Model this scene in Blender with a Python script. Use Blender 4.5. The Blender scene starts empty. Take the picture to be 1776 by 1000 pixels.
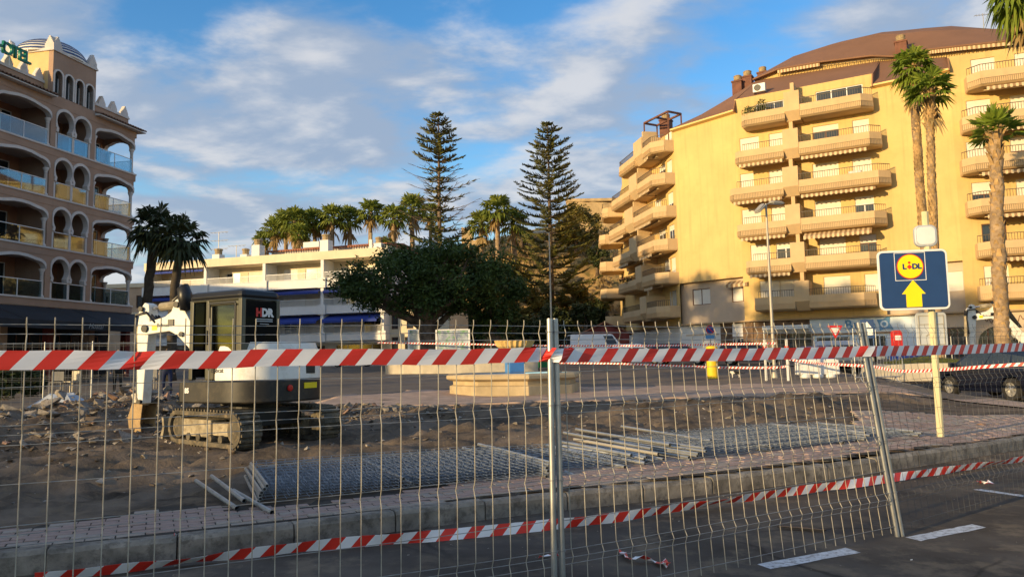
import bpy, bmesh, math, random
from mathutils import Vector, Matrix, noise
V = Vector
rnd = random.Random(11)
sc = bpy.context.scene
COL = sc.collection
rad = math.radians

# ------------------------------------------------------------------ camera
cam_d = bpy.data.cameras.new("camera")
cam_d.sensor_width = 36.0
cam_d.lens = 36.0 * 1300 / 1776
cam_d.clip_start = 0.1
cam_d.clip_end = 3000
cam = bpy.data.objects.new("camera", cam_d)
COL.objects.link(cam)
CAMH = 1.7
cam.matrix_world = (Matrix.Translation((0, 0, CAMH)) @ Matrix.Rotation(rad(90 + 5.3), 4, 'X')
                    @ Matrix.Rotation(rad(-1.1), 4, 'Z'))
sc.camera = cam
# ------------------------------------------------------------------ sun, sky, exposure
SUN_H = V((-0.80, -0.60, 0)).normalized()
SUN_EL = rad(9.0)
SUN = (SUN_H * math.cos(SUN_EL) + V((0, 0, math.sin(SUN_EL)))).normalized()
sun_d = bpy.data.lights.new("sun", 'SUN')
sun_d.energy = 4.1
sun_d.angle = rad(0.6)
sun_d.color = (1.0, 0.72, 0.36)
sun = bpy.data.objects.new("sun", sun_d)
COL.objects.link(sun)
sun.rotation_euler = SUN.to_track_quat('Z', 'Y').to_euler()
sc.view_settings.view_transform = 'Standard'
sc.view_settings.look = 'None'
sc.view_settings.gamma = 1.0
sc.view_settings.exposure = 0.6

world = bpy.data.worlds.new("World")
sc.world = world
world.use_nodes = True
wn = world.node_tree
wn.nodes.clear()
def N(t, kind, **kw):
    n = t.nodes.new(kind)
    for k, v in kw.items():
        if k.startswith('i_'):
            key = k[2:]
            n.inputs[int(key) if key.isdigit() else key].default_value = v
        else:
            setattr(n, k, v)
    return n
def math_n(t, op, a, b=None, clamp=False):
    n = t.nodes.new('ShaderNodeMath'); n.operation = op; n.use_clamp = clamp
    for i, x in enumerate((a, b)):
        if x is None: continue
        if isinstance(x, (int, float)): n.inputs[i].default_value = x
        else: t.links.new(x, n.inputs[i])
    return n.outputs[0]
def build_sky():
    t = wn; L = t.links.new
    out = N(t, 'ShaderNodeOutputWorld'); bg = N(t, 'ShaderNodeBackground'); bg.inputs['Strength'].default_value = 0.15
    L(bg.outputs[0], out.inputs[0])
    sky = N(t, 'ShaderNodeTexSky', sky_type='NISHITA', sun_disc=False)
    sky.sun_elevation = SUN_EL
    sky.sun_rotation = math.atan2(SUN_H.x, SUN_H.y)
    sky.air_density = 1.0; sky.dust_density = 0.6; sky.ozone_density = 1.6
    tc = N(t, 'ShaderNodeTexCoord')
    sep = N(t, 'ShaderNodeSeparateXYZ'); L(tc.outputs['Generated'], sep.inputs[0])
    zc = math_n(t, 'ADD', math_n(t, 'MAXIMUM', sep.outputs[2], 0.0), 0.16)
    px = math_n(t, 'DIVIDE', sep.outputs[0], zc); py = math_n(t, 'DIVIDE', sep.outputs[1], zc)
    cmb = N(t, 'ShaderNodeCombineXYZ'); L(px, cmb.inputs[0]); L(py, cmb.inputs[1])
    mp = N(t, 'ShaderNodeMapping'); L(cmb.outputs[0], mp.inputs[0])
    mp.inputs['Location'].default_value = (3.4, 1.9, 0.3); mp.inputs['Rotation'].default_value = (0, 0, rad(28)); mp.inputs['Scale'].default_value = (1.0, 1.3, 1)
    def cloud_noise(vec, sc_, det, rough):
        n = N(t, 'ShaderNodeTexNoise'); n.inputs['Scale'].default_value = sc_; n.inputs['Detail'].default_value = det; n.inputs['Roughness'].default_value = rough
        n.inputs['Distortion'].default_value = 0.15
        L(vec, n.inputs['Vector']); return n.outputs['Fac']
    base = cloud_noise(mp.outputs[0], 1.95, 10, 0.56)
    sh = N(t, 'ShaderNodeVectorMath', operation='ADD'); L(mp.outputs[0], sh.inputs[0]); sh.inputs[1].default_value = (-0.10, -0.09, 0)
    base2 = cloud_noise(sh.outputs[0], 1.95, 6, 0.5)
    # broad sheets and clear lanes of the cloud cover (in directions of the sky)
    bias = None
    for (dx, dy, dz, width, amp) in SKY_BLOBS:
        d = V((dx, dy, dz)).normalized()
        dn = N(t, 'ShaderNodeVectorMath', operation='DISTANCE'); L(tc.outputs['Generated'], dn.inputs[0]); dn.inputs[1].default_value = d
        r2 = math_n(t, 'POWER', math_n(t, 'DIVIDE', dn.outputs['Value'], width), 2.0)
        g = math_n(t, 'MULTIPLY', math_n(t, 'POWER', 2.718, math_n(t, 'MULTIPLY', r2, -1.0)), amp)
        bias = g if bias is None else math_n(t, 'ADD', bias, g)
    dens = math_n(t, 'ADD', base, bias)
    mr = N(t, 'ShaderNodeMapRange', interpolation_type='SMOOTHSTEP'); L(dens, mr.inputs[0])
    mr.inputs['From Min'].default_value = 0.36; mr.inputs['From Max'].default_value = 0.60
    mask = math_n(t, 'MULTIPLY', mr.outputs[0], 0.93)
    lit = N(t, 'ShaderNodeMapRange', interpolation_type='SMOOTHSTEP'); L(math_n(t, 'SUBTRACT', base, base2), lit.inputs[0])
    lit.inputs['From Min'].default_value = -0.06; lit.inputs['From Max'].default_value = 0.16
    cc = N(t, 'ShaderNodeMix', data_type='RGBA'); L(lit.outputs[0], cc.inputs['Factor'])
    cc.inputs['A'].default_value = (1.55, 1.95, 2.6, 1); cc.inputs['B'].default_value = (3.1, 3.15, 3.3, 1)
    # clear sky colour deepened a little as the photograph shows it
    hs = N(t, 'ShaderNodeHueSaturation'); L(sky.outputs[0], hs.inputs['Color']); hs.inputs['Saturation'].default_value = SKY_SAT; hs.inputs['Value'].default_value = SKY_VAL; hs.inputs['Hue'].default_value = SKY_HUE
    mx = N(t, 'ShaderNodeMix', data_type='RGBA'); L(mask, mx.inputs['Factor']); L(hs.outputs[0], mx.inputs['A']); L(cc.outputs['Result'], mx.inputs['B'])
    L(mx.outputs['Result'], bg.inputs['Color'])
SKY_SAT, SKY_VAL, SKY_HUE = 1.42, 1.28, 0.51
# direction of a cloud sheet (+) or a clear lane (-), its angular width, its weight
SKY_BLOBS = [(-0.17, 1, 0.29, 0.22, 0.10), (-0.42, 1, 0.22, 0.16, 0.08), (0.10, 1, 0.24, 0.16, 0.08), (0.30, 1, 0.30, 0.13, 0.09),
             (-0.63, 1, 0.48, 0.08, 0.12), (0.47, 1, 0.42, 0.10, 0.09), (0.56, 1, 0.50, 0.07, 0.06),
             (-0.46, 1, 0.48, 0.10, -0.16), (0.02, 1, 0.49, 0.13, -0.17), (0.24, 1, 0.42, 0.11, -0.15), (0.40, 1, 0.52, 0.10, -0.15), (-0.18, 1, 0.50, 0.07, -0.03)]
build_sky()

# ------------------------------------------------------------------ helpers
def at(px, py, Y):
    """world point seen at photo pixel (px, py) at distance Y in front of the camera"""
    r = cam.matrix_world.to_3x3() @ V(((px - 888) / 1300, -(py - 500) / 1300, -1))
    return V((0, 0, CAMH)) + r * (Y / r.y)

MATS = {}
def mat(name, col, rough=0.7, var=0.12, scale=2.0, bump=0.0, bscale=30.0, metal=0.0, spec=0.35, streak=0.0, dirt=None, dirt_amt=0.0, tint=None):
    """painted / stone / metal surface: base colour with broad and fine mottling, optional vertical run-off streaks and dirt patches"""
    m = bpy.data.materials.new(name); m.use_nodes = True; t = m.node_tree; L = t.links.new
    b = t.nodes['Principled BSDF']
    b.inputs['Roughness'].default_value = rough; b.inputs['Metallic'].default_value = metal; b.inputs['Specular IOR Level'].default_value = spec
    tc = N(t, 'ShaderNodeTexCoord')
    n1 = N(t, 'ShaderNodeTexNoise', i_Scale=scale, i_Detail=6.0, i_Roughness=0.6); L(tc.outputs['Object'], n1.inputs['Vector'])
    f = n1.outputs['Fac']
    lo = tuple(c * (1 - var * 2) for c in col) + (1,); hi = tuple(min(1, c * (1 + var * 1.4)) for c in col) + (1,)
    if tint: hi = tuple(tint) + (1,)
    cr = N(t, 'ShaderNodeMix', data_type='RGBA'); 
    mr = N(t, 'ShaderNodeMapRange'); L(f, mr.inputs[0]); mr.inputs['From Min'].default_value = 0.3; mr.inputs['From Max'].default_value = 0.7
    L(mr.outputs[0], cr.inputs['Factor']); cr.inputs['A'].default_value = lo; cr.inputs['B'].default_value = hi
    c = cr.outputs['Result']
    if streak:
        mp = N(t, 'ShaderNodeMapping'); L(tc.outputs['Object'], mp.inputs[0]); mp.inputs['Scale'].default_value = (2.2, 2.2, 0.12)
        n2 = N(t, 'ShaderNodeTexNoise', i_Scale=1.6, i_Detail=5.0); L(mp.outputs[0], n2.inputs['Vector'])
        m2 = N(t, 'ShaderNodeMapRange'); L(n2.outputs['Fac'], m2.inputs[0]); m2.inputs['From Min'].default_value = 0.52; m2.inputs['From Max'].default_value = 0.75
        x = N(t, 'ShaderNodeMix', data_type='RGBA'); L(math_n(t, 'MULTIPLY', m2.outputs[0], streak), x.inputs['Factor']); L(c, x.inputs['A'])
        x.inputs['B'].default_value = tuple(k * 0.45 for k in col) + (1,); c = x.outputs['Result']
    if dirt:
        n3 = N(t, 'ShaderNodeTexNoise', i_Scale=scale * 2.3, i_Detail=8.0, i_Roughness=0.7); L(tc.outputs['Object'], n3.inputs['Vector'])
        m3 = N(t, 'ShaderNodeMapRange'); L(n3.outputs['Fac'], m3.inputs[0]); m3.inputs['From Min'].default_value = 0.5; m3.inputs['From Max'].default_value = 0.62
        x = N(t, 'ShaderNodeMix', data_type='RGBA'); L(math_n(t, 'MULTIPLY', m3.outputs[0], dirt_amt), x.inputs['Factor']); L(c, x.inputs['A'])
        x.inputs['B'].default_value = tuple(dirt) + (1,); c = x.outputs['Result']
    L(c, b.inputs['Base Color'])
    if bump:
        n4 = N(t, 'ShaderNodeTexNoise', i_Scale=bscale, i_Detail=6.0, i_Roughness=0.65); L(tc.outputs['Object'], n4.inputs['Vector'])
        bp = N(t, 'ShaderNodeBump'); bp.inputs['Strength'].default_value = min(1, bump); bp.inputs['Distance'].default_value = 0.02 * max(1, bump)
        L(n4.outputs['Fac'], bp.inputs['Height']); L(bp.outputs[0], b.inputs['Normal'])
    MATS[name] = m
    return m
def leafmat(name, col, col2, rough=0.55, transl=0.25, scale=0.7):
    m = bpy.data.materials.new(name); m.use_nodes = True; t = m.node_tree; L = t.links.new
    b = t.nodes['Principled BSDF']; b.inputs['Roughness'].default_value = rough; b.inputs['Specular IOR Level'].default_value = 0.25
    g = N(t, 'ShaderNodeTexCoord')
    n1 = N(t, 'ShaderNodeTexNoise', i_Scale=scale, i_Detail=5.0); L(g.outputs['Object'], n1.inputs['Vector'])
    mr = N(t, 'ShaderNodeMapRange'); L(n1.outputs['Fac'], mr.inputs[0]); mr.inputs['From Min'].default_value = 0.35; mr.inputs['From Max'].default_value = 0.65
    x = N(t, 'ShaderNodeMix', data_type='RGBA'); L(mr.outputs[0], x.inputs['Factor']); x.inputs['A'].default_value = tuple(col) + (1,); x.inputs['B'].default_value = tuple(col2) + (1,)
    L(x.outputs['Result'], b.inputs['Base Color'])
    tr = N(t, 'ShaderNodeBsdfTranslucent'); L(x.outputs['Result'], tr.inputs['Color'])
    ms = N(t, 'ShaderNodeMixShader'); ms.inputs[0].default_value = transl; L(b.outputs[0], ms.inputs[1]); L(tr.outputs[0], ms.inputs[2])
    L(ms.outputs[0], t.nodes['Material Output'].inputs['Surface'])
    MATS[name] = m
    return m
def glassmat(name, tint, refl=0.25, rough=0.03, graze=0.8):
    """thin clear pane: mostly lets light straight through, mirrors a part of it"""
    m = bpy.data.materials.new(name); m.use_nodes = True; t = m.node_tree; L = t.links.new
    t.nodes.remove(t.nodes['Principled BSDF'])
    a = N(t, 'ShaderNodeBsdfTransparent'); a.inputs[0].default_value = tuple(tint) + (1,)
    g = N(t, 'ShaderNodeBsdfGlossy'); g.inputs['Roughness'].default_value = rough; g.inputs['Color'].default_value = (.9, .95, 1, 1)
    fr = N(t, 'ShaderNodeLayerWeight'); fr.inputs['Blend'].default_value = 0.35
    ad = math_n(t, 'ADD', math_n(t, 'MULTIPLY', fr.outputs['Fresnel'], graze), refl, clamp=True)
    ms = N(t, 'ShaderNodeMixShader'); L(ad, ms.inputs[0]); L(a.outputs[0], ms.inputs[1]); L(g.outputs[0], ms.inputs[2])
    L(ms.outputs[0], t.nodes['Material Output'].inputs['Surface'])
    MATS[name] = m
    return m

class MB:
    """collects shapes into one mesh; T maps local points into the parent's space"""
    def __init__(s, T=None):
        s.v = []; s.f = []; s.mi = []; s.T = T
    def add(s, vs, fs, mi=0):
        n = len(s.v); T = s.T
        for p in vs:
            p = V(p)
            s.v.append(tuple(T @ p) if T is not None else tuple(p))
        for f in fs:
            s.f.append(tuple(i + n for i in f)); s.mi.append(mi)
    def box(s, x0, x1, y0, y1, z0, z1, mi=0):
        s.add([(x0, y0, z0), (x1, y0, z0), (x1, y1, z0), (x0, y1, z0), (x0, y0, z1), (x1, y0, z1), (x1, y1, z1), (x0, y1, z1)],
              [(3, 2, 1, 0), (4, 5, 6, 7), (0, 1, 5, 4), (1, 2, 6, 5), (2, 3, 7, 6), (3, 0, 4, 7)], mi)
    def bar(s, a, b, w, h=None, up=(0, 0, 1), mi=0):
        a, b = V(a), V(b); h = w if h is None else h; d = (b - a).normalized()
        u = V(up)
        if abs(d.dot(u)) > 0.98: u = V((1, 0, 0))
        x = d.cross(u).normalized(); y = x.cross(d)
        vs = [p + x * sx * w / 2 + y * sy * h / 2 for p in (a, b) for sx, sy in ((-1, -1), (1, -1), (1, 1), (-1, 1))]
        s.add(vs, [(3, 2, 1, 0), (4, 5, 6, 7), (0, 1, 5, 4), (1, 2, 6, 5), (2, 3, 7, 6), (3, 0, 4, 7)], mi)
    def tube(s, pts, r, n=8, cap=True, mi=0):
        pts = [V(p) for p in pts]; k = len(pts); rs = r if isinstance(r, (list, tuple)) else [r] * k
        vs = []; prev = None
        for i, p in enumerate(pts):
            d = (pts[min(i + 1, k - 1)] - pts[max(i - 1, 0)])
            d = d.normalized() if d.length > 1e-9 else V((0, 0, 1))
            if prev is None: prev = d.orthogonal().normalized()
            x = (prev - d * prev.dot(d)); x = x.normalized() if x.length > 1e-6 else d.orthogonal().normalized()
            prev = x; y = d.cross(x)
            vs += [p + (x * math.cos(2 * math.pi * j / n) + y * math.sin(2 * math.pi * j / n)) * rs[i] for j in range(n)]
        fs = [(i * n + j, i * n + (j + 1) % n, (i + 1) * n + (j + 1) % n, (i + 1) * n + j) for i in range(k - 1) for j in range(n)]
        if cap: fs += [tuple(range(n - 1, -1, -1)), tuple((k - 1) * n + j for j in range(n))]
        s.add(vs, fs, mi)
    def prism(s, poly, ext, mi=0):
        """planar polygon (3D points) pushed along ext"""
        e = V(ext); n = len(poly); poly = [V(p) for p in poly]
        vs = poly + [p + e for p in poly]
        fs = [tuple(range(n - 1, -1, -1)), tuple(range(n, 2 * n))] + [(i, (i + 1) % n, n + (i + 1) % n, n + i) for i in range(n)]
        s.add(vs, fs, mi)
    def lathe(s, prof, c=(0, 0, 0), n=16, mi=0, a0=0.0):
        c = V(c); k = len(prof); vs = []; fs = []
        for r, z in prof:
            vs += [c + V((r * math.cos(a0 + 2 * math.pi * j / n), r * math.sin(a0 + 2 * math.pi * j / n), z)) for j in range(n)]
        for i in range(k - 1):
            fs += [(i * n + j, i * n + (j + 1) % n, (i + 1) * n + (j + 1) % n, (i + 1) * n + j) for j in range(n)]
        fs += [tuple(range(n - 1, -1, -1)), tuple((k - 1) * n + j for j in range(n))]
        s.add(vs, fs, mi)
    def strip(s, A, B, mi=0):
        n = len(A); s.add(list(A) + list(B), [(i, i + 1, n + i + 1, n + i) for i in range(n - 1)], mi)
    def mesh(s, name, mats, smooth=False):
        me = bpy.data.meshes.new(name); me.from_pydata(s.v, [], s.f)
        mats = mats if isinstance(mats, (list, tuple)) else [mats]
        for m in mats: me.materials.append(MATS[m] if isinstance(m, str) else m)
        if len(mats) > 1: me.polygons.foreach_set('material_index', s.mi)
        if smooth: me.polygons.foreach_set('use_smooth', [True] * len(s.f))
        me.update(); return me
    def build(s, name, mats, parent=None, smooth=False, label=None, kind=None, bevel=0, auto=None):
        me = s.mesh(name, mats, smooth)
        if auto is not None:
            me.polygons.foreach_set('use_smooth', [True] * len(s.f)); me.set_sharp_from_angle(angle=rad(auto))
        return obj(name, me, parent, label=label, kind=kind, bevel=bevel)
def obj(name, me, parent=None, loc=(0, 0, 0), rot=(0, 0, 0), label=None, cat=None, group=None, kind=None, bevel=0):
    o = bpy.data.objects.new(name, me); COL.objects.link(o)
    o.location = loc; o.rotation_euler = rot
    if parent: o.parent = parent
    tag(o, label, cat, group, kind)
    if bevel:
        bv = o.modifiers.new('bevel', 'BEVEL'); bv.width = bevel; bv.segments = 2; bv.limit_method = 'ANGLE'; bv.angle_limit = rad(40)
    return o
def tag(o, label=None, cat=None, group=None, kind=None):
    for k, x in (('label', label), ('category', cat), ('group', group), ('kind', kind)):
        if x: o[k] = x
    return o
def thing(name, label, cat, loc=(0, 0, 0), rz=0.0, group=None, kind=None):
    return obj(name, None, None, loc, (0, 0, rz), label, cat, group, kind)
def dup(root, loc, rz=None, label=None, scale=None):
    def cp(o, par):
        c = o.copy(); COL.objects.link(c)
        if par: c.parent = par
        for ch in KIDS.get(o.name) or list(o.children): cp(ch, c)
        return c
    r = cp(root, None); r.location = loc
    if rz is not None: r.rotation_euler = (root.rotation_euler[0], root.rotation_euler[1], rz)
    if scale: r.scale = (scale,) * 3
    if label: r['label'] = label
    return r
KIDS = {}
def text_mesh(txt, size, extrude=0.004, mats='white_paint', align='CENTER', bold=0.0, shear=0.0, spacing=1.0):
    cu = bpy.data.curves.new('text', 'FONT'); cu.body = txt; cu.size = size; cu.extrude = extrude; cu.align_x = align; cu.offset = bold; cu.shear = shear
    cu.space_character = spacing; cu.resolution_u = 3
    o = bpy.data.objects.new('text', cu); COL.objects.link(o)
    dg = bpy.context.evaluated_depsgraph_get()
    me = bpy.data.meshes.new_from_object(o.evaluated_get(dg))
    bpy.data.objects.remove(o); bpy.data.curves.remove(cu)
    me.materials.clear(); me.materials.append(MATS[mats])
    return me
def frame(o, x, z, y=None):
    """matrix whose X axis is x, Z axis is z, at point o"""
    x = V(x).normalized(); z = V(z); z = (z - x * z.dot(x)).normalized(); y = z.cross(x)
    m = Matrix((x, y, z)).transposed().to_4x4(); m.translation = V(o); return m
def put_text(name, me, parent, M):
    o = obj(name, me, parent); o.matrix_local = M; return o
def sstep(a, b, x):
    t = max(0.0, min(1.0, (x - a) / (b - a))); return t * t * (3 - 2 * t)
def lerp(a, b, t): return a + (b - a) * t
def fbm(x, y, o=4, z=0.0):
    return noise.fractal(V((x, y, z)), 0.9, 2.1, o)
# ------------------------------------------------------------------ materials
mat('asphalt', (0.125, 0.107, 0.09), 0.92, 0.22, 0.9, 0.8, 130, dirt=(0.25, 0.20, 0.145), dirt_amt=0.65, spec=0.12)
mat('far_asphalt', (0.155, 0.125, 0.098), 0.9, 0.2, 0.5, 0.3, 60, dirt=(0.17, 0.13, 0.09), dirt_amt=0.5)
mat('soil', (0.15, 0.117, 0.088), 0.95, 0.35, 1.2, 0.9, 22, dirt=(0.21, 0.155, 0.10), dirt_amt=0.6, spec=0.1)
mat('paver_red', (0.37, 0.265, 0.225), 0.85, 0.2, 3, 0.35, 90, dirt=(0.2, 0.17, 0.14), dirt_amt=0.5)
mat('paver_grey', (0.36, 0.305, 0.26), 0.85, 0.2, 3, 0.35, 90, dirt=(0.18, 0.15, 0.12), dirt_amt=0.5)
mat('paver_bed', (0.045, 0.038, 0.03), 0.95, 0.3, 5, 0.4, 90)
mat('old_paving', (0.44, 0.31, 0.23), 0.88, 0.16, 1.5, 0.3, 60, dirt=(0.28, 0.21, 0.15), dirt_amt=0.5)
mat('kerb_stone', (0.26, 0.23, 0.19), 0.9, 0.25, 4, 0.6, 50, dirt=(0.07, 0.06, 0.05), dirt_amt=0.6)
mat('rubble_stone', (0.29, 0.26, 0.225), 0.95, 0.3, 3, 0.7, 30, dirt=(0.14, 0.105, 0.075), dirt_amt=0.7)
mat('rubble_tile', (0.30, 0.19, 0.14), 0.95, 0.25, 3, 0.6, 30)
mat('road_paint', (0.62, 0.64, 0.66), 0.7, 0.12, 8, 0.3, 90, dirt=(0.15, 0.135, 0.12), dirt_amt=0.8)
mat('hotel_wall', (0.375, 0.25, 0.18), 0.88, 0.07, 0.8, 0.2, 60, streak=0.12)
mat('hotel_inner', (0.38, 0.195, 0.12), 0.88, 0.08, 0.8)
mat('hotel_trim', (0.60, 0.56, 0.53), 0.8, 0.06, 1.5, streak=0.1)
mat('hotel_soffit', (0.50, 0.45, 0.42), 0.85, 0.05, 1)
mat('hotel_sunlit', (0.66, 0.47, 0.22), 0.85, 0.06, 1)  # wall tone yellowed to carry the low sun on the tower side
mat('roof_tile', (0.26, 0.15, 0.10), 0.85, 0.25, 2, 0.3, 20)
mat('dome_blue', (0.05, 0.08, 0.20), 0.35, 0.1, 2)
mat('dome_white', (0.78, 0.76, 0.70), 0.45, 0.04, 2)
mat('sign_green', (0.012, 0.19, 0.12), 0.45, 0.08, 2)
mat('black_canvas', (0.022, 0.026, 0.034), 0.8, 0.15, 1)
mat('canvas_script', (0.30, 0.32, 0.35), 0.8, 0.1, 1)
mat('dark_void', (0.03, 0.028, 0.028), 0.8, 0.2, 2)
mat('window_dark', (0.03, 0.038, 0.045), 0.12, 0.2, 1, spec=0.6)
mat('white_wall', (0.74, 0.73, 0.70), 0.85, 0.04, 0.6, 0.1, 60, streak=0.10)
mat('cream_wall', (0.70, 0.60, 0.42), 0.85, 0.06, 0.6, streak=0.14)
mat('tan_wall', (0.50, 0.36, 0.24), 0.88, 0.08, 0.6, streak=0.1)
mat('white_paint', (0.78, 0.78, 0.76), 0.5, 0.04, 2)
mat('white_metal', (0.72, 0.72, 0.72), 0.45, 0.05, 2)
mat('shutter_white', (0.70, 0.66, 0.57), 0.7, 0.04, 2)
mat('awning_blue', (0.025, 0.05, 0.26), 0.8, 0.1, 1)
mat('apt_wall', (0.615, 0.435, 0.175), 0.88, 0.06, 0.3, 0.25, 35, streak=0.28, dirt=(0.50, 0.31, 0.11), dirt_amt=0.22)
mat('apt_lower', (0.52, 0.41, 0.30), 0.88, 0.06, 0.5, 0.15, 40, streak=0.1)
mat('apt_balcony', (0.56, 0.40, 0.22), 0.85, 0.05, 0.8, 0.2, 50, streak=0.14)
mat('apt_roof', (0.21, 0.108, 0.062), 0.85, 0.06, 0.4, 0.2, 8, streak=0.1)
mat('apt_soffit', (0.42, 0.30, 0.18), 0.9, 0.06, 1)
mat('apt_rail', (0.10, 0.075, 0.05), 0.55, 0.1, 4)
mat('apt_slat', (0.27, 0.19, 0.105), 0.6, 0.1, 4)
mat('apt_trim', (0.72, 0.50, 0.20), 0.8, 0.05, 1)
mat('awning_light', (0.60, 0.46, 0.27), 0.85, 0.05, 2)
mat('awning_dark', (0.30, 0.19, 0.10), 0.85, 0.05, 2)
mat('shop_blue', (0.62, 0.72, 0.82), 0.5, 0.04, 0.8)
mat('shop_letter', (0.10, 0.28, 0.52), 0.5, 0.05, 2)
mat('brown_stone', (0.17, 0.11, 0.07), 0.9, 0.35, 2, 0.8, 10)
mat('wood_brown', (0.16, 0.07, 0.04), 0.6, 0.2, 3)
mat('galvanised', (0.46, 0.47, 0.46), 0.42, 0.12, 6, metal=0.75, spec=0.5)
mat('fence_wire', (0.42, 0.385, 0.31), 0.6, 0.15, 12, metal=0.15, spec=0.5)
mat('fence_wire_dull', (0.30, 0.30, 0.30), 0.55, 0.15, 12, metal=0.5)
mat('fence_wire_dark', (0.13, 0.13, 0.13), 0.6, 0.15, 12, metal=0.4)
mat('fence_wire_skylit', (0.24, 0.28, 0.34), 0.5, 0.15, 8, metal=0.4)  # bluish tint stands for skylight on the stacked panels
mat('tape_white', (0.82, 0.82, 0.84), 0.45, 0.03, 4)
mat('tape_red', (0.70, 0.04, 0.025), 0.45, 0.05, 4)
mat('tube_end', (0.02, 0.02, 0.02), 0.9, 0.1, 4)
mat('dig_white', (0.78, 0.77, 0.71), 0.45, 0.05, 2, dirt=(0.42, 0.34, 0.24), dirt_amt=0.3)
mat('dig_black', (0.022, 0.021, 0.02), 0.5, 0.2, 2, dirt=(0.08, 0.065, 0.045), dirt_amt=0.4)
mat('dig_cab', (0.06, 0.058, 0.035), 0.35, 0.1, 2, dirt=(0.12, 0.1, 0.06), dirt_amt=0.3, spec=0.6)
mat('dig_dark', (0.012, 0.013, 0.016), 0.4, 0.1, 2, spec=0.4)
mat('dig_track', (0.10, 0.088, 0.066), 0.9, 0.3, 3, 0.6, 30, dirt=(0.24, 0.185, 0.115), dirt_amt=0.7)
mat('dig_frame', (0.35, 0.30, 0.21), 0.85, 0.25, 3, 0.4, 30, dirt=(0.17, 0.13, 0.08), dirt_amt=0.7)
mat('dig_bucket', (0.42, 0.28, 0.13), 0.7, 0.2, 3, 0.3, 30, dirt=(0.22, 0.15, 0.09), dirt_amt=0.5)
mat('chrome', (0.72, 0.70, 0.66), 0.2, 0.05, 2, metal=0.9)
mat('red_paint', (0.60, 0.025, 0.02), 0.4, 0.05, 2)
mat('red_lamp', (0.55, 0.02, 0.015), 0.2, 0.05, 2)
mat('orange_decal', (0.75, 0.10, 0.02), 0.5, 0.05, 2)
mat('yellow_paint', (0.80, 0.52, 0.015), 0.5, 0.06, 2)
mat('sign_yellow', (0.85, 0.66, 0.01), 0.4, 0.03, 2)
mat('sign_blue', (0.014, 0.046, 0.15), 0.3, 0.06, 2, spec=0.5)
mat('sign_back', (0.50, 0.53, 0.56), 0.5, 0.06, 2, metal=0.2)
mat('post_cream', (0.62, 0.56, 0.34), 0.5, 0.06, 3)
mat('lamp_grey', (0.40, 0.37, 0.31), 0.5, 0.06, 2, metal=0.3)
mat('fount_stone', (0.46, 0.36, 0.22), 0.85, 0.12, 1.2, 0.3, 25, streak=0.2)
mat('fount_ochre', (0.60, 0.40, 0.14), 0.8, 0.1, 2)
mat('fount_blue', (0.07, 0.22, 0.50), 0.55, 0.06, 2)
mat('pool_blue', (0.25, 0.47, 0.66), 0.5, 0.1, 2)
mat('bin_green', (0.02, 0.22, 0.07), 0.5, 0.1, 2)
mat('bin_blue', (0.015, 0.04, 0.24), 0.5, 0.1, 2)
mat('car_blue', (0.005, 0.007, 0.018), 0.18, 0.05, 1, spec=0.7)
mat('car_glass', (0.03, 0.04, 0.05), 0.08, 0.1, 1, spec=0.5)
mat('tyre', (0.025, 0.024, 0.023), 0.85, 0.2, 6, dirt=(0.05, 0.045, 0.035), dirt_amt=0.4)
mat('alloy', (0.5, 0.49, 0.47), 0.35, 0.1, 4, metal=0.6)
mat('car_white', (0.70, 0.72, 0.74), 0.3, 0.03, 1, spec=0.6)
mat('car_silver', (0.42, 0.44, 0.47), 0.3, 0.03, 1, metal=0.5)
mat('castle_stone', (0.52, 0.37, 0.19), 0.95, 0.2, 0.35, 0.8, 3, dirt=(0.34, 0.22, 0.11), dirt_amt=0.5)
mat('hill_ground', (0.50, 0.32, 0.125), 0.95, 0.3, 0.25, 0.9, 3, dirt=(0.10, 0.10, 0.03), dirt_amt=0.75)
mat('jeans', (0.018, 0.026, 0.07), 0.9, 0.15, 6)
mat('planter_white', (0.52, 0.46, 0.36), 0.85, 0.1, 1.5, streak=0.2)
mat('grass', (0.085, 0.095, 0.022), 0.9, 0.3, 3)
mat('bark', (0.16, 0.115, 0.08), 0.95, 0.3, 3, 0.9, 14)
mat('palm_trunk', (0.34, 0.24, 0.145), 0.95, 0.25, 2.5, 0.9, 18, dirt=(0.15, 0.10, 0.06), dirt_amt=0.5)
mat('palm_boot', (0.42, 0.27, 0.12), 0.95, 0.3, 3, 0.5, 18)
mat('palm_shaded_trunk', (0.06, 0.05, 0.04), 0.95, 0.3, 3, 0.9, 14)  # trunk colour darkened to include the shade of the hotel
mat('fur_black', (0.015, 0.014, 0.013), 0.8, 0.1, 8)
mat('fur_white', (0.65, 0.62, 0.57), 0.8, 0.05, 8)
mat('cloth_dark', (0.03, 0.035, 0.05), 0.9, 0.1, 5)
mat('skin', (0.45, 0.28, 0.2), 0.6, 0.05, 5)
mat('mural_blue', (0.10, 0.16, 0.45), 0.7, 0.3, 1.5, dirt=(0.12, 0.30, 0.10), dirt_amt=0.8, tint=(0.6, 0.66, 0.68))
mat('mural_pale', (0.42, 0.47, 0.44), 0.7, 0.2, 1.5, dirt=(0.10, 0.2, 0.12), dirt_amt=0.8, tint=(0.55, 0.58, 0.55))
mat('plastic_bag', (0.40, 0.44, 0.5), 0.4, 0.15, 4)
mat('terracotta_roof', (0.30, 0.12, 0.07), 0.85, 0.25, 2)
mat('chimney_brown', (0.17, 0.075, 0.05), 0.85, 0.15, 2)
mat('chimney_cap', (0.36, 0.27, 0.15), 0.85, 0.15, 3)
mat('house_red', (0.22, 0.05, 0.04), 0.85, 0.15, 2)
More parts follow.
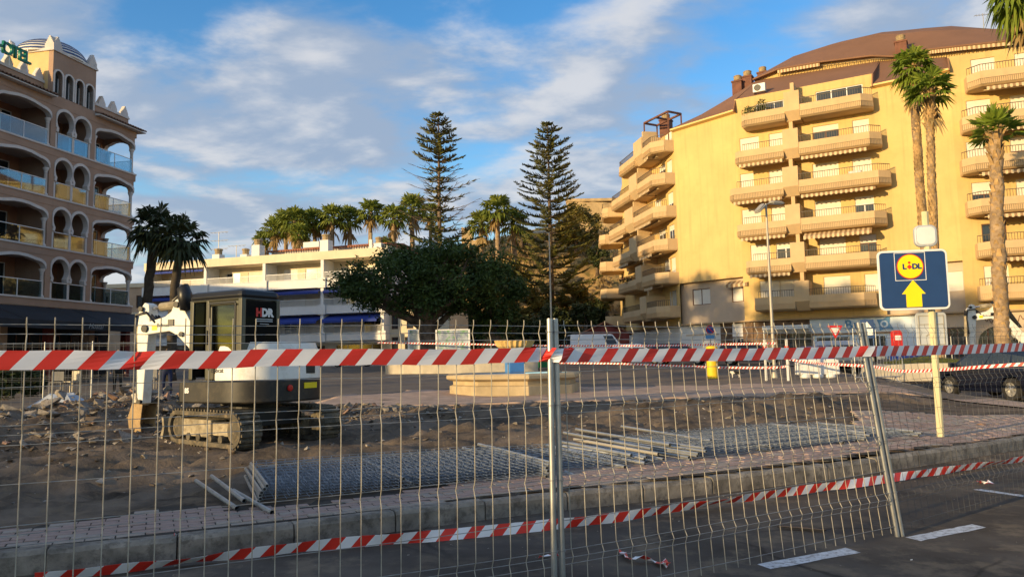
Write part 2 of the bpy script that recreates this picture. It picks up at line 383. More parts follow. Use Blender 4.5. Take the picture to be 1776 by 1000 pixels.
leafmat('leaf_palm', (0.105, 0.145, 0.022), (0.21, 0.235, 0.04), transl=0.3)
leafmat('leaf_palm_sunlit', (0.13, 0.20, 0.02), (0.25, 0.30, 0.04), transl=0.35)  # lighter, yellower palm leaf with the sunlight put into its colour
leafmat('leaf_palm_shaded', (0.028, 0.042, 0.02), (0.06, 0.075, 0.03), transl=0.15)  # darkened palm leaf with the hotel's shade put into its colour
leafmat('leaf_dry', (0.26, 0.17, 0.07), (0.34, 0.24, 0.10), transl=0.15)
leafmat('leaf_ficus', (0.032, 0.062, 0.015), (0.075, 0.115, 0.026), transl=0.12)
leafmat('leaf_pine', (0.065, 0.08, 0.02), (0.155, 0.14, 0.036), transl=0.05)
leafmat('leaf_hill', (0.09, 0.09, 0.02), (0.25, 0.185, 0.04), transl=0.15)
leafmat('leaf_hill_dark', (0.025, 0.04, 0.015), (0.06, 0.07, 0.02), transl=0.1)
leafmat('leaf_bush', (0.06, 0.10, 0.02), (0.12, 0.15, 0.03), transl=0.2)
leafmat('flower_red', (0.45, 0.03, 0.02), (0.5, 0.06, 0.03))
glassmat('rail_glass', (0.72, 0.80, 0.84), 0.03, graze=.28)
glassmat('cab_glass', (0.25, 0.25, 0.17), 0.04, graze=0.35)
glassmat('cab_glass_dark', (0.03, 0.03, 0.035), 0.0, graze=0.12)

def cracks(name):
    t = MATS[name].node_tree; L = t.links.new; b = t.nodes['Principled BSDF']; src = b.inputs['Base Color'].links[0].from_socket
    tc = N(t, 'ShaderNodeTexCoord'); n = N(t, 'ShaderNodeTexNoise', i_Scale=1.7, i_Detail=4.0); L(tc.outputs['Object'], n.inputs['Vector'])
    ad = N(t, 'ShaderNodeMix', data_type='VECTOR'); ad.inputs['Factor'].default_value = 0.22; L(tc.outputs['Object'], ad.inputs['A']); L(n.outputs['Color'], ad.inputs['B'])
    v = N(t, 'ShaderNodeTexVoronoi', feature='DISTANCE_TO_EDGE'); v.inputs['Scale'].default_value = 0.62; L(ad.outputs['Result'], v.inputs['Vector'])
    m = N(t, 'ShaderNodeMapRange'); L(v.outputs['Distance'], m.inputs[0]); m.inputs['From Min'].default_value = 0.003; m.inputs['From Max'].default_value = 0.012; m.inputs['To Min'].default_value = 0.75; m.inputs['To Max'].default_value = 0.0
    n2 = N(t, 'ShaderNodeTexNoise', i_Scale=0.5, i_Detail=3.0); L(tc.outputs['Object'], n2.inputs['Vector'])
    m2 = N(t, 'ShaderNodeMapRange'); L(n2.outputs['Fac'], m2.inputs[0]); m2.inputs['From Min'].default_value = 0.45; m2.inputs['From Max'].default_value = 0.6
    x = N(t, 'ShaderNodeMix', data_type='RGBA'); L(math_n(t, 'MULTIPLY', m.outputs[0], m2.outputs[0]), x.inputs['Factor']); L(src, x.inputs['A']); x.inputs['B'].default_value = (0.025, 0.022, 0.02, 1)
    n3 = N(t, 'ShaderNodeTexNoise', i_Scale=0.28, i_Detail=5.0, i_Roughness=0.6); L(tc.outputs['Object'], n3.inputs['Vector'])     # worn and re-laid patches, oil
    m3 = N(t, 'ShaderNodeMapRange'); L(n3.outputs['Fac'], m3.inputs[0]); m3.inputs['From Min'].default_value = 0.48; m3.inputs['From Max'].default_value = 0.56; m3.inputs['To Max'].default_value = 0.55
    y = N(t, 'ShaderNodeMix', data_type='RGBA'); L(m3.outputs[0], y.inputs['Factor']); L(x.outputs['Result'], y.inputs['A']); y.inputs['B'].default_value = (0.06, 0.054, 0.05, 1)
    L(y.outputs['Result'], b.inputs['Base Color'])
cracks('asphalt')
# ------------------------------------------------------------------ ground
KERB = [(-9.5, 4.2), (-7.0, 5.15), (-4.22, 6.28), (-2.38, 7.02), (-0.7, 7.95), (0.55, 8.56), (2.53, 9.42), (5.37, 10.9), (8.67, 12.96), (11.2, 14.9), (13.2, 17.6), (14.1, 21), (14.6, 26), (15.4, 34), (16.6, 44)]
def kerb_pts(step):
    out = []; P = [V((x, y, 0)) for x, y in KERB]
    Q = []
    for i in range(len(P) - 1):
        p0 = P[max(0, i - 1)]; p1 = P[i]; p2 = P[i + 1]; p3 = P[min(len(P) - 1, i + 2)]
        for k in range(24):
            t = k / 24
            Q.append(0.5 * ((2 * p1) + (p2 - p0) * t + (2 * p0 - 5 * p1 + 4 * p2 - p3) * t * t + (3 * p1 - p0 - 3 * p2 + p3) * t ** 3))
    Q.append(P[-1]); acc = 0.0; out = [Q[0]]
    for a, b in zip(Q, Q[1:]):
        d = (b - a).length
        while acc + d >= step:
            t = (step - acc) / d; a = a + (b - a) * t; d = (b - a).length; acc = 0; out.append(a.copy())
        acc += d
    return out
KL = kerb_pts(0.25)
import numpy as np
KX = np.array([p.x for p in KL]); KY = np.array([p.y for p in KL])
KC = {}
def kerb_dist(x, y):
    """signed distance to the front edge of the kerb, positive on the plaza"""
    key = (round(x, 4), round(y, 4))
    if key in KC: return KC[key]
    bi = int(np.argmin((KX - x) ** 2 + (KY - y) ** 2))
    a = KL[max(0, bi - 1)]; b = KL[min(len(KL) - 1, bi + 1)]; t = (b - a).normalized()
    r = -(t.y * (x - KL[bi].x) - t.x * (y - KL[bi].y))
    KC[key] = r
    return r
def rise(x, y):
    s = 0.019 * max(0.0, min(y, 62.0) - 8.0)
    return s * (1 - 0.85 * sstep(0.47, 0.60, x / max(y, 1.0)) * (1 - sstep(34, 50, y)))
def band_w(x):
    w = 1.05 + 0.25 * math.sin(x * 1.3) + 0.12 * math.sin(x * 3.1)
    w = lerp(w, 1.5, sstep(-2, 1.0, x)); w = lerp(w, 2.3, sstep(1.5, 5, x)); return w + 3.0 * sstep(6.0, 9.0, x)
def dirt_z(x, y):
    """torn-up soil of the dig"""
    d = kerb_dist(x, y) if y < 20 else 9.0
    m = sstep(0.1, 1.3, d - band_w(x)) * (1 - sstep(20.2, 21.6, y - 0.12 * x)) * (1 - sstep(9.5, 11.5, x - 0.12 * (y - 12)))
    z = 0.10 * fbm(x * 0.55, y * 0.55) + 0.10 * fbm(x * 1.7, y * 1.7, 4, 3) + 0.06 * fbm(x * 5, y * 5, 3, 7)
    yr = 17.6 + 0.15 * x + 0.8 * fbm(x * 0.3, 0.5, 2)
    z += (0.20 + 0.10 * fbm(x * 0.8, 4.0, 3)) * math.exp(-((y - yr) / 0.85) ** 2) * sstep(-3.5, -0.5, x)
    yp = 19.4 + 0.12 * x
    z -= 0.16 * math.exp(-((y - yp) / 0.7) ** 2) * sstep(-4, -1, x)
    z += 0.62 * math.exp(-((x + 8.9) / 2.0) ** 2 - ((y - 17.2) / 2.2) ** 2) + 0.42 * math.exp(-((x + 6.6) / 1.6) ** 2 - ((y - 19.2) / 1.6) ** 2) + 0.35 * math.exp(-((x + 10.6) / 1.5) ** 2 - ((y - 14.6) / 1.3) ** 2)
    z += 0.22 * math.exp(-((x + 2.9) / 1.3) ** 2 - ((y - 18.6) / 1.2) ** 2)
    z -= 0.10 * math.exp(-((x + 6.0) / 3.0) ** 2 - ((y - 9.6) / 1.2) ** 2)
    for c0 in (12.0, 12.9, 14.6, 15.5):      # ruts left by the tracks
        dr = (y - c0 - 0.30 * (x + 1) - 0.5 * math.sin(x * 0.35)) / 0.16
        if abs(dr) < 3: z += -0.06 * math.exp(-dr * dr) + 0.03 * math.exp(-(abs(dr) - 1.6) ** 2 * 2) + (0.012 * math.sin(x * 42) if abs(dr) < 1 else 0)
    z *= 1 - 0.85 * math.exp(-((x + 4.9) / 1.8) ** 2 - ((y - 13.9) / 1.8) ** 2)
    return m * z - 0.03 * (1 - m)
def gz(x, y):
    return 0.19 + rise(x, y) + dirt_z(x, y)

def grid_obj(name, xs, ys, zf, keep, m, kind='structure', smooth=True):
    idx = {}; b = MB(); vs = []; fs = []
    def vi(i, j):
        if (i, j) not in idx:
            idx[(i, j)] = len(vs); vs.append((xs[i], ys[j], zf(xs[i], ys[j])))
        return idx[(i, j)]
    for i in range(len(xs) - 1):
        for j in range(len(ys) - 1):
            if keep((xs[i] + xs[i + 1]) / 2, (ys[j] + ys[j + 1]) / 2):
                fs.append((vi(i, j), vi(i + 1, j), vi(i + 1, j + 1), vi(i, j + 1)))
    b.add(vs, fs)
    return b.build(name, m, smooth=smooth, kind=kind)
def frange(a, b, s):
    n = max(1, round((b - a) / s)); return [a + (b - a) * i / n for i in range(n + 1)]
# far earth out to the horizon
grid_obj('ground', [-1500, -400, -150, -60, -30, 0, 30, 60, 150, 400, 1500], [-1500, -300, -60, -20, 0, 20, 40, 60, 100, 200, 500, 1500],
         lambda x, y: -0.25 + 1.15 * sstep(40, 75, y), lambda x, y: True, 'far_asphalt')
# the asphalt road in front
grid_obj('road', frange(-60, 60, 2.0), frange(-40, 60, 2.0), lambda x, y: 0.0 + 0.9 * sstep(34, 60, y) , lambda x, y: True, 'asphalt')
# plaza: soil of the dig
dx = frange(-17, 12.8, 0.13); dy = frange(4.6, 22.4, 0.13)
grid_obj('dig_soil', dx, dy, gz, lambda x, y: kerb_dist(x, y) > 0.2, 'soil')
# old street and paving beyond the dig
grid_obj('plaza', frange(-46, -17, 1.0), frange(4.0, 96, 1.0), lambda x, y: 0.19 + rise(x, y), lambda x, y: True, 'far_asphalt')
grid_obj('plaza_far', frange(-17, 60, 0.7), frange(22.4, 98, 0.7), lambda x, y: 0.19 + rise(x, y), lambda x, y: y > 46 or kerb_dist(x, y) > 0.15, 'far_asphalt')
grid_obj('plaza_edge', frange(12.8, 16.8, 0.2), frange(14.0, 22.4, 0.2), lambda x, y: 0.19 + rise(x, y), lambda x, y: kerb_dist(x, y) > 0.15, 'old_paving')
# strip of old red paving round the fountain
grid_obj('paved_strip', frange(-6.0, 13.0, 0.25), frange(20.6, 28.5, 0.25), lambda x, y: 0.19 + rise(x, y) + 0.012 + 0.02 * fbm(x, y, 2),
         lambda x, y: kerb_dist(x, y) > 0.2 and y - 0.12 * x > 21.4 + 0.5 * fbm(x * 0.8, 1, 3) and y < 26.5 + 0.8 * fbm(x * 0.5, 2, 3) + (1.5 if x > -4 else 0), 'old_paving')
_m = bpy.data.objects['paved_strip'].modifiers.new('slab', 'SOLIDIFY'); _m.thickness = 0.3; _m.offset = -1

# kerb of separate stones
kerb = thing('kerb', None, None, kind='structure')
KS = kerb_pts(1.0)
for a, b in zip(KS, KS[1:]):
    if a.y > 36: break
    t = (b - a).normalized(); n = V((-t.y, t.x, 0)); g = 0.006
    k = MB(); w = 0.17
    h0 = 0.19 + rise(a.x, a.y) * sstep(13, 20, a.y); h1 = 0.19 + rise(b.x, b.y) * sstep(13, 20, b.y); j = rnd.uniform(-0.008, 0.008)
    q = [a + t * g, b - t * g]
    ring = []
    for p, h in zip(q, (h0, h1)):
        ring.append([p + n * 0.0 + V((0, 0, -0.1)), p + n * 0.0 + V((0, 0, h - 0.035 + j)), p + n * 0.03 + V((0, 0, h + 0.002 + j)), p + n * w + V((0, 0, h + 0.004 + j)), p + n * w + V((0, 0, -0.1))])
    k.add(ring[0] + ring[1], [(i, (i + 1) % 5, 5 + (i + 1) % 5, 5 + i) for i in range(5)] + [(4, 3, 2, 1, 0), (5, 6, 7, 8, 9)])
    k.build('kerb_stone', 'kerb_stone', kerb, bevel=0.008)

# pavement of small pavers along the kerb
grid_obj('pavement', frange(-10, 12.6, 0.2), frange(4.2, 17.5, 0.2), lambda x, y: 0.19 + rise(x, y) - 0.006,
         lambda x, y: 0.17 < kerb_dist(x, y) < band_w(x) + 0.15, 'paver_bed')
pavement = bpy.data.objects['pavement']
def lay_pavers():
    ang = rad(25.5); c, s = math.cos(ang), math.sin(ang)
    pl = []
    L_, W_ = 0.24, 0.12
    for i in range(-60, 90):
        for j in range(-30, 90):
            u = i * L_ + (L_ / 2 if j % 2 else 0); v = j * W_
            x = -3.0 + u * c - v * s; y = 6.2 + u * s + v * c
            if not (-8.5 < x < 12.4 and 4.4 < y < 17.2): continue
            if abs(x) > y * 0.78 + 0.8: continue
            d = kerb_dist(x, y)
            if d < 0.25 or d > band_w(x) + 0.22 * fbm(x * 2.3, y * 2.3, 3): continue
            pl.append((x, y, i, j))
    pl.sort(key=lambda p: p[0] ** 2 + p[1] ** 2)
    mesh_red = None
    protos = []
    for mname in ('paver_red', 'paver_grey', 'paver_red', 'paver_grey'):
        b = MB(); x, y, h = L_ / 2 - 0.004, W_ / 2 - 0.009, 0.05
        e = 0.006
        b.add([(-x, -y, -h), (x, -y, -h), (x, y, -h), (-x, y, -h), (-x, -y, -e), (x, -y, -e), (x, y, -e), (-x, y, -e), (-x + e, -y + e, 0), (x - e, -y + e, 0), (x - e, y - e, 0), (-x + e, y - e, 0)],
              [(0, 1, 5, 4), (1, 2, 6, 5), (2, 3, 7, 6), (3, 0, 4, 7), (4, 5, 9, 8), (5, 6, 10, 9), (6, 7, 11, 10), (7, 4, 8, 11), (8, 9, 10, 11)])
        protos.append((b, b.mesh('paver', mname)))
    rest = MB()
    for k, (x, y, i, j) in enumerate(pl):
        z = 0.19 + rise(x, y) + rnd.uniform(-0.004, 0.007); tilt = (rnd.uniform(-.02, .02), rnd.uniform(-.02, .02), ang + rnd.uniform(-.012, .012))
        pi_ = 1 if ((j // 4) % 3 == 1) ^ (rnd.random() < 0.2) else 0
        if k < 300:
            obj('paver', protos[pi_][1], pavement, (x, y, z), tilt)
        else:
            from mathutils import Euler
            M = Matrix.Translation((x, y, z)) @ Euler(tilt).to_matrix().to_4x4()
            rest.T = M; rest.add(protos[0][0].v, protos[0][0].f, pi_)
    rest.build('pavers', ['paver_red', 'paver_grey'], pavement, kind='stuff')
lay_pavers()

# painted dashes on the road, worn (sheets 4 mm above the asphalt)
for q in ([(1313, 977), (1338, 986), (1493, 957), (1468, 949)], [(1570, 931), (1596, 937), (1710, 914), (1686, 908)], [(1686, 848), (1700, 847), (1776, 858), (1776, 861)]):
    pts = []
    for (a, b_) in q:
        r = cam.matrix_world.to_3x3() @ V(((a - 888) / 1300, -(b_ - 500) / 1300, -1)); tt = (0.004 - CAMH) / r.z
        pts.append(V((0, 0, CAMH)) + r * tt)
    b = MB(); n = 10; A = [pts[0].lerp(pts[3], i / n) for i in range(n + 1)]; B = [pts[1].lerp(pts[2], i / n) for i in range(n + 1)]
    for i in range(n + 1):
        A[i] += V((rnd.uniform(-.008, .008), rnd.uniform(-.008, .008), 0)); B[i] += V((rnd.uniform(-.008, .008), rnd.uniform(-.008, .008), 0))
    b.strip(B, A); b.build('road_marking', 'road_paint', kind='structure')
# ------------------------------------------------------------------ building helpers
def wall_panel(mb, M, u0, u1, z0, z1, holes, reveal=0.14, mi=0, back=True):
    """flat wall in the plane y=0 of M (x along, -y outward) with rectangular openings and their reveals"""
    us = sorted({u0, u1, *[h[0] for h in holes], *[h[1] for h in holes]}); zs = sorted({z0, z1, *[h[2] for h in holes], *[h[3] for h in holes]})
    T = mb.T; mb.T = M
    for i in range(len(us) - 1):
        for j in range(len(zs) - 1):
            um = (us[i] + us[i + 1]) / 2; zm = (zs[j] + zs[j + 1]) / 2
            if any(h[0] < um < h[1] and h[2] < zm < h[3] for h in holes): continue
            mb.add([(us[i], 0, zs[j]), (us[i + 1], 0, zs[j]), (us[i + 1], 0, zs[j + 1]), (us[i], 0, zs[j + 1])], [(0, 1, 2, 3)], mi)
    for a, b, c, d in holes:
        r = reveal
        mb.add([(a, 0, c), (b, 0, c), (b, 0, d), (a, 0, d), (a, r, c), (b, r, c), (b, r, d), (a, r, d)],
               [(0, 4, 5, 1), (1, 5, 6, 2), (2, 6, 7, 3), (3, 7, 4, 0)], mi)
    mb.T = T
def plane_u(o, d, px, py):
    """distance along direction d from o, and height, where the sight line of a photo pixel meets the vertical plane through o along d"""
    o = V((o[0], o[1], 0)); d = V((d[0], d[1], 0)).normalized(); n = V((-d.y, d.x, 0))
    r = cam.matrix_world.to_3x3() @ V(((px - 888) / 1300, -(py - 500) / 1300, -1)); c = V((0, 0, CAMH))
    t = (o - c).dot(n) / r.dot(n); p = c + r * t
    return (p - o).dot(d), p.z
def window(parent, M, u0, u1, z0, z1, y, glass='window_dark', frame_m='white_metal', leaves=2, fw=0.06):
    f = MB(M)
    f.box(u0, u1, y - 0.05, y, z0, z0 + fw); f.box(u0, u1, y - 0.05, y, z1 - fw, z1); f.box(u0, u0 + fw, y - 0.05, y, z0 + fw, z1 - fw); f.box(u1 - fw, u1, y - 0.05, y, z0 + fw, z1 - fw)
    for k in range(1, leaves):
        um = u0 + (u1 - u0) * k / leaves; f.box(um - fw * .6, um + fw * .6, y - 0.045, y, z0 + fw, z1 - fw)
    fo = f.build('window', frame_m, parent)
    g = MB(M); g.box(u0 + fw * .5, u1 - fw * .5, y - 0.02, y - 0.01, z0 + fw * .5, z1 - fw * .5); g.build('pane', glass, fo)
    return fo
def shutter(parent, M, u0, u1, z0, z1, y, m='shutter_white'):
    b = MB(M); b.box(u0, u1, y - 0.01, y + 0.03, z0, z1)
    n = max(3, int((z1 - z0) / 0.22))
    for i in range(n): b.box(u0, u1, y - 0.022, y - 0.0101, z0 + (z1 - z0) * i / n, z0 + (z1 - z0) * (i + 0.82) / n)
    return b.build('shutter', m, parent)
def lathe_col(mb, u, y, z0, z1, r, cap=0.3):
    mb.lathe([(r * 1.5, 0), (r * 1.5, .1), (r, .16), (r * .92, z1 - z0 - cap), (r * 1.1, z1 - z0 - cap + .03), (r * .95, z1 - z0 - cap + .07), (r * 1.7, z1 - z0 - .05), (r * 1.7, z1 - z0)], (u, y, z0), 12)

# ------------------------------------------------------------------ hotel on the left
HX, HY = V((-0.212, -0.977, 0)).normalized(), V((0.977, -0.212, 0)).normalized()
hotel = thing('hotel', 'terracotta coloured Moorish hotel with horseshoe arched balconies and a striped dome', 'building', (-24.96, 49.0, 0), math.atan2(HX.y, HX.x))
def flat_arch(w, zs, zt):
    """opening outline of a wide shouldered arch, from left springing over to the right springing"""
    P = []; r = min(0.62, w * 0.2)
    for k in range(8): 
        a = math.pi - k * math.pi / 2 / 7; P.append((r + r * math.cos(a), zs + (zt - 0.16 - zs) * math.sin(a)))
    P.append((w * 0.36, zt - 0.03)); P.append((w / 2, zt)); P.append((w * 0.64, zt - 0.03))
    for k in range(8):
        a = math.pi / 2 - k * math.pi / 2 / 7; P.append((w - r + r * math.cos(a), zs + (zt - 0.16 - zs) * math.sin(a)))
    return P
def horse_arch(w, zneck, zt):
    r = w / 2 - 0.03; zc = zt - r * 1.06; P = []
    for k in range(21):
        a = rad(222) - rad(264) * k / 20; P.append((w / 2 + r * math.cos(a), zc + r * 1.06 * math.sin(a)))
    P = [(P[0][0] - 0.05, zneck)] + P + [(P[-1][0] + 0.05, zneck)]
    return P
def arch_wall(u0, w, z1, curve, zbot, name='arch_wall', M=None, th=0.3, trim=0.15, wallm='hotel_wall'):
    """wall above an opening that has the given outline, with its pale moulding"""
    b = MB(M); pts = [(u0 + x, z) for x, z in curve]
    zb = curve[0][1]
    out = [(u0, zb)] if pts[0][0] > u0 + 1e-4 else []
    poly = [(u0, z1)] + out + pts + ([(u0 + w, zb)] if pts[-1][0] < u0 + w - 1e-4 else []) + [(u0 + w, z1)]
    b.prism([(x, 0, z) for x, z in poly], (0, -th, 0))
    b.build(name, wallm, hotel)
    t = MB(M); k = len(pts)
    cx = u0 + w / 2; czz = sum(p[1] for p in pts) / k
    A = []; B = []
    for i, p in enumerate(pts):
        a = V(pts[max(0, i - 1)]); c = V(pts[min(k - 1, i + 1)]); d = (V((c[0], c[1])) - V((a[0], a[1]))).normalized(); n = V((-d.y, d.x))
        A.append(V((p[0], p[1])) - n * 0.012); B.append(V((p[0], p[1])) + n * trim)
    lim = lambda q: (min(max(q.x, u0 - 0.02), u0 + w + 0.02), q.y)
    A3 = [(lim(q)[0], .045, q.y) for q in A]; B3 = [(lim(q)[0], .045, q.y) for q in B]
    A0 = [(q[0], -th - .01, q[2]) for q in A3]; B0 = [(q[0], 0.001, q[2]) for q in B3]
    t.strip(B3, A3); t.strip(A3, A0); t.strip(B0, B3)
    t.build('arch_moulding', 'hotel_trim', hotel)
LV = [5.5, 8.42, 11.34, 14.26]; ROOF = 17.2
BAYS = [(0.12, 3.6, 'flat'), (3.95, 6.62, 'horse'), (6.97, 10.55, 'flat')]
HL = 12.8
for li, z in enumerate(LV):
    z1 = LV[li + 1] if li < 3 else ROOF
    s = MB(); s.box(-0.02, HL, -2.3, 0.02, z - 0.40, z - 0.0); s.build('balcony_floor', 'hotel_wall', hotel)
    so = MB(); so.box(0.0, HL, -2.29, -0.02, z - 0.42, z - 0.405); so.build('soffit', 'hotel_soffit', hotel)
    e = MB(); e.box(-0.05, HL, -0.05, 0.07, z + 0.003, z + 0.10); e.build('edge_strip', 'hotel_trim', hotel)
    e = MB(); e.box(-0.1, -0.0, -2.2, -0.055, z + 0.003, z + 0.10); e.build('edge_strip', 'hotel_trim', hotel)
    w = MB(); HMB = Matrix.Translation((0, -2.2, 0)) @ Matrix.Rotation(math.pi, 4, 'Z')
    holes = []
    for u0, u1, kind in BAYS:
        holes.append((-(u0 + 1.9), -(u0 + 0.5), z, z + 2.15))
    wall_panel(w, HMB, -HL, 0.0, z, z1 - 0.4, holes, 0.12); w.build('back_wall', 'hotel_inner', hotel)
    for h in holes: window(hotel, HMB, h[0], h[1], h[2] + .01, h[3], 0.1, 'window_dark', 'white_metal')
    for bi, (u0, u1, kind) in enumerate(BAYS):
        zc = z1 - 0.40
        if kind == 'flat':
            arch_wall(u0, u1 - u0, zc, flat_arch(u1 - u0, z + 1.72, z + 2.32), z)
            cols = [u0 + 0.10, u1 - 0.10]
            for cu in cols:
                c = MB(); lathe_col(c, cu, -0.14, z + 0.1, z + 1.72, 0.10); c.build('column', 'hotel_trim', hotel, auto=35)
        else:
            hw = (u1 - u0) / 2
            for k in range(2): arch_wall(u0 + hw * k, hw, zc, horse_arch(hw, z + 1.05, z + 2.42), z)
            for cu, cw in ((u0 + 0.07, .07), (u0 + hw, .085), (u1 - 0.07, .07)):
                c = MB(); c.box(cu - cw, cu + cw, -0.25, -0.02, z + 0.1, z + 1.05); c.build('column', 'hotel_trim', hotel)
        p = MB(); p.box(u1, (BAYS[bi + 1][0] if bi < 2 else HL), -0.3, 0.0, z + 0.1, zc); p.box(u1 + .1, u1 + .25, -2.2, -0.3, z + 0.0, zc); p.build('pier', 'hotel_wall', hotel)
        # glass railing of each balcony
        r = MB(); r.box(u0 + .2, u1 - .2, -.055, -.015, z + 1.0, z + 1.04)
        um = (u0 + u1) / 2
        for q in ((um,) if kind == 'flat' else ()): r.box(q - .02, q + .02, -.05, -.02, z + .1, z + 1.0)
        ro = r.build('railing', 'white_metal', hotel)
        for a, b_ in ((u0 + .2, um - .03), (um + .03, u1 - .2)):
            g = MB(); g.box(a, b_, -.04, -.028, z + .13, z + .998); g.build('glass_panel', 'rail_glass', ro)
    # open end of the corner balcony
    ME = Matrix(((0, 1, 0, -0.0), (-1, 0, 0, -2.2), (0, 0, 1, 0), (0, 0, 0, 1)))
    ME = Matrix.Translation((0.12, 0, 0)) @ Matrix.Rotation(rad(90), 4, 'Z') @ Matrix.Translation((-2.2, 0, 0))
    arch_wall(0.0, 2.0, z1 - 0.4, flat_arch(2.0, z + 1.72, z + 2.32), z, M=ME, th=0.25)
    c = MB(); lathe_col(c, 0.02, -2.08, z + 0.1, z + 1.72, 0.10); c.build('column', 'hotel_trim', hotel, auto=35)
    r = MB(); r.box(0.03, 0.07, -2.0, -0.2, z + 1.0, z + 1.04); ro = r.build('railing', 'white_metal', hotel)
    g = MB(); g.box(0.044, 0.056, -2.0, -0.2, z + .13, z + .998); g.build('glass_panel', 'rail_glass', ro)
# roof edge, body behind, tower
b = MB(); b.box(-0.0, HL, -14, -2.35, 1.0, 17.0); b.build('wall', 'hotel_wall', hotel)
b = MB(); b.box(-0.02, HL, -2.3, 0.02, ROOF - 0.40, ROOF); b.build('cornice', 'hotel_wall', hotel)
so = MB(); so.box(0.0, HL, -2.29, -0.02, ROOF - 0.42, ROOF - 0.405); so.build('soffit', 'hotel_soffit', hotel)
def eave(u0, u1, end=False):
    b = MB(); b.prism([(u0, -0.55, ROOF + 0.36), (u0, 0.42, ROOF + 0.06), (u0, 0.42, ROOF + 0.0), (u0, -0.55, ROOF + 0.02)], (u1 - u0, 0, 0))
    b.build('eave_board', 'hotel_trim', hotel)
    t = MB(); n = int((u1 - u0) / 0.24)
    for i in range(n):
        u = u0 + 0.12 + i * 0.24
        A = [(u + 0.10 * math.cos(a), 0.50, ROOF + 0.09 + 0.10 * math.sin(a)) for a in [math.pi * k / 5 for k in range(6)]]
        B = [(x, -0.55, zz + 0.31) for x, _, zz in A]
        t.strip(A, B); A2 = [(u + 0.075 * math.cos(a), 0.50, ROOF + 0.09 + 0.075 * math.sin(a)) for a in [math.pi * k / 5 for k in range(6)]]
        t.strip(A2, A); t.strip([(x, -.5, zz + .3) for x, _, zz in A2], A2)
    t.build('roof_tiles', 'roof_tile', hotel, kind='stuff')
eave(-0.42, 3.68); eave(6.98, HL)
def merlon(u, y, z, w=0.56, h=0.62, along='u'):
    b = MB(); P = []; n = 5
    for k in range(n): P += [(-w / 2 + w / 2 * k / n, h * 0.2 + h * 0.8 * k / n), (-w / 2 + w / 2 * k / n, h * 0.2 + h * 0.8 * (k + 1) / n)]
    P = [(-w / 2, 0)] + P + [(-x, zz) for x, zz in reversed(P)] + [(w / 2, 0)]
    Q = []
    for p in P:
        if not Q or (abs(Q[-1][0] - p[0]) > 1e-6 or abs(Q[-1][1] - p[1]) > 1e-6): Q.append(p)
    if along == 'u': b.prism([(u + x, y, z + zz) for x, zz in Q], (0, -0.24, 0))
    else: b.prism([(u, y + x, z + zz) for x, zz in Q], (0.24, 0, 0))
    b.build('merlon', 'hotel_trim', hotel)
for u0, u1 in ((0.1, 3.68), (7.02, HL)):
    b = MB(); b.box(u0, u1, -0.85, -0.56, ROOF, 18.12); b.build('parapet', 'hotel_wall', hotel)
    b = MB(); b.box(u0 - .05, u1, -0.90, -0.50, 18.12, 18.20); b.box(u0 - .02, u1, -0.88, -0.53, 18.20, 18.30); b.build('parapet_coping', 'hotel_trim', hotel)
    u = u0 + 0.3
    while u < u1: merlon(u, -0.58, 18.3); u += 1.02
tz = 20.05
holes = []
b = MB(); b.box(3.7, 7.0, -3.3, -0.3, ROOF, tz); b.build('tower_wall', 'hotel_sunlit', hotel)
for k in range(4):
    w0 = 3.78 + k * 0.80
    P = [(w0 + .12, ROOF + .25)] + [(w0 + 0.4 + 0.28 * math.cos(math.pi - math.pi * i / 10), 18.62 + 0.28 * 1.15 * math.sin(math.pi * i / 10)) for i in range(11)] + [(w0 + .68, ROOF + .25)]
    b = MB(); b.prism([(x, 0.02, z) for x, z in [(w0, tz), (w0, ROOF + .25)] + P + [(w0 + .8, ROOF + .25), (w0 + .8, tz)]], (0, -0.32, 0)); b.build('tower_panel', 'hotel_wall', hotel)
    t = MB(); o2 = [(w0 + 0.4 + (x - w0 - .4) * 1.36, z + (0.09 if 0 < i < 12 else 0)) for i, (x, z) in enumerate(P)]
    t.strip([(x, .06, z) for x, z in o2], [(x, .06, z) for x, z in P]); t.strip([(x, .06, z) for x, z in P], [(x, -.29, z) for x, z in P]); t.strip([(x, .02, z) for x, z in o2], [(x, .06, z) for x, z in o2])
    t.build('arch_moulding', 'hotel_trim', hotel)
    g = MB(); g.box(w0 + .12, w0 + .68, -.297, -.28, ROOF + .25, 18.95); go = g.build('window', 'window_dark', hotel)
    g = MB(); g.box(w0 + .38, w0 + .42, -.279, -.24, ROOF + .25, 18.9); g.box(w0 + .12, w0 + .16, -.279, -.24, ROOF + .25, 18.6); g.build('window_bar', 'white_metal', go)
b = MB(); b.box(3.70, 3.78, -.3, .02, ROOF, tz); b.box(6.98, 7.0, -.3, .02, ROOF, tz); b.box(3.78, 6.98, -.3, .0195, ROOF, ROOF + .249); b.build('tower_panel', 'hotel_wall', hotel)
b = MB(); b.box(3.62, 7.08, -3.38, 0.10, tz, tz + .10); b.box(3.66, 7.04, -3.34, 0.06, tz + .10, tz + .2); b.build('tower_coping', 'hotel_trim', hotel)
for (u, y) in ((4.0, 0.04), (6.72, 0.04), (4.0, -3.06), (6.72, -3.06)):
    merlon(u, y, tz + .2, 0.62, 0.7); merlon(u + (0.08 if u > 5 else -0.3), y - .3 if y > -1 else y, tz + .2, 0.62, 0.7, 'y')
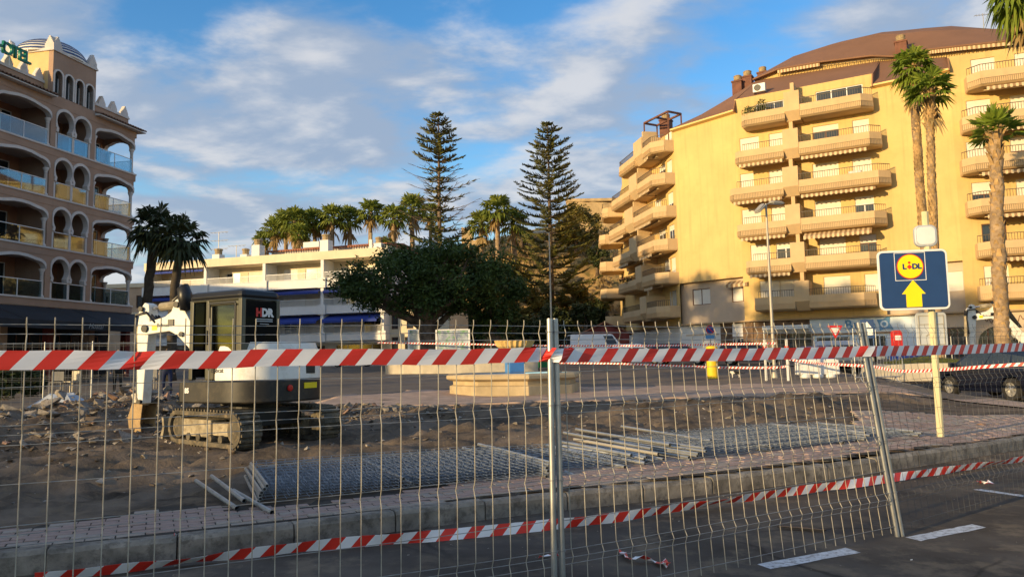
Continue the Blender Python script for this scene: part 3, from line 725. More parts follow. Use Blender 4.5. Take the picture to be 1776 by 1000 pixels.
for k in range(9):   # dome of alternating bands
    a0, a1 = math.pi / 2 * k / 9, math.pi / 2 * (k + 1) / 9
    for half in range(2):
        b0 = a0 + (a1 - a0) * (0 if half == 0 else .5); b1 = a0 + (a1 - a0) * (.5 if half == 0 else 1)
        b = MB(); R_, H_ = 1.95, 1.2
        o = 0.02 * half
        b.lathe([((R_ + o) * math.cos(b0), tz + .1 + (H_ + o) * math.sin(b0)), (max(.01, (R_ + o) * math.cos(b1)), tz + .1 + (H_ + o) * math.sin(b1))], (5.35, -1.75, 0), 32)
        b.build('dome_band', 'dome_white' if half == 0 else 'dome_blue', hotel, auto=60)
hs = thing('hotel_sign', 'green raised HOTEL letters on posts above the hotel parapet', 'sign', hotel.location + HX * 9.3 + HY * -0.2 + V((0, 0, 18.2)), hotel.rotation_euler.z)
for ch, u in (('H', 1.12), ('O', .66), ('T', .16), ('E', -.26), ('L', -.62)):
    o = put_text('letter', text_mesh(ch, 0.92, 0.07, 'sign_green', bold=0.02), hs, frame((u, 0.12, 0.42), (-1, 0, 0), (0, 1, 0)))
b = MB()
for u in (-.75, .4, 1.5): b.bar((u, 0, -.1), (u, 0, 1.35), .035)
b.bar((-.8, .0, .5), (1.6, 0, .5), .03); b.build('sign_post', 'white_metal', hs)
# ground floor: glazed front coloured near-black for the shaded interior, red columns, long black awnings
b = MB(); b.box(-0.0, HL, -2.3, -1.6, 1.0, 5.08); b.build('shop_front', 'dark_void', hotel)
for u in frange(0.2, HL - .3, 3.4):
    b = MB(); b.box(u - .2, u + .2, -.45, -.05, 0.9, 5.09); b.build('pillar', 'hotel_wall' if int(u) % 2 else 'house_red', hotel)
for u in frange(1.2, HL - 2.5, 3.4): window(hotel, HMB @ Matrix.Translation((0, -.7, 0)), -(u + 2.2), -(u), 1.4, 3.6, -.01, 'window_dark', 'wood_brown', 3)
for u0, u1 in ((-0.6, 5.0), (5.06, 10.6), (10.66, 12.7)):
    b = MB(); P = [(0.05, 5.05), (2.5, 4.15), (2.5, 3.72), (2.47, 3.72), (2.47, 4.12), (0.05, 5.01)]
    b.prism([(u0, y, z) for y, z in P], (u1 - u0, 0, 0)); aw = b.build('awning', 'black_canvas', hotel)
    if u0 > 0 and u0 < 10: n = text_mesh('Hostal', 0.42, 0.003, 'canvas_script', shear=0.35); put_text('awning_writing', n, aw, frame((5.9, 2.515, 3.82), (-1, 0, 0), (0, 1, 0)))

# ------------------------------------------------------------------ tan house between the hotel and the white block
b0 = at(182, 560, 78)
tan = thing('tan_house', 'low tan flat roofed house between the hotel corner and the dark palms', 'building', (b0.x - 22, b0.y + 8, 0), rad(-8))
b = MB(); MT = Matrix.Identity(4)
wall_panel(b, MT, 0, 27, 0.8, 10.3, [(u, u + 1.6, z, z + 1.4) for u in (3, 8, 13, 18, 23) for z in (2.6, 5.4, 8.0)], 0.15); b.box(0, 27, 0.17, 12, 0.8, 10.25)
b.build('wall', 'tan_wall', tan)
b = MB(); b.box(-.1, 27.1, -.15, 12.1, 10.3, 10.75); b.box(-0.1, 27.1, -.5, -0.01, 7.1, 7.5); b.build('parapet', 'cream_wall', tan)
for u in (3, 8, 13, 18, 23):
    for z in (2.6, 5.4, 8.0): window(tan, MT, u, u + 1.6, z, z + 1.4, .14, 'window_dark', 'wood_brown')

# ------------------------------------------------------------------ white apartment block behind the digger
WX = V((0.956, -0.294, 0)).normalized()
WO = V((-38.6, 81.6, 0))
white = thing('white_apartment_block', 'white three storey balcony block with blue awnings behind the excavator', 'building', WO, math.atan2(WX.y, WX.x))
pu = lambda px, py=500: plane_u(WO, WX, px, py)[0]
BE = [pu(p) for p in (255, 357, 459, 560, 664)]
W0, W1 = BE[0] - 0.1, BE[-1]
SL = [(3.75, 4.5, 5.2), (6.5, 7.3, 8.0), (9.2, 10.05, 10.75)]
for li, (za, zb, zr) in enumerate(SL):
    b = MB(); b.box(W0, W1, -0.12, 0.0, za, zb); b.box(W0, W1, 0.0, 2.0, za, za + .28); b.build('balcony_band', 'white_wall', white)
    ztop = SL[li + 1][0] if li < 2 else 12.0
    zf = za + .28
    holes = []
    for a, c in zip(BE, BE[1:]):
        w = c - a
        holes += [(a + w * .14, a + w * .38, zf, zf + 2.0), (a + w * .52, a + w * .90, zf, zf + 2.0)]
    b = MB(); wall_panel(b, Matrix.Translation((0, 2.0, 0)), W0, W1, zf, ztop, holes, .12); b.build('back_wall', 'white_wall' if li < 2 else 'cream_wall', white)
    for k, h in enumerate(holes):
        if (k + li) % 3 == 1: window(white, Matrix.Translation((0, 2.0, 0)), *h, .1)
        else: shutter(white, Matrix.Translation((0, 2.0, 0)), *h, .06, 'shutter_white' if k % 4 else 'white_wall')
    for i, (a, c) in enumerate(zip(BE, BE[1:])):
        r = MB(); r.bar((a + .2, -.06, zr), (c - .2, -.06, zr), .05); r.bar((a + .2, -.06, zb + .06), (c - .2, -.06, zb + .06), .04)
        n = int((c - a - .4) / .14)
        for k in range(n): u = a + .25 + k * .14; r.box(u - .016, u + .016, -.075, -.045, zb + .06, zr)
        r.build('railing', 'white_paint', white)
        if (li, i) in ((2, 0), (1, 0), (1, 1), (1, 2), (0, 0), (0, 1), (0, 2), (0, 3), (1, 3)):
            b = MB(); dz = {0: .75, 1: .42, 2: .22}[li]; out = {0: .9, 1: .5, 2: .3}[li]
            b.prism([(a + .25, 0.9, ztop - .05), (a + .25, -out, ztop - dz), (a + .25, -out, ztop - dz - .22), (a + .25, -out + .03, ztop - dz - .22), (a + .25, -out + .03, ztop - dz - .03), (a + .25, 0.9, ztop - .1)], (c - a - .5, 0, 0))
            b.build('awning', 'awning_blue', white)
for i, u in enumerate(BE):
    b = MB(); b.box(u - .17, u + .17, -.16, 0.25, 3.7, 12.0); b.box(u - .1, u + .1, .25, 2.0, 3.7, 12.0); b.build('pier', 'white_wall', white)
    for za, zb, zr in SL:
        b = MB(); b.box(u - .42, u + .42, -.30, -.161, za - .05, zb + .12); b.build('planter_box', 'white_wall', white)
b = MB(); b.box(W0, W1, 2.14, 13, 0.6, 12.0); b.box(W0, W1, 1.6, 2.13, 1.0, 3.75); b.build('wall', 'white_wall', white)
b = MB(); b.box(W0 - .2, W1 + .2, -.2, 13, 12.0, 12.30); b.box(W0 - .2, W1 + .2, -.2, .1, 12.30, 12.85); b.build('roof_parapet', 'cream_wall', white)
pa, pb = pu(446, 440), pu(652, 440)
b = MB(); b.box(pa, pb, 2.5, 11, 12.3, 13.55); b.box(pu(497), pu(525), 3.0, 6, 13.9, 14.5); b.build('penthouse', 'white_wall', white)
b = MB(); b.prism([(pa - .2, 2.0, 13.55), (pa - .2, 2.0, 13.68), (pa - .2, 6, 14.15), (pa - .2, 11, 13.7), (pa - .2, 11, 13.55)], (pb - pa + .4, 0, 0)); pr = b.build('penthouse_roof', 'terracotta_roof', white)
b = MB()
for u in frange(pa, pb, .3): b.box(u - .07, u + .07, 1.93, 1.995, 13.42, 13.6)
b.build('roof_tiles', 'terracotta_roof', pr, kind='stuff')
for px, h, w in ((371, 13.6, .9), (419, 13.4, .8), (440, 14.3, .95), (559, 14.3, .95), (640, 14.0, .3), (652, 13.6, .8)):
    u = pu(px, 435); b = MB(); b.box(u - w / 2, u + w / 2, .3, .3 + w, 12.31, h - .2); ch = b.build('chimney', 'white_wall', white)
    b = MB(); b.lathe([(w * .42, h - .2), (w * .42, h + .25), (w * .5, h + .25), (w * .5, h + .4), (.05, h + .5)], (u, .3 + w / 2, 0), 10); b.build('chimney_pot', 'chimney_cap', ch)
def antenna(px, y0, h, n, label):
    p = WO + WX * pu(px, 440) + V((0, 0.8, 12.3)); a = thing('antenna', label, 'antenna', p)
    m = MB(); m.tube([(0, 0, 0), (0, 0, h)], .035, 6); m.build('mast', 'lamp_grey', a)
    for k in range(n):
        m = MB(); z = h - .1 - k * .9; m.bar((-.9, 0, z), (1.0, 0, z + .1), .04)
        for j in range(5): x = -.8 + j * .4; m.bar((x, -.3, z), (x, .3, z), .02)
        m.build('aerial', 'lamp_grey', a)
antenna(374, 0, 3.6, 3, 'tallest television antenna with three aerials on the white block roof'); antenna(405, 0, 2.0, 1, 'short television antenna with one aerial left of the chimneys')
# ground-floor shops in the shade of the overhang
for a, c in zip(BE, BE[1:]):
    window(white, Matrix.Translation((0, 1.6, 0)), a + .6, c - .6, 1.2, 3.4, -.01, 'window_dark', 'white_metal', 4)
# beige house at the right end of the white block
p0 = at(664, 600, 76); 
hb = thing('beige_house', 'plain beige house at the right end of the white block', 'building', (p0.x + .1, p0.y - 1.0, 0), rad(-12))
b = MB(); H2 = [(1.0, 1.7, 2.0, 4.0), (2.4, 3.1, 2.0, 4.0), (1.0, 1.7, 4.8, 6.2), (2.6, 3.3, 4.8, 6.2)]
wall_panel(b, Matrix.Identity(4), 0, 7, .8, 6.8, H2, .15); b.box(0.0, 7, .17, 7, .8, 6.78); b.build('wall', 'cream_wall', hb)
for h in H2: window(hb, Matrix.Identity(4), *h, .13, 'window_dark', 'wood_brown', 1)
b = MB(); b.box(-.1, 7.1, -.15, 7.1, 6.8, 7.0); b.build('roof', 'terracotta_roof', hb)
# ------------------------------------------------------------------ big yellow apartment building on the right
AP = [V(p + (0,)) for p in [(13.4, 93.0), (12.3, 81.0), (14.9, 66.3), (19.0, 61.3), (28.0, 56.0), (32.1, 53.0), (43.5, 48.6), (52.0, 47.5)]]
apt = thing('apartment_building', 'big curved yellow apartment building with rows of jutting balconies and a brown roof', 'building', (AP[3].x, AP[3].y, 0))
AO = apt.location.copy()
def seg(i):
    """frame of the i-th wall: x along it to the right, y into the building"""
    a, b = AP[i] - AO, AP[i + 1] - AO; x = (b - a).normalized()
    return frame(a, x, (0, 0, 1)), (b - a).length
def seg_u(i, px, py, w=0.0):
    a, b = AP[i], AP[i + 1]; x = (b - a).normalized(); n = V((x.y, -x.x, 0))
    return plane_u(a + n * w, x, px, py)[0]
EAVE = 21.9; FLOORS = [5.25 + 3.0 * k for k in range(6)]     # floor levels of the balconies
PTOP = [6.05 + 3.0 * k for k in range(6)]
def balcony(i, k, u0, u1, dep, cl, cr, label=None, awn=None, rail_gap=0.0):
    """one jutting balcony on wall i at storey k; cl / cr: chamfer depth of its ends"""
    M, L = seg(i); zt = PTOP[k]; zb = zt - 1.06
    def outline(o, drop=0.0):
        return [(u0 + o * .4, 0.0), (u0 + o * .4 + (0 if cl == 0 else 0), -(dep - cl) + (o if cl == 0 else o * .6)), (u0 + cl + o * .4, -dep + o), (u1 - cr - o * .4, -dep + o), (u1 - o * .4, -(dep - cr) + (o if cr == 0 else o * .6)), (u1 - o * .4, 0.0)]
    b = MB(M); R0 = outline(.16); R1 = outline(0); n = 6
    rings = [[(x, y, zb) for x, y in R0], [(x, y, zb + .10) for x, y in R1], [(x, y, zt - .53) for x, y in R1], [(x, y, zt) for x, y in R1]]
    inner = [(x, y, zt) for x, y in outline(.14)]; floor = [(x, y, zt - .75) for x, y in outline(.14)]
    allr = rings + [inner, floor]
    vs = [p for r in allr for p in r]; fs = []
    for q in range(len(allr) - 1):
        for j in range(n - 1): fs.append((q * n + j, q * n + j + 1, (q + 1) * n + j + 1, (q + 1) * n + j))
    fs.append(tuple(range(n - 1, -1, -1))); fs.append(tuple(5 * n + j for j in range(n)))
    b.add(vs, fs)
    bo = b.build('balcony', 'apt_balcony', apt, label=label)
    # vertical slats on the lower half of the front and rails over the parapet
    s = MB(M); r = MB(M)
    path = [V((x, y, 0)) for x, y in outline(-0.025)][1:5]; path2 = [V((x, y, 0)) for x, y in outline(.07)]
    for a, c in zip(path, path[1:]):
        d = (c - a).length
        if d < .05: continue
        m = max(1, int(d / .125))
        for j in range(m + 1):
            p = a.lerp(c, j / m); s.box(p.x - .011, p.x + .011, p.y - .014, p.y + .014, zb + .11, zt - .54)
        s.bar(a + V((0, 0, zt - .55)), c + V((0, 0, zt - .55)), .02); s.bar(a + V((0, 0, zb + .12)), c + V((0, 0, zb + .12)), .02)
    s.build('slats', 'apt_slat' if (k and i != 1 and i != 0) else 'apt_balcony', bo, kind='stuff')
    q0 = path2[1:5] if rail_gap == 0 else path2[2:5]
    if rail_gap: q0[0] = V((u0 + cl + rail_gap, q0[0].y, 0))
    for a, c in zip(q0, q0[1:]):
        d = (c - a).length
        if d < .05: continue
        m = max(1, int(d / .17))
        for j in range(m + 1):
            p = a.lerp(c, j / m); r.box(p.x - .013, p.x + .013, p.y - .013, p.y + .013, zt + .003, zt + .5)
        r.bar(a + V((0, 0, zt + .5)), c + V((0, 0, zt + .5)), .045)
    r.build('railing', 'apt_rail', bo)
    if awn:
        a0, a1, hang = awn
        w = MB(M); n = max(4, int((a1 - a0) / .17)); zz = zb + .02
        for j in range(n):
            x0 = a0 + (a1 - a0) * j / n; x1 = a0 + (a1 - a0) * (j + 1) / n; mi = j % 2
            y0, y1 = -dep + .75, -dep - .10
            w.add([(x0, y0, zz - .02), (x1, y0, zz - .02), (x1, y1, zz - hang), (x0, y1, zz - hang)], [(0, 1, 2, 3)], mi)
            sc_ = .05 if j % 2 else 0.0
            w.add([(x0, y1, zz - hang), (x1, y1, zz - hang), (x1, y1 - .01, zz - hang - .24 + sc_), ((x0 + x1) / 2, y1 - .01, zz - hang - .27 + sc_), (x0, y1 - .01, zz - hang - .24 + sc_)], [(0, 1, 2, 3, 4)], mi)
        w.bar((a0, -dep + .8, zz - .1), (a1, -dep + .8, zz - .1), .16, mi=0)
        w.build('awning', ['awning_light', 'awning_dark'], bo)
    return bo
def fin(i, k, u0, u1, dep, top=1.15):
    """upright wall between two neighbouring balconies, narrowing downwards"""
    M, L = seg(i); zt = PTOP[k] + top; zm = PTOP[k] - .42; zb = PTOP[k] - 1.12
    b = MB(M); d = -dep - .05
    b.add([(u0, d, zt), (u1, d, zt), (u1, 0, zt), (u0, 0, zt), (u0, d, zm), (u1, d, zm), (u1, 0, zm), (u0, 0, zm), (u0 + .05, d + .5, zb), (u1 - .02, d + .5, zb), (u1 - .02, 0, zb), (u0 + .05, 0, zb)],
          [(0, 1, 2, 3), (0, 4, 5, 1), (1, 5, 6, 2), (2, 6, 7, 3), (3, 7, 4, 0), (4, 8, 9, 5), (5, 9, 10, 6), (6, 10, 11, 7), (7, 11, 8, 4), (11, 10, 9, 8)])
    uc = (u0 + u1) / 2
    b.box(uc - .14, uc + .14, -dep + .5, 0, zt - .01, zt + .85)
    b.build('dividing_wall', 'apt_balcony', apt)

bl_r = random.Random(8)
def blind(M, h, k):
    """roller shutter, fully or partly lowered over a dark window"""
    q = bl_r.random(); a, b_, z0, z1 = h
    if q < .62: return shutter(apt, M, a, b_, z0, z1, .1)
    zc = lerp(z0, z1, bl_r.choice((.35, .55, .8)))
    window(apt, M, a, b_, z0, zc, .12, 'window_dark', 'wood_brown' if q < .8 else 'white_metal', 2); shutter(apt, M, a, b_, zc + .002, z1, .1)
# right-hand bay in the middle of the picture (wall 3)
BAYPX = [(1310, 1378, 1404, 1503), (1293, 1371, 1396, 1512), (1277, 1362, 1388, 1521), (1264, 1357, 1384, 1528), (1273, 1357, 1384, 1512), (1284, 1359, 1386, 1497)]
PYR = [513, 444, 373, 303, 236, 174]
DEP = 1.65
M3, L3 = seg(3); holes3 = []
for k, (a, f0, f1, c) in enumerate(BAYPX):
    y = PYR[k]
    ua, uf0, uf1, uc = seg_u(3, a, y + 25, DEP), seg_u(3, f0, y, DEP), seg_u(3, f1, y, DEP), seg_u(3, c, y - 15, DEP) + .55
    aw_l = (ua + .35, uf0 - .1, .10) if k in (1, 2, 3, 4) else None
    aw_r = (uf1 + .15, uc - 1.0, .42 if k == 2 else .16) if k in (2, 3, 4) else None
    balcony(3, k, ua, uf0 + .01, DEP, 0.35 if k else 0, 0, awn=aw_l, rail_gap=.3)
    balcony(3, k, uf1 - .01, uc, DEP, 0, 0.75, awn=aw_r)
    fin(3, k, uf0, uf1, DEP)
    zf = PTOP[k] - .75
    if k < 5:
        for (h0, h1) in ((max(.15, ua + .1), ua + 1.65), (uf0 - 1.35, uf0 + .1), (uf1 + .85, uf1 + 2.75), (uf1 + 3.75, min(L3 - .4, uf1 + 5.4))):
            if h1 - h0 > .5: holes3.append((h0, h1, zf + (0.9 if h0 > uf1 + 3.5 or h0 < ua + .5 else 0), zf + 2.22))
    else:
        holes3 += [(uf1 + 1.0, uf1 + 4.4, zf + .3, zf + 2.0), (ua + .9, uf0 - .3, zf + .2, zf + 1.9)]
w = MB(); wall_panel(w, M3, 0, L3, 4.4, 22.95, holes3, .16); w.build('wall', 'apt_wall', apt)
for n_, h in enumerate(holes3):
    if h[2] > 20: window(apt, M3, *h, .12, 'window_dark', 'white_metal', 3)
    else: blind(M3, h, n_)
# blank wall to its left (wall 2), its lower storey set back
M2, L2 = seg(2)
w = MB(); wall_panel(w, M2, 0, L2, 8.1, EAVE, [], .1)
w.T = M2; w.box(0.0, L2, 0.003, .6, 8.0, 8.099); w.build('wall', 'apt_wall', apt)
LW = M2 @ Matrix.Translation((0, .55, 0))
hh = [(seg_u(2, 1194, 505) , seg_u(2, 1225, 505), 6.0, 7.4), (seg_u(2, 1262, 500), seg_u(2, 1300, 500), 6.0, 7.4)]
w = MB(); wall_panel(w, LW, -.3, L2 + .1, 4.3, 8.0, hh, .15); w.build('wall', 'apt_lower', apt)
for h in hh: window(apt, LW, *h, .12, 'shutter_white', 'wood_brown', 2)
b = MB(LW)
for j in range(10):
    x0 = hh[1][0] - .35 + j * .23; b.add([(x0, -.06, 7.75), (x0 + .21, -.06, 7.75), (x0 + .21, -.6, 7.45), (x0, -.6, 7.45), (x0 + .21, -.61, 7.2), (x0, -.61, 7.2)], [(0, 1, 2, 3), (3, 2, 4, 5)], j % 2)
b.build('awning', ['awning_light', 'awning_dark'], apt)
# left bay seen along its length (wall 1 and the far wall 0)
M1, L1 = seg(1); M0, L0 = seg(0); holes1 = []; D1 = 1.9
FINPX = [(1111, 1121), (1103, 1113), (1092, 1104), (1083, 1097), (1091, 1104), (1099, 1113)]
LEFTPX = [1078, 1070, 1060, 1050, 1057, 1070]
for k in range(6):
    y = [545, 485, 425, 365, 312, 258][k]
    f0 = seg_u(1, FINPX[k][0], y, D1); f1 = seg_u(1, FINPX[k][1], y, D1) + .1; u0 = max(0.2, min(f0 - 2.5, seg_u(1, LEFTPX[k], y + 20, D1)))
    balcony(1, k, f1 - .01, L1 - .05, D1, 0, .95, awn=((f1 + .8, L1 - 1.4, .14) if k else None))
    balcony(1, k, u0, f0 + .01, D1, 0.6, 0, awn=((u0 + .8, f0 - .4, .12) if k in (2, 3) else None))
    fin(1, k, f0, f1, D1)
    zf = PTOP[k] - .75
    if k < 5: holes1 += [(f1 + .9, f1 + 2.6, zf, zf + 2.2), (L1 - 2.0, L1 - .7, zf, zf + 2.2), (f0 - 2.2, f0 - .7, zf, zf + 2.2)]
    else: holes1 += [(f1 + .9, f1 + 2.6, zf, zf + 1.8)]
    if k < 5: balcony(0, k, L0 - 5.0, L0 - .6, D1 + (.7 if 0 < k < 4 else .3), .6, .6)
w = MB(); wall_panel(w, M1, 0, L1, 4.4, EAVE, holes1, .16); w.build('wall', 'apt_wall', apt)
for n_, h in enumerate(holes1): blind(M1, h, n_)
w = MB(); wall_panel(w, M0, 0, L0, 4.4, EAVE - 1.5, [], .1); w.build('wall', 'apt_wall', apt)
w = MB(); wall_panel(w, seg(7 - 1)[0], 0, 8, .5, EAVE, [], .1); w.build('wall', 'apt_wall', apt)
# blank wall behind the palms (wall 4) and right bay (wall 5)
M4, L4 = seg(4)
w = MB(); wall_panel(w, M4, 0, L4, 8.1, EAVE, [], .1); w.T = M4; w.box(0, L4, .003, .5, 8.0, 8.099); w.build('wall', 'apt_wall', apt)
LW4 = M4 @ Matrix.Translation((0, .45, 0)); h4 = [(seg_u(4, 1515, 485), seg_u(4, 1530, 485), 6.1, 7.3), (seg_u(4, 1640, 480), seg_u(4, 1690, 480), 5.9, 7.3)]
h4 = [(max(-.0, a), min(L4 - .1, b_), c, d) for a, b_, c, d in h4]; h4 = [h for h in h4 if h[1] - h[0] > .3]
w = MB(); wall_panel(w, LW4, -.25, L4 + .2, 4.3, 8.0, h4, .15); w.build('wall', 'apt_lower', apt)
for h in h4: shutter(apt, LW4, *h, .1)
M5, L5 = seg(5); holes5 = []
RPX = [1704, 1700, 1682, 1667, 1672, 1680]
for k in range(6):
    u0 = max(.25, seg_u(5, RPX[k], [505, 430, 355, 280, 205, 130][k], DEP)); zf = PTOP[k] - .75
    balcony(5, k, u0, L5 - .6, DEP, .7, .5, awn=((u0 + 1.0, L5 - 1.5, .16) if k in (1, 2, 3, 4, 5) else None))
    holes5 += [(u0 + .5, u0 + 2.0, zf + (.9 if k in (1, 2, 3, 4) else 0), zf + 2.2), (u0 + 3.2, u0 + 5.0, zf, zf + 2.2), (u0 + 6.2, u0 + 7.6, zf, zf + 2.2)]
w = MB(); wall_panel(w, M5, 0, L5, 4.4, 22.95, holes5, .16); w.build('wall', 'apt_wall', apt)
for n_, h in enumerate(holes5):
    if n_ in (3, 4, 1): window(apt, M5, *h, .1, 'window_dark', 'wood_brown', 2)
    else: blind(M5, h, n_)
# floor slab underside over the shops, core that closes the volume
P = [p - AO for p in AP]
def off(i, d):
    a = P[max(0, i - 1)]; b = P[i]; c = P[min(len(P) - 1, i + 1)]
    n = V((0, 0, 0))
    for q, r in ((a, b), (b, c)):
        if (r - q).length > 1e-6: x = (r - q).normalized(); n += V((x.y, -x.x, 0))
    n.normalize(); return b + n * d
b = MB()
ring = [off(i, .02) for i in range(len(P))] + [V((33, 20, 0)), V((0, 45, 0))]
b.prism([(p.x, p.y, 4.28) for p in ring], (0, 0, .12)); b.build('floor_slab', 'apt_soffit', apt)
b = MB(); ring = [off(i, -.9) for i in range(len(P))] + [V((33, 20, 0)), V((0, 45, 0))]
b.prism([(p.x, p.y, .3) for p in ring], (0, 0, 21)); b.build('inner_wall', 'apt_lower', apt)
# eaves and the two-tiered brown roof
def lp(i, t, d, z):
    p = off(i, d).lerp(off(i + 1, d), t); return V((p.x, p.y, z))
def roof_strip(name, A, B, m='apt_roof', th=.12):
    b = MB(); n = len(A); b.strip(A, B); dn = V((0, 0, -th)); b.strip([p + dn for p in B], [p + dn for p in A]); b.strip([p + dn for p in A], A)
    b.add([A[0], B[0], B[0] + dn, A[0] + dn, A[-1], B[-1], B[-1] + dn, A[-1] + dn], [(0, 1, 2, 3), (7, 6, 5, 4)]); return b.build(name, m, apt, auto=35)
for (i, z) in ((2, EAVE), (4, EAVE)):
    b = MB(); L = seg(i)[1]; b.T = seg(i)[0]; b.prism([(-.1, .0, z - .16), (-.1, -.42, z - .05), (-.1, -.42, z + .08), (-.1, .0, z + .08)], (L + .2, 0, 0)); b.build('eave', 'apt_trim', apt)
def lower(i, z_e, d_e, zr0, zr1, d0, d1, n=4):
    A = [lp(i, t / n, d_e, z_e) for t in range(n + 1)]
    B = [lp(i, t / n, -lerp(d0, d1, t / n), lerp(zr0, zr1, t / n)) for t in range(n + 1)]
    return roof_strip('lower_roof', A, B)
lower(2, EAVE + .09, .42, 22.3, 26.0, .6, 5.0)
lower(3, 22.96, -.1, 26.0, 25.6, 5, 5); lower(4, EAVE + .09, .42, 25.6, 24.7, 5, 5); lower(5, 22.96, -.1, 24.7, 24.3, 5, 5); lower(6, EAVE + .09, .4, 24.3, 24.0, 5, 5)
for (i, t) in ((2, 1.0), (4, 0.0), (4, 1.0), (6, 0.0)):   # cheeks where the top balconies cut the roof
    c = MB(); zr = 25.9 if i == 2 else (25.5 if t == 0 else 24.6); q = [lp(i, t, .43, EAVE - .1), lp(i, t, .43, EAVE + .1), lp(i, t, -.08, 22.99), lp(i, t, -4.9, zr), lp(i, t, -4.9, zr - .5), lp(i, t, -.12, EAVE - .1)]
    d_ = V((AP[i + 1] - AP[i]).normalized()) * .1
    c.prism(q, d_); c.build('roof_cheek', 'apt_roof', apt)
lower(1, EAVE + .05, -1.6, 22.6, 22.3, 4.0, 1.6)
A = [(2, .97, 4.9, 25.95, 26.0, 7, 26.1, 10, 26.2), (3, .20, 5, 25.9, 26.5, 9, 29.0, 12.5, 30.3), (3, .55, 5, 25.75, 26.4, 9, 29.4, 13, 31.0), (3, .95, 5, 25.55, 26.05, 9, 29.5, 13, 31.1), (4, .3, 5, 25.3, 25.5, 9, 29.0, 13, 30.8), (4, .75, 5, 24.9, 25.5, 9, 28.7, 13, 30.5), (5, .12, 5, 24.65, 25.3, 9, 28.3, 13, 30.2), (5, .5, 5, 24.45, 25.1, 9, 27.7, 13, 29.3), (5, .98, 5, 24.25, 24.8, 8, 26.2, 11, 27.0)]
b = MB(); b.strip([lp(i, t, -d + .0, z0 - .2) for i, t, d, z0, z1, *_ in A], [lp(i, t, -d, z1 + .2) for i, t, d, z0, z1, *_ in A]); b.build('attic_wall', 'apt_wall', apt)
b = MB()
for q, r in zip(A[1:], A[2:]):
    for s_ in range(14):
        t = s_ / 14; p = lp(q[0], q[1], -q[2] + .25, q[3]).lerp(lp(r[0], r[1], -r[2] + .25, r[3]), t); h = lerp(q[4] - q[3], r[4] - r[3], t) * .55
        b.box(p.x - .02, p.x + .02, p.y - .02, p.y + .02, p.z, p.z + h)
    b.bar(lp(q[0], q[1], -q[2] + .25, q[3] + (q[4] - q[3]) * .55), lp(r[0], r[1], -r[2] + .25, r[3] + (r[4] - r[3]) * .55), .05)
b.build('attic_railing', 'apt_rail', apt)
R0 = [lp(i, t, -d + .55, z1) for i, t, d, z0, z1, *_ in A]; R1 = [lp(a[0], a[1], -a[5], a[6]) for a in A]; R2 = [lp(a[0], a[1], -a[7], a[8]) for a in A]
roof_strip('upper_roof', R0, R1); roof_strip('upper_roof', [p + V((0, 0, -.003)) for p in R1], R2)
for q, r in ((A[1], A[2]), (A[5], A[6]), (A[6], A[7])):     # rolled awnings along the attic
    b = MB(); p0, p1 = lp(q[0], q[1], -q[2] + .5, q[4] - .14), lp(r[0], r[1], -r[2] + .5, r[4] - .14); n = 26
    for s_ in range(n):
        a, c = p0.lerp(p1, s_ / n), p0.lerp(p1, (s_ + 1) / n); b.add([a, c, c + V((0, 0, -.28)), a + V((0, 0, -.28))], [(0, 1, 2, 3)], s_ % 2)
    b.build('attic_awning', ['awning_light', 'awning_dark'], apt)
def chimney(px, py, Y, w, h, label=None):
    p = at(px, py, Y) - AO; b = MB(Matrix.Translation(p) @ Matrix.Rotation(rad(-32), 4, 'Z')); b.box(-w / 2, w / 2, -w / 2, w / 2, -2.6, h); b.box(-w / 2 - .06, w / 2 + .06, -w / 2 - .06, w / 2 + .06, h - .12, h + .02); c = b.build('chimney', 'chimney_brown', apt)
    b = MB(); r = w * .38
    b.lathe([(r, h + .02), (r, h + .1), (r * 1.1, h + .14), (r, h + .2), (r * 1.1, h + .26), (r, h + .32), (r * 1.1, h + .4), (r, h + .44), (r * 1.15, h + .5), (r * .9, h + .56)], p, 12); b.build('chimney_cap', 'chimney_cap', c)
chimney(1280, 154, 67, .85, .65); chimney(1297, 146, 67, .9, .65); chimney(1323, 132, 70, .85, .3); chimney(1563, 84, 59, .85, .5); chimney(1155, 214, 72, 1.0, .3)
b = MB()
pg = at(1118, 240, 71) - AO
for dx_, dy_ in ((0, 0), (1.6, -3.4), (3.0, -2.6), (1.4, .8)): b.bar(pg + V((dx_, dy_, -2)), pg + V((dx_, dy_, 1.5)), .12)
for q, r in (((0, 0), (1.6, -3.4)), ((1.4, .8), (3.0, -2.6)), ((0, 0), (1.4, .8)), ((1.6, -3.4), (3, -2.6)), ((.8, -1.7), (2.2, -.9))): b.bar(pg + V((*q, 1.5)), pg + V((*r, 1.5)), .16)
b.build('pergola', 'wood_brown', apt)
p = at(1317, 153, 60.6)
ra = thing('antenna', 'small television antenna on the brown roof ridge beside the top right palm', 'antenna', at(1706, 42, 66)); b = MB(); b.tube([(0, 0, -1), (0, 0, 1.0)], .03, 6); b.build('mast', 'lamp_grey', ra)
b = MB(); b.bar((-.8, 0, .8), (.5, 0, .9), .03)
for j in range(5): b.bar((-.7 + j * .25, -.25, .82 + j * .02), (-.7 + j * .25, .25, .82 + j * .02), .02)
b.build('aerial', 'lamp_grey', ra)
ac = thing('air_conditioner', 'white air conditioner unit on the brown roof above the planted top balcony', 'air conditioner', p, rad(-32))
b = MB(); b.box(-.5, .5, -.2, .2, -.35, .35); b.build('casing', 'white_metal', ac, bevel=.03)
b = MB(); b.lathe([(.27, 0), (.27, .03), (.22, .03), (.22, .01)], (0, 0, 0), 20); o = b.build('fan_grille', 'dig_dark', ac); o.location = (-.12, -.215, 0); o.rotation_euler = (rad(90), 0, 0)
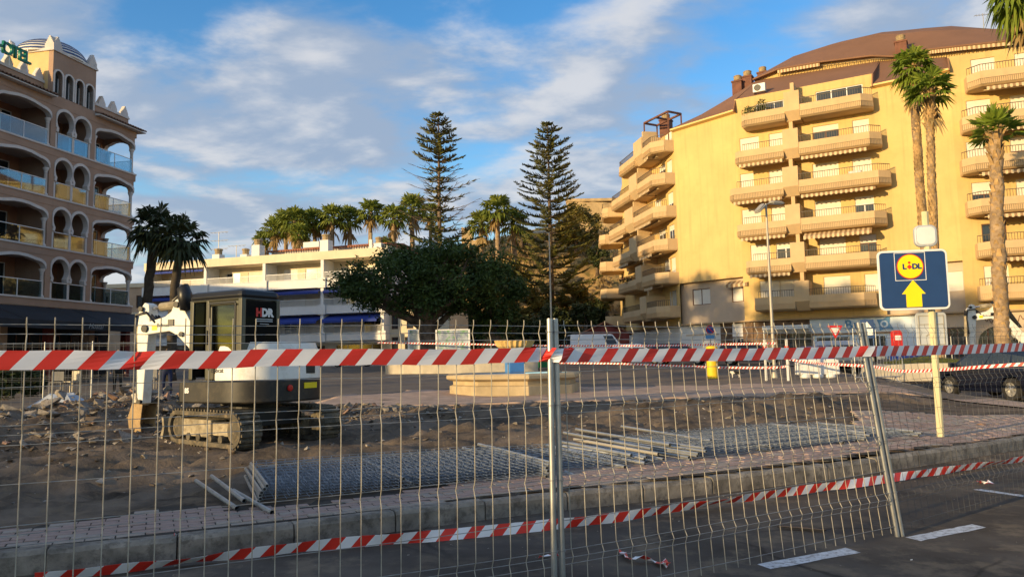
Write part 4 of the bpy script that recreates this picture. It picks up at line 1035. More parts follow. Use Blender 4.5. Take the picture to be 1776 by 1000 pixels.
b = MB(); b.box(-.45, -.38, -.15, .9, -.42, -.352); b.box(.38, .45, -.15, .9, -.42, -.352); b.build('bracket', 'apt_rail', ac)
M_, L_q = seg(3); qa = seg_u(3, 1487, 362, .9); ab = thing('air_conditioner', 'pale air conditioner box standing on a fourth floor balcony of the middle bay', 'air conditioner', AO + M_ @ V((qa, -.9, PTOP[3] - .7)), rad(-32))
b = MB(); b.box(-.45, .45, -.18, .18, .45, 1.0); b.build('casing', 'white_metal', ab, bevel=.03)
b = MB(); b.box(-.4, -.34, -.15, .15, 0, .449); b.box(.34, .4, -.15, .15, 0, .449); b.build('stand', 'apt_rail', ab)
# ------------------------------------------------------------------ shops at street level
def shop_frame(i, d=-.35): M, L = seg(i); return M @ Matrix.Translation((0, -d - .0, 0)), L
S2 = M2 @ Matrix.Translation((0, .5, 0))
ua, ub = seg_u(2, 1100, 575), seg_u(2, 1244, 575)
b = MB(S2); b.box(-.6, ub, 0, .3, .4, 4.27); b.build('shop_wall', 'white_wall', apt)
S1 = M1 @ Matrix.Translation((0, .5, 0))
b = MB(S1); b.box(-2, L1 - .2, 0, .3, .4, 4.27); b.build('shop_wall', 'white_wall', apt)
for u0, u1, z0, z1 in ((seg_u(1, 1105, 580) - .3, seg_u(1, 1112, 580) + .3, 1.2, 3.0),): 
    b = MB(S1); b.box(u0, u1, -.03, .0, z0, z1); b.build('door', 'sign_back', apt)
u = seg_u(2, 1131, 590)
b = MB(S1); b.box(L1 - 3.4, L1 - 2.2, -.04, -.003, 1.1, 2.6); b.build('door', 'window_dark', apt)
b = MB(S2); b.box(seg_u(2, 1184, 570), ub - .2, -.06, -.003, 3.35, 3.45); b.build('fascia', 'apt_lower', apt)
b = MB(S2); b.box(ub, L2 + .4, -.05, .3, .4, 4.27); b.build('stone_front', 'brown_stone', apt)
u0, u1 = seg_u(2, 1266, 580), min(L2, seg_u(2, 1306, 580))
b = MB(S2); b.box(u0, u1, -.12, -.051, 3.1, 4.2); b.build('roller_box', 'white_wall', apt)
window(apt, S2, u0, u1, 1.6, 3.0, -.06, 'window_dark', 'shutter_white', 4)
S3 = M3 @ Matrix.Translation((0, .35, 0)); u0 = seg_u(3, 1330, 580); u1 = seg_u(3, 1404, 575)
b = MB(S3); b.box(-.3, u1, 0, .3, .4, 4.27); b.build('stone_front', 'brown_stone', apt)
window(apt, S3, u0 + .7, u0 + 1.4, 1.0, 3.2, -.01, 'window_dark', 'wood_brown', 1); window(apt, S3, u0 + 1.6, u0 + 3.4, 1.0, 3.3, -.01, 'window_dark', 'wood_brown', 3)
b = MB(S3); b.prism([(u0 - .2, -.0, 3.9), (u0 - .2, -1.1, 3.85), (u0 - .2, -1.1, 3.55), (u0 - .2, -.7, 3.3), (u0 - .2, -.0, 3.3)], (3.5, 0, 0)); cn = b.build('entrance_canopy', 'white_paint', apt, bevel=.04)
uc = seg_u(4, 1592, 570)
b = MB(S3); b.box(u1, L3 + .3, 0, .3, .4, 4.27); b.build('shop_front', 'shop_blue', apt)
S4 = M4 @ Matrix.Translation((0, .35, 0)); 
b = MB(S4); b.box(-.2, max(.4, uc), 0, .3, .4, 4.27); b.build('shop_front', 'shop_blue', apt)
b = MB(S3); b.box(u1 + .02, L3 + .2, -.08, -.003, 3.0, 3.16); b.build('fascia', 'awning_dark', apt)
window(apt, S3, u1 + .4, u1 + 2.9, 1.0, 2.9, -.02, 'window_dark', 'shop_blue', 2); window(apt, S3, u1 + 3.6, L3 - .2, 1.0, 2.9, -.02, 'window_dark', 'shop_blue', 4)
us = seg_u(3, 1508, 550)
wo = obj('shop_writing', text_mesh('Buce', 1.0, .03, 'shop_letter', 'RIGHT', .015, spacing=1.12), apt); wo.matrix_local = M3 @ frame((us + .35, .35 - .04, 3.42), (1, 0, 0), (0, -1, 0))
b = MB(M3 @ frame((us + .95, .31, 3.72), (1, 0, 0), (0, -1, 0)))
star = []
for k in range(8):
    a = math.pi / 4 * k + .2; r = (.75 if k in (1, 7) else .60) if k % 2 else .36
    star.append((r * math.cos(a), r * math.sin(a), 0.0))
b.prism(star, (0, 0, .03)); so = b.build('shop_logo', 'shop_letter', apt)
b = MB(M3 @ frame((us + .95, .31, 3.72), (1, 0, 0), (0, -1, 0))); b.lathe([(.27, .03), (.27, .045)], (0, 0, 0), 20); b.build('logo_ring', 'shop_blue', so)
b = MB(M3 @ frame((us + .95, .31, 3.72), (1, 0, 0), (0, -1, 0))); b.lathe([(.15, .045), (.15, .06)], (0, 0, 0), 20); b.build('logo_centre', 'shop_letter', so)
# beige arcade shop further right
b = MB(S4); ue = max(.5, uc)
q0 = seg_u(4, 1660, 560)
b.box(ue, L4 + .3, 0.0, .3, 3.3, 4.27); b.box(ue, ue + .4, 0, .3, .4, 3.3); b.build('shop_wall', 'apt_lower', apt)
window(apt, S4, ue + .45, L4 - .2, .7, 3.25, .2, 'window_dark', 'wood_brown', 5)
S5 = M5 @ Matrix.Translation((0, .35, 0))
b = MB(S5)
ua0 = .3
for c in range(3):
    w_ = 3.4; x0 = ua0 + c * w_
    arc = [(x0 + w_ / 2 + 1.35 * math.cos(math.pi - math.pi * j / 12), 2.1 + 1.2 * math.sin(math.pi * j / 12)) for j in range(13)]
    b.prism([(x, 0, z) for x, z in [(x0, 4.27), (x0, .4), (x0 + .35, .4)] + arc + [(x0 + w_ - .35, .4), (x0 + w_, .4), (x0 + w_, 4.27)]], (0, .3, 0))
b.build('arcade_wall', 'apt_lower', apt)
for c in range(3): window(apt, S5, ua0 + c * 3.4 + .35, ua0 + c * 3.4 + 3.05, .6, 3.28, .25, 'window_dark', 'wood_brown', 4)
wr = MB(M5 @ frame((1.0, .33, 3.75), (1, 0, 0), (0, -1, 0)))
wr.tube([(x * .045, .16 * math.sin(x * .9) + .12 * math.sin(x * .37 + 1), .0) for x in range(70)], .022, 5)
wr.build('painted_scroll', 'wood_brown', apt)
# plants on the balconies
def bush(root_name, label, cat, loc, rx, ry, rz_, n, leaf, size, m='leaf_bush', extra=None, group=None):
    t = thing(root_name, label, cat, loc, 0, group); b = MB(); r = random.Random(len(label) * 7 + n)
    for _ in range(n):
        d = V((r.gauss(0, 1), r.gauss(0, 1), r.gauss(0, 1))).normalized() * (r.random() ** .4); p = V((d.x * rx, d.y * ry, d.z * rz_ + rz_))
        a = V((r.gauss(0, 1), r.gauss(0, 1), r.gauss(0, .6))).normalized() * size * r.uniform(.6, 1.2); c = a.orthogonal().normalized() * size * .35
        b.add([p - a, p + c, p + a, p - c], [(0, 1, 2, 3)], 1 if extra and r.random() < .25 else 0)
    b.build('leaves', [m] + ([extra] if extra else []), t); s = MB()
    for _ in range(4): s.tube([(r.uniform(-rx, rx) * .3, 0, -.1), (r.uniform(-rx, rx) * .6, r.uniform(-ry, ry) * .5, rz_ * 1.3)], .03, 5)
    s.build('stems', 'bark', t)
    return t
def on_wall(i, px, py, w): 
    u = seg_u(i, px, py, w); a, b_ = AP[i], AP[i + 1]; x = (b_ - a).normalized(); n = V((x.y, -x.x, 0)); return a + x * u + n * w
q = on_wall(3, 1302, 180, 1.2); bush('potted_shrub', 'leafy green shrub spilling over the top left balcony under the air conditioner', 'plant', (q.x, q.y, 20.7), .8, .5, .55, 420, 0, .13)
q = on_wall(3, 1322, 178, 1.2); bush('potted_shrub', 'taller shrub standing mid way along the top left balcony', 'plant', (q.x, q.y, 20.7), .55, .4, .75, 360, 0, .13)
q = on_wall(1, 1090, 478, 1.75); bush('flower_box', 'red flowering plant on the second storey balcony of the left bay', 'plant', (q.x, q.y, PTOP[1] - .1), 1.1, .5, .35, 320, 0, .13, 'leaf_hill_dark', 'flower_red')
# ------------------------------------------------------------------ hill and castle behind
def hz(x, y):
    v = 22.0 * sstep(92, 128, y) * sstep(-16, 2, x) + 15.0 * sstep(98, 130, y) * (1 - sstep(-16, 2, x)) * sstep(-75, -50, x)
    return 1.0 + v + (1.4 * fbm(x * .09, y * .09, 5) + .5 * fbm(x * .4, y * .4, 3)) * sstep(94, 104, y) - 2.5 * (1 - sstep(90, 97, y))
grid_obj('hill', frange(-110, 90, 1.6), frange(88, 170, 1.4), hz, lambda x, y: True, 'hill_ground')
def castle_wall(name, label, x0, x1, Y, z0, z1, th=2.0, crown=False):
    t = thing(name, label, 'castle wall', ((x0 + x1) / 2, Y, z0)); w = (x1 - x0) / 2; h = z1 - z0
    b = MB(); n = 10; r = random.Random(int(Y * 7 + x0))
    P = [(-w, 0, 0), (w, 0, 0)] + [(w - 2 * w * k / n, 0, h + r.uniform(-.35, .15)) for k in range(n + 1)]
    b.prism(P, (0, th, 0)); b.build('wall', 'castle_stone', t)
    if crown:
        b = MB(); b.box(-w - .1, w + .1, -.15, th + .1, h + .0, h + .5); b.build('coping', 'castle_stone', t)
    return t
def px_at(px, Y): return at(px, 400, Y).x
castle_wall('castle_wall', 'long sunlit fortress wall on the hilltop left of the yellow apartment building', px_at(985, 132), px_at(1075, 132), 132, 20, 29.3, crown=True)
castle_wall('castle_wall', 'stepped ruined fortress wall on the hilltop behind the three palms', px_at(868, 128), px_at(990, 128), 128, 17.5, 22.6)
castle_wall('castle_tower', 'broad broken fortress tower left of the three palms', px_at(806, 126), px_at(862, 126), 126, 15, 22.0, 5)
castle_wall('castle_tower', 'slim jagged fortress stump behind the three palms', px_at(800, 127), px_at(818, 127), 127.5, 15, 24.2, 3)

# ------------------------------------------------------------------ trees
def fan_leaf(b, base, d, up, L, W, seg=13, droop=.25, r=rnd, mi=0):
    """one palm fan: a petiole and a split blade with hanging tips"""
    d = d.normalized(); s = d.cross(up); s = s.normalized() if s.length > .01 else V((1, 0, 0)); n = s.cross(d)
    hub = base + d * L * .45 + V((0, 0, -droop * .1 * L)); w = .03 * L
    b.add([base - s * w, base + s * w, hub + s * w * .6, hub - s * w * .6], [(0, 1, 2, 3)], mi)
    for k in range(seg):
        a = (k / (seg - 1) - .5) * rad(210); c = math.cos(a); si = math.sin(a)
        dd = d * c + s * si; ln = W * (.72 + .28 * c) * r.uniform(.85, 1.08)
        t0 = (k - .48) / (seg - 1) - .5; t1 = (k + .48) / (seg - 1) - .5
        m0 = hub + (d * math.cos(t0 * rad(210)) + s * math.sin(t0 * rad(210))) * ln * .58 - n * .05 * L * (k % 2)
        m1 = hub + (d * math.cos(t1 * rad(210)) + s * math.sin(t1 * rad(210))) * ln * .58 - n * .05 * L * ((k + 1) % 2)
        dz = V((0, 0, -1)) * ln * droop * r.uniform(.6, 1.6)
        tip = hub + dd * ln * r.uniform(.9, 1.05) + dz
        b.add([hub, m0, tip, m1], [(0, 1, 2, 3)], mi)
def palm(label, loc, h, rt, crown_r, leaf, n=34, lean=(0, 0), seg=13, skirt=0, boots=False, trunk_m='palm_trunk', group=None, seed=1, spread=(-35, 80), droop=.25, rough=1.0):
    r = random.Random(seed); t = thing('fan_palm', label, 'palm tree', loc, 0, group); b = MB(); k = int(18 * rough); pts = []; rs = []
    for i in range(k + 1):
        q = i / k; pts.append(V((lean[0] * q * q + .04 * r.uniform(-1, 1) * rt * 6 * (0 < i < k), lean[1] * q * q, h * q - .3 * (i == 0)))); rs.append(rt * (1.25 if i == 0 else 1.0 - .22 * q) * r.uniform(.95, 1.05))
    b.tube(pts, rs, 10); b.build('trunk', trunk_m, t, smooth=True)
    top = pts[-1]
    if boots:    # old leaf bases round the trunk
        b = MB(); m = int(h * boots)
        for i in range(m):
            q = 1 - (i / m) ** 1.0 * boots_len(h); a = i * 2.4; p = V((lean[0] * q * q, lean[1] * q * q, h * q)); rr = rt * (1 - .2 * q)
            o = V((math.cos(a), math.sin(a), 0)); s = V((-o.y, o.x, 0)); ln = r.uniform(.25, .42) * (1.25 if q > .86 else .75); out = r.uniform(.08, .2) * (1.3 if q > .86 else .45)
            c = p + o * rr * .85; wd = rr * .42
            b.add([c - s * wd, c + s * wd, c + o * out + s * wd * .5 + V((0, 0, ln)), c + o * out - s * wd * .5 + V((0, 0, ln)), c - o * .02 + V((0, 0, ln * .6))], [(0, 1, 2, 3), (0, 3, 4), (1, 4, 2)])
        b.build('leaf_bases', 'palm_boot' if boots > 14 else 'palm_trunk', t, kind='stuff')
    if skirt:
        b = MB()
        for i in range(skirt):
            a = r.uniform(0, 6.28); q = 1 - r.uniform(.02, .10); d = V((math.cos(a) * .75, math.sin(a) * .75, -1)); p = V((lean[0] * q, lean[1] * q, h * q))
            fan_leaf(b, p, d, V((math.cos(a), math.sin(a), .4)), crown_r * .55, crown_r * .5, 9, .5, r)
        b.build('dead_fronds', 'leaf_dry', t)
    b = MB()
    for i in range(n):
        a = i * 2.39996 + r.uniform(-.2, .2); e = rad(lerp(spread[1], spread[0], (i / n) ** .8) + r.uniform(-8, 8))
        d = V((math.cos(a) * math.cos(e), math.sin(a) * math.cos(e), math.sin(e)))
        fan_leaf(b, top + V((0, 0, r.uniform(-.1, .25))), d, V((0, 0, 1)), crown_r * r.uniform(.85, 1.1), crown_r * r.uniform(.5, .62), seg, droop * (1.3 - math.sin(e) * .6), r)
    b.build('crown', leaf, t)
    return t
def boots_len(h): return min(.95, 9.0 / h)
# dark palms by the hotel corner (leaves and trunks coloured dark for its shade)
p = at(249, 600, 43); palm('left one of the two dark shaded palms at the hotel corner', (p.x, p.y, 1.0), 8.5, .31, 1.85, 'leaf_palm_shaded', 34, (.5, 0), 13, 0, False, 'palm_shaded_trunk', None, 3, (-50, 75), .35)
p = at(297, 600, 41.5); palm('right one of the two dark shaded palms, drooping towards the white block', (p.x, p.y, 1.0), 7.6, .28, 1.85, 'leaf_palm_shaded', 32, (.4, 0), 13, 0, False, 'palm_shaded_trunk', None, 8, (-50, 75), .35)
# tall palms in front of the yellow building
p = at(1618, 560, 40); pb = at(1583, 120, 40); palm('taller left one of the pair of palms in front of the yellow wall', (p.x - .2, p.y, .6), pb.z - .6, .235, 1.42, 'leaf_palm_sunlit', 42, (pb.x - p.x + .2, 0), 13, 5, 30, 'palm_trunk', None, 21, (-55, 80), .28)
p = at(1627, 560, 37.6); pb = at(1613, 158, 37.6); palm('shorter right one of the pair of palms in front of the yellow wall', (p.x, p.y, .6), pb.z - .6, .21, 1.45, 'leaf_palm_sunlit', 26, (pb.x - p.x, 0), 13, 3, 24, 'palm_trunk', None, 27, (-25, 60), .25)
p = at(1741, 604, 31); pb = at(1727, 232, 31); palm('bright green short palm with shaggy trunk at the right edge', (p.x, p.y, .4), pb.z - .4, .29, 1.3, 'leaf_palm_sunlit', 20, (pb.x - p.x, 0), 13, 0, 16, 'palm_trunk', None, 31, (-15, 85), .12)
p = at(1865, 604, 27); pb = at(1770, 20, 27); palm('tallest palm at the right edge, its crown cut by the top of the frame', (p.x + .1, p.y, .3), pb.z + .3, .25, 1.35, 'leaf_palm_sunlit', 34, (pb.x - p.x - .1, 0), 13, 10, 22, 'palm_trunk', None, 35, (-65, 80), .45)
# palms on the hill behind the white block, each its own
HP = [(461, 417, 112, .8), (478, 398, 108, .9), (498, 385, 112, .95), (512, 383, 106, 1.05), (530, 388, 112, .95), (547, 385, 109, 1.0), (573, 378, 107, 1.05), (606, 382, 110, 1.0), (641, 368, 108, 1.0), (680, 378, 107, 1.0), (715, 362, 112, 1.1), (745, 372, 118, .9), (668, 428, 102, .65), (835, 388, 108, 1.0), (862, 366, 105, 1.1), (893, 386, 107, 1.05), (520, 405, 104, .7)]
HL_ = ['small low palm at the far left end of the hilltop row', 'second palm from the left end of the hilltop row', 'palm with overlapping crown left of the densest clump', 'biggest palm of the dense hilltop clump above the tallest chimney', 'palm half hidden in the middle of the dense clump', 'palm at the right of the dense clump', 'palm standing just above the right white chimney', 'palm with ochre trunk right of the right chimney', 'slender dark trunked palm standing clear of the others', 'palm between the slender dark one and the tall pine', 'palm partly covered by the left branches of the tall pine', 'palm behind the trunk of the tall half bare pine', 'small palm tuft low above the dark ficus', 'left one of the three palms between the pines', 'tallest middle one of the three palms between the pines', 'right one of the three palms between the pines, its fronds hanging', 'short palm low in front of the dense clump']
hp_src = []
for sd in range(3):
    src = palm('x', (0, 0, 0), 16.0, .40, 2.75, 'leaf_palm', 32, (.3 * (sd - 1), 0), 11, 3, False, 'palm_trunk', 'palms on the hill behind the white block', 50 + sd, (-32, 80), .3, .5)
    KIDS[src.name] = list(src.children); hp_src.append(src)
used = set()
for i, ((px, py, Y, s), lab) in enumerate(zip(HP, HL_)):
    p = at(px, py, Y); src = hp_src[i % 3]
    if i % 3 not in used: o = src; used.add(i % 3)
    else: o = dup(src, (0, 0, 0))
    o['label'] = lab; o.scale = (s, s, s); o.location = (p.x, p.y, p.z - 16.0 * s); o.rotation_euler.z = i * 1.7
def norfolk(label, loc, h, rbase, seed, bare=None, hole=0.0, z_lo=.22, lv=20):
    """Norfolk pine: straight trunk with whorls of arms carrying finger-like twigs"""
    r = random.Random(seed); t = thing('norfolk_pine', label, 'pine tree', loc); b = MB()
    b.tube([(0, 0, -.5), (0, 0, h * .5), (0, 0, h)], [.42, .27, .05], 8); b.build('trunk', 'bark', t, smooth=True)
    arms = MB(); f = MB()
    for i in range(lv):
        q = i / (lv - 1); z = h * (z_lo + (.99 - z_lo) * q ** .92); ln = rbase * ((1 - q) ** .62 * .93 + .10) * r.uniform(.88, 1.1)
        nb = 6; a0 = r.uniform(0, 6.28)
        for j in range(nb):
            a = a0 + 2 * math.pi * j / nb + r.uniform(-.12, .12); L = ln * r.uniform(.68, 1.12); o = V((math.cos(a), math.sin(a), 0)); s = V((-o.y, o.x, 0))
            rise_ = .03 + .22 * q; pts = [V((0, 0, z)) + o * L * u + V((0, 0, L * (rise_ * u - .26 * u * (1 - q) * (1 - u) * 1.5 + .10 * u ** 3))) for u in (0, .25, .5, .75, 1)]
            arms.tube(pts, [.07, .055, .045, .03, .015], 4, cap=False)
            isb = bare and bare[0] < q < bare[1]
            m = int(5 + L * 5.0)
            for k in range(m):
                u = .18 + .82 * (k + r.random()) / m
                if isb and (u > .3 and r.random() < .95): 
                    continue
                if r.random() < hole * .3: continue
                i0 = min(3, int(u * 4)); w = u * 4 - i0; p = pts[i0].lerp(pts[i0 + 1], w)
                for sg in (-1, 1):
                    tl = (.30 + .45 * math.sin(min(1, u * 1.05) * math.pi) ** .7 * min(1, L / 3)) * r.uniform(.7, 1.2) + .12
                    e = p + (s * sg * r.uniform(.5, 1) + o * r.uniform(.35, .8)).normalized() * tl + V((0, 0, tl * r.uniform(.05, .42)))
                    f.tube([p, p.lerp(e, .55) + V((0, 0, -.04)), e], [.045, .066, .03], 3, cap=False)
            if isb:     # bare twigs
                for k in range(8):
                    u = r.uniform(.35, .98); i0 = int(u * 4); p = pts[i0].lerp(pts[i0 + 1], u * 4 - i0); sg = r.choice((-1, 1)); e = p + (s * sg * .6 + o).normalized() * r.uniform(.5, 1.0) + V((0, 0, .2)); arms.tube([p, e], [.025, .01], 3, cap=False)
                # tufts close to the trunk
                for k in range(4):
                    p = V((0, 0, z + r.uniform(-.4, .4))) + o * r.uniform(.1, .6); e = p + (o + V((0, 0, r.uniform(-.2, .8)))) * r.uniform(.35, .6); f.tube([p, e], [.09, .06], 3, cap=False)
    arms.build('branches', 'bark', t); f.build('foliage', 'leaf_pine', t)
    return t
p = at(764, 560, 88); tp = at(762, 196, 88); norfolk('tall half bare Norfolk pine standing left, behind the dark ficus', (p.x, p.y, 1.2), tp.z - 1.2, 6.6, 5, (.32, .70), .1)
p = at(958, 560, 96); tp = at(957, 213, 96); norfolk('fuller Norfolk pine standing right, in front of the castle hill', (p.x, p.y, 2.0), tp.z - 2.0, 7.3, 9, None, .2, .10, 26)
def leaf_tree(name, label, loc, h, crown, lobes, n, leaf, size, trunk_r=.35, bark='bark', seed=3, cat='tree', group=None, limbs=7, shell=.5, jag=.3):
    """crown of many leaf-sized faces filling uneven lobes, on a trunk with limbs.  crown = (rx, ry, rz, cz)"""
    r = random.Random(seed); t = thing(name, label, cat, loc, 0, group); b = MB(); rx, ry, rz_, cz = crown
    LB = []
    for _ in range(lobes):
        a = r.uniform(0, 6.28); q = math.sqrt(r.random()); z = r.uniform(-1, 1)
        k = math.sqrt(max(.05, 1 - z * z * .8)); LB.append((V((rx * q * math.cos(a) * k * .85, ry * q * math.sin(a) * k * .85, cz + rz_ * z * .8)), r.uniform(.16, .34) * min(rx, rz_ * 1.6)))
    b.tube([(0, 0, -.3), (r.uniform(-.1, .1), 0, h * .4), (r.uniform(-.3, .3), .1, cz)], [trunk_r * 1.4, trunk_r, trunk_r * .5], 9)
    b.build('trunk', bark, t, smooth=True)
    lm = MB()
    for c, rr in LB[:limbs]:
        st = V((0, 0, lerp(h * .35, cz * .8, r.random()))); mid = st.lerp(c, .5) + V((r.uniform(-.4, .4), r.uniform(-.4, .4), -.2)); lm.tube([st, mid, c + (c - st).normalized() * rr * .7], [trunk_r * .45, trunk_r * .28, .03], 6)
    lm.build('limbs', bark, t, smooth=True)
    f = MB(); tot = sum(l[1] ** 2 for l in LB)
    for c, rr in LB:
        m = int(n * rr * rr / tot)
        for _ in range(m):
            d = V((r.gauss(0, 1), r.gauss(0, 1), r.gauss(0, .85))).normalized(); q = r.random() ** shell * (1 + jag * r.gauss(0, .4)); p = c + d * rr * q
            a = (V((r.gauss(0, 1), r.gauss(0, 1), r.gauss(0, .7))).normalized()) * size * r.uniform(.6, 1.25); s = a.orthogonal().normalized(); s = (Matrix.Rotation(r.uniform(0, 6.28), 3, a) @ s) * size * r.uniform(.28, .45)
            f.add([p - a, p - a * .2 + s, p + a, p - a * .2 - s], [(0, 1, 2, 3)])
    f.build('crown', leaf, t)
    return t
p = at(738, 600, 57)
leaf_tree('ficus_tree', 'broad dark ficus tree in the shade at the middle of the square', (p.x, p.y, 1.1), 6, (7.9, 5.0, 2.7, 6.7), 80, 27000, 'leaf_ficus', .185, .75, 'bark', 14, limbs=22, shell=.45, jag=.35)
p = at(860, 600, 60)
leaf_tree('ficus_tree', 'smaller dark ficus tree joined to the right side of the broad one', (p.x, p.y, 1.1), 5, (3.2, 3.0, 3.3, 5.4), 32, 12000, 'leaf_ficus', .17, .45, 'bark', 19, limbs=12, jag=.35)
# trees and shrubs on the slope between the ficus and the yellow building
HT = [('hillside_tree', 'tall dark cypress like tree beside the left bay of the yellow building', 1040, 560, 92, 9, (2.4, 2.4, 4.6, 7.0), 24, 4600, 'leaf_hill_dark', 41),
      ('hillside_tree', 'olive golden tree behind the right pine at its foot', 995, 560, 100, 6, (3.6, 3, 3.2, 5.0), 24, 3600, 'leaf_hill', 42),
      ('hillside_tree', 'sunlit golden green tree left of the right pine', 915, 575, 94, 7, (4.0, 3, 4.2, 6.5), 26, 5200, 'leaf_hill', 43),
      ('hillside_tree', 'golden bushy tree under the hill palms behind the ficus', 885, 520, 104, 6, (3.4, 3, 3.4, 5.5), 22, 3600, 'leaf_hill', 44),
      ('hillside_tree', 'yellowish tree half way up the castle slope', 1000, 470, 116, 7, (4.6, 3, 3.2, 5.2), 24, 3600, 'leaf_hill', 45),
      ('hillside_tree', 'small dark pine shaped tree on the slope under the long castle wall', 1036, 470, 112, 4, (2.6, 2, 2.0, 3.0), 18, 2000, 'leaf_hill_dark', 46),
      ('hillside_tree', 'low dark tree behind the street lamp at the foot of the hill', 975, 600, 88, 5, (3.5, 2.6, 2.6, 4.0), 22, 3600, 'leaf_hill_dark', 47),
      ('hillside_tree', 'bright green shrub below the stepped castle wall', 905, 440, 118, 3, (3.0, 2, 1.5, 2.2), 14, 1500, 'leaf_bush', 48),
      ('hillside_tree', 'ochre green tree in the gap under the ficus crown', 800, 590, 92, 5, (3.0, 2.2, 2.6, 4.0), 20, 2600, 'leaf_hill', 49),
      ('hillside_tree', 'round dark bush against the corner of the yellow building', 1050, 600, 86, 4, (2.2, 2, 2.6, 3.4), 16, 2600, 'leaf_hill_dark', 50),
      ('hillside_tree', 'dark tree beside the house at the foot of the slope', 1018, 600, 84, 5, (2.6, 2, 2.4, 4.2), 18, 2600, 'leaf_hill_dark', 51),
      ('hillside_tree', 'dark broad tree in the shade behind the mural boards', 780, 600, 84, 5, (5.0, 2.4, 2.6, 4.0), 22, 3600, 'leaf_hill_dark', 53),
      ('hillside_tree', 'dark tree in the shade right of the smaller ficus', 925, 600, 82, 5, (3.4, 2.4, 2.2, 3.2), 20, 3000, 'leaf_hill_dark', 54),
      ('hillside_tree', 'sunlit shrub at the skyline left of the long castle wall', 985, 415, 124, 3, (3.2, 2, 1.6, 2.0), 14, 1500, 'leaf_hill', 52)]
for nm, lab, px, py, Y, h, cr, lb, n, lf, sd in HT:
    p = at(px, py, Y); leaf_tree(nm, lab, (p.x, p.y, hz(p.x, p.y) if Y > 90 else 1.0), h, cr, lb, n, lf, .30, .25, 'bark', sd, group=None, limbs=8)
hs_ = MB(); r = random.Random(77)
for _ in range(3200):
    x = r.uniform(-18, 32); y = r.uniform(94, 127); z = hz(x, y)
    if fbm(x * .2, y * .2, 3, 9) < -.05: continue
    for k in range(5):
        a = V((r.gauss(0, .5), r.gauss(0, .5), r.uniform(.3, 1))).normalized() * r.uniform(.4, 1.2); s = a.orthogonal().normalized() * .16; p = V((x + r.gauss(0, .35), y + r.gauss(0, .35), z))
        hs_.add([p - s, p + s, p + a], [(0, 1, 2)], 1 if fbm(x * .35, y * .35, 2, 4) > .05 else 0)
hs_.build('hillside_scrub', ['leaf_hill', 'leaf_dry'], kind='stuff')

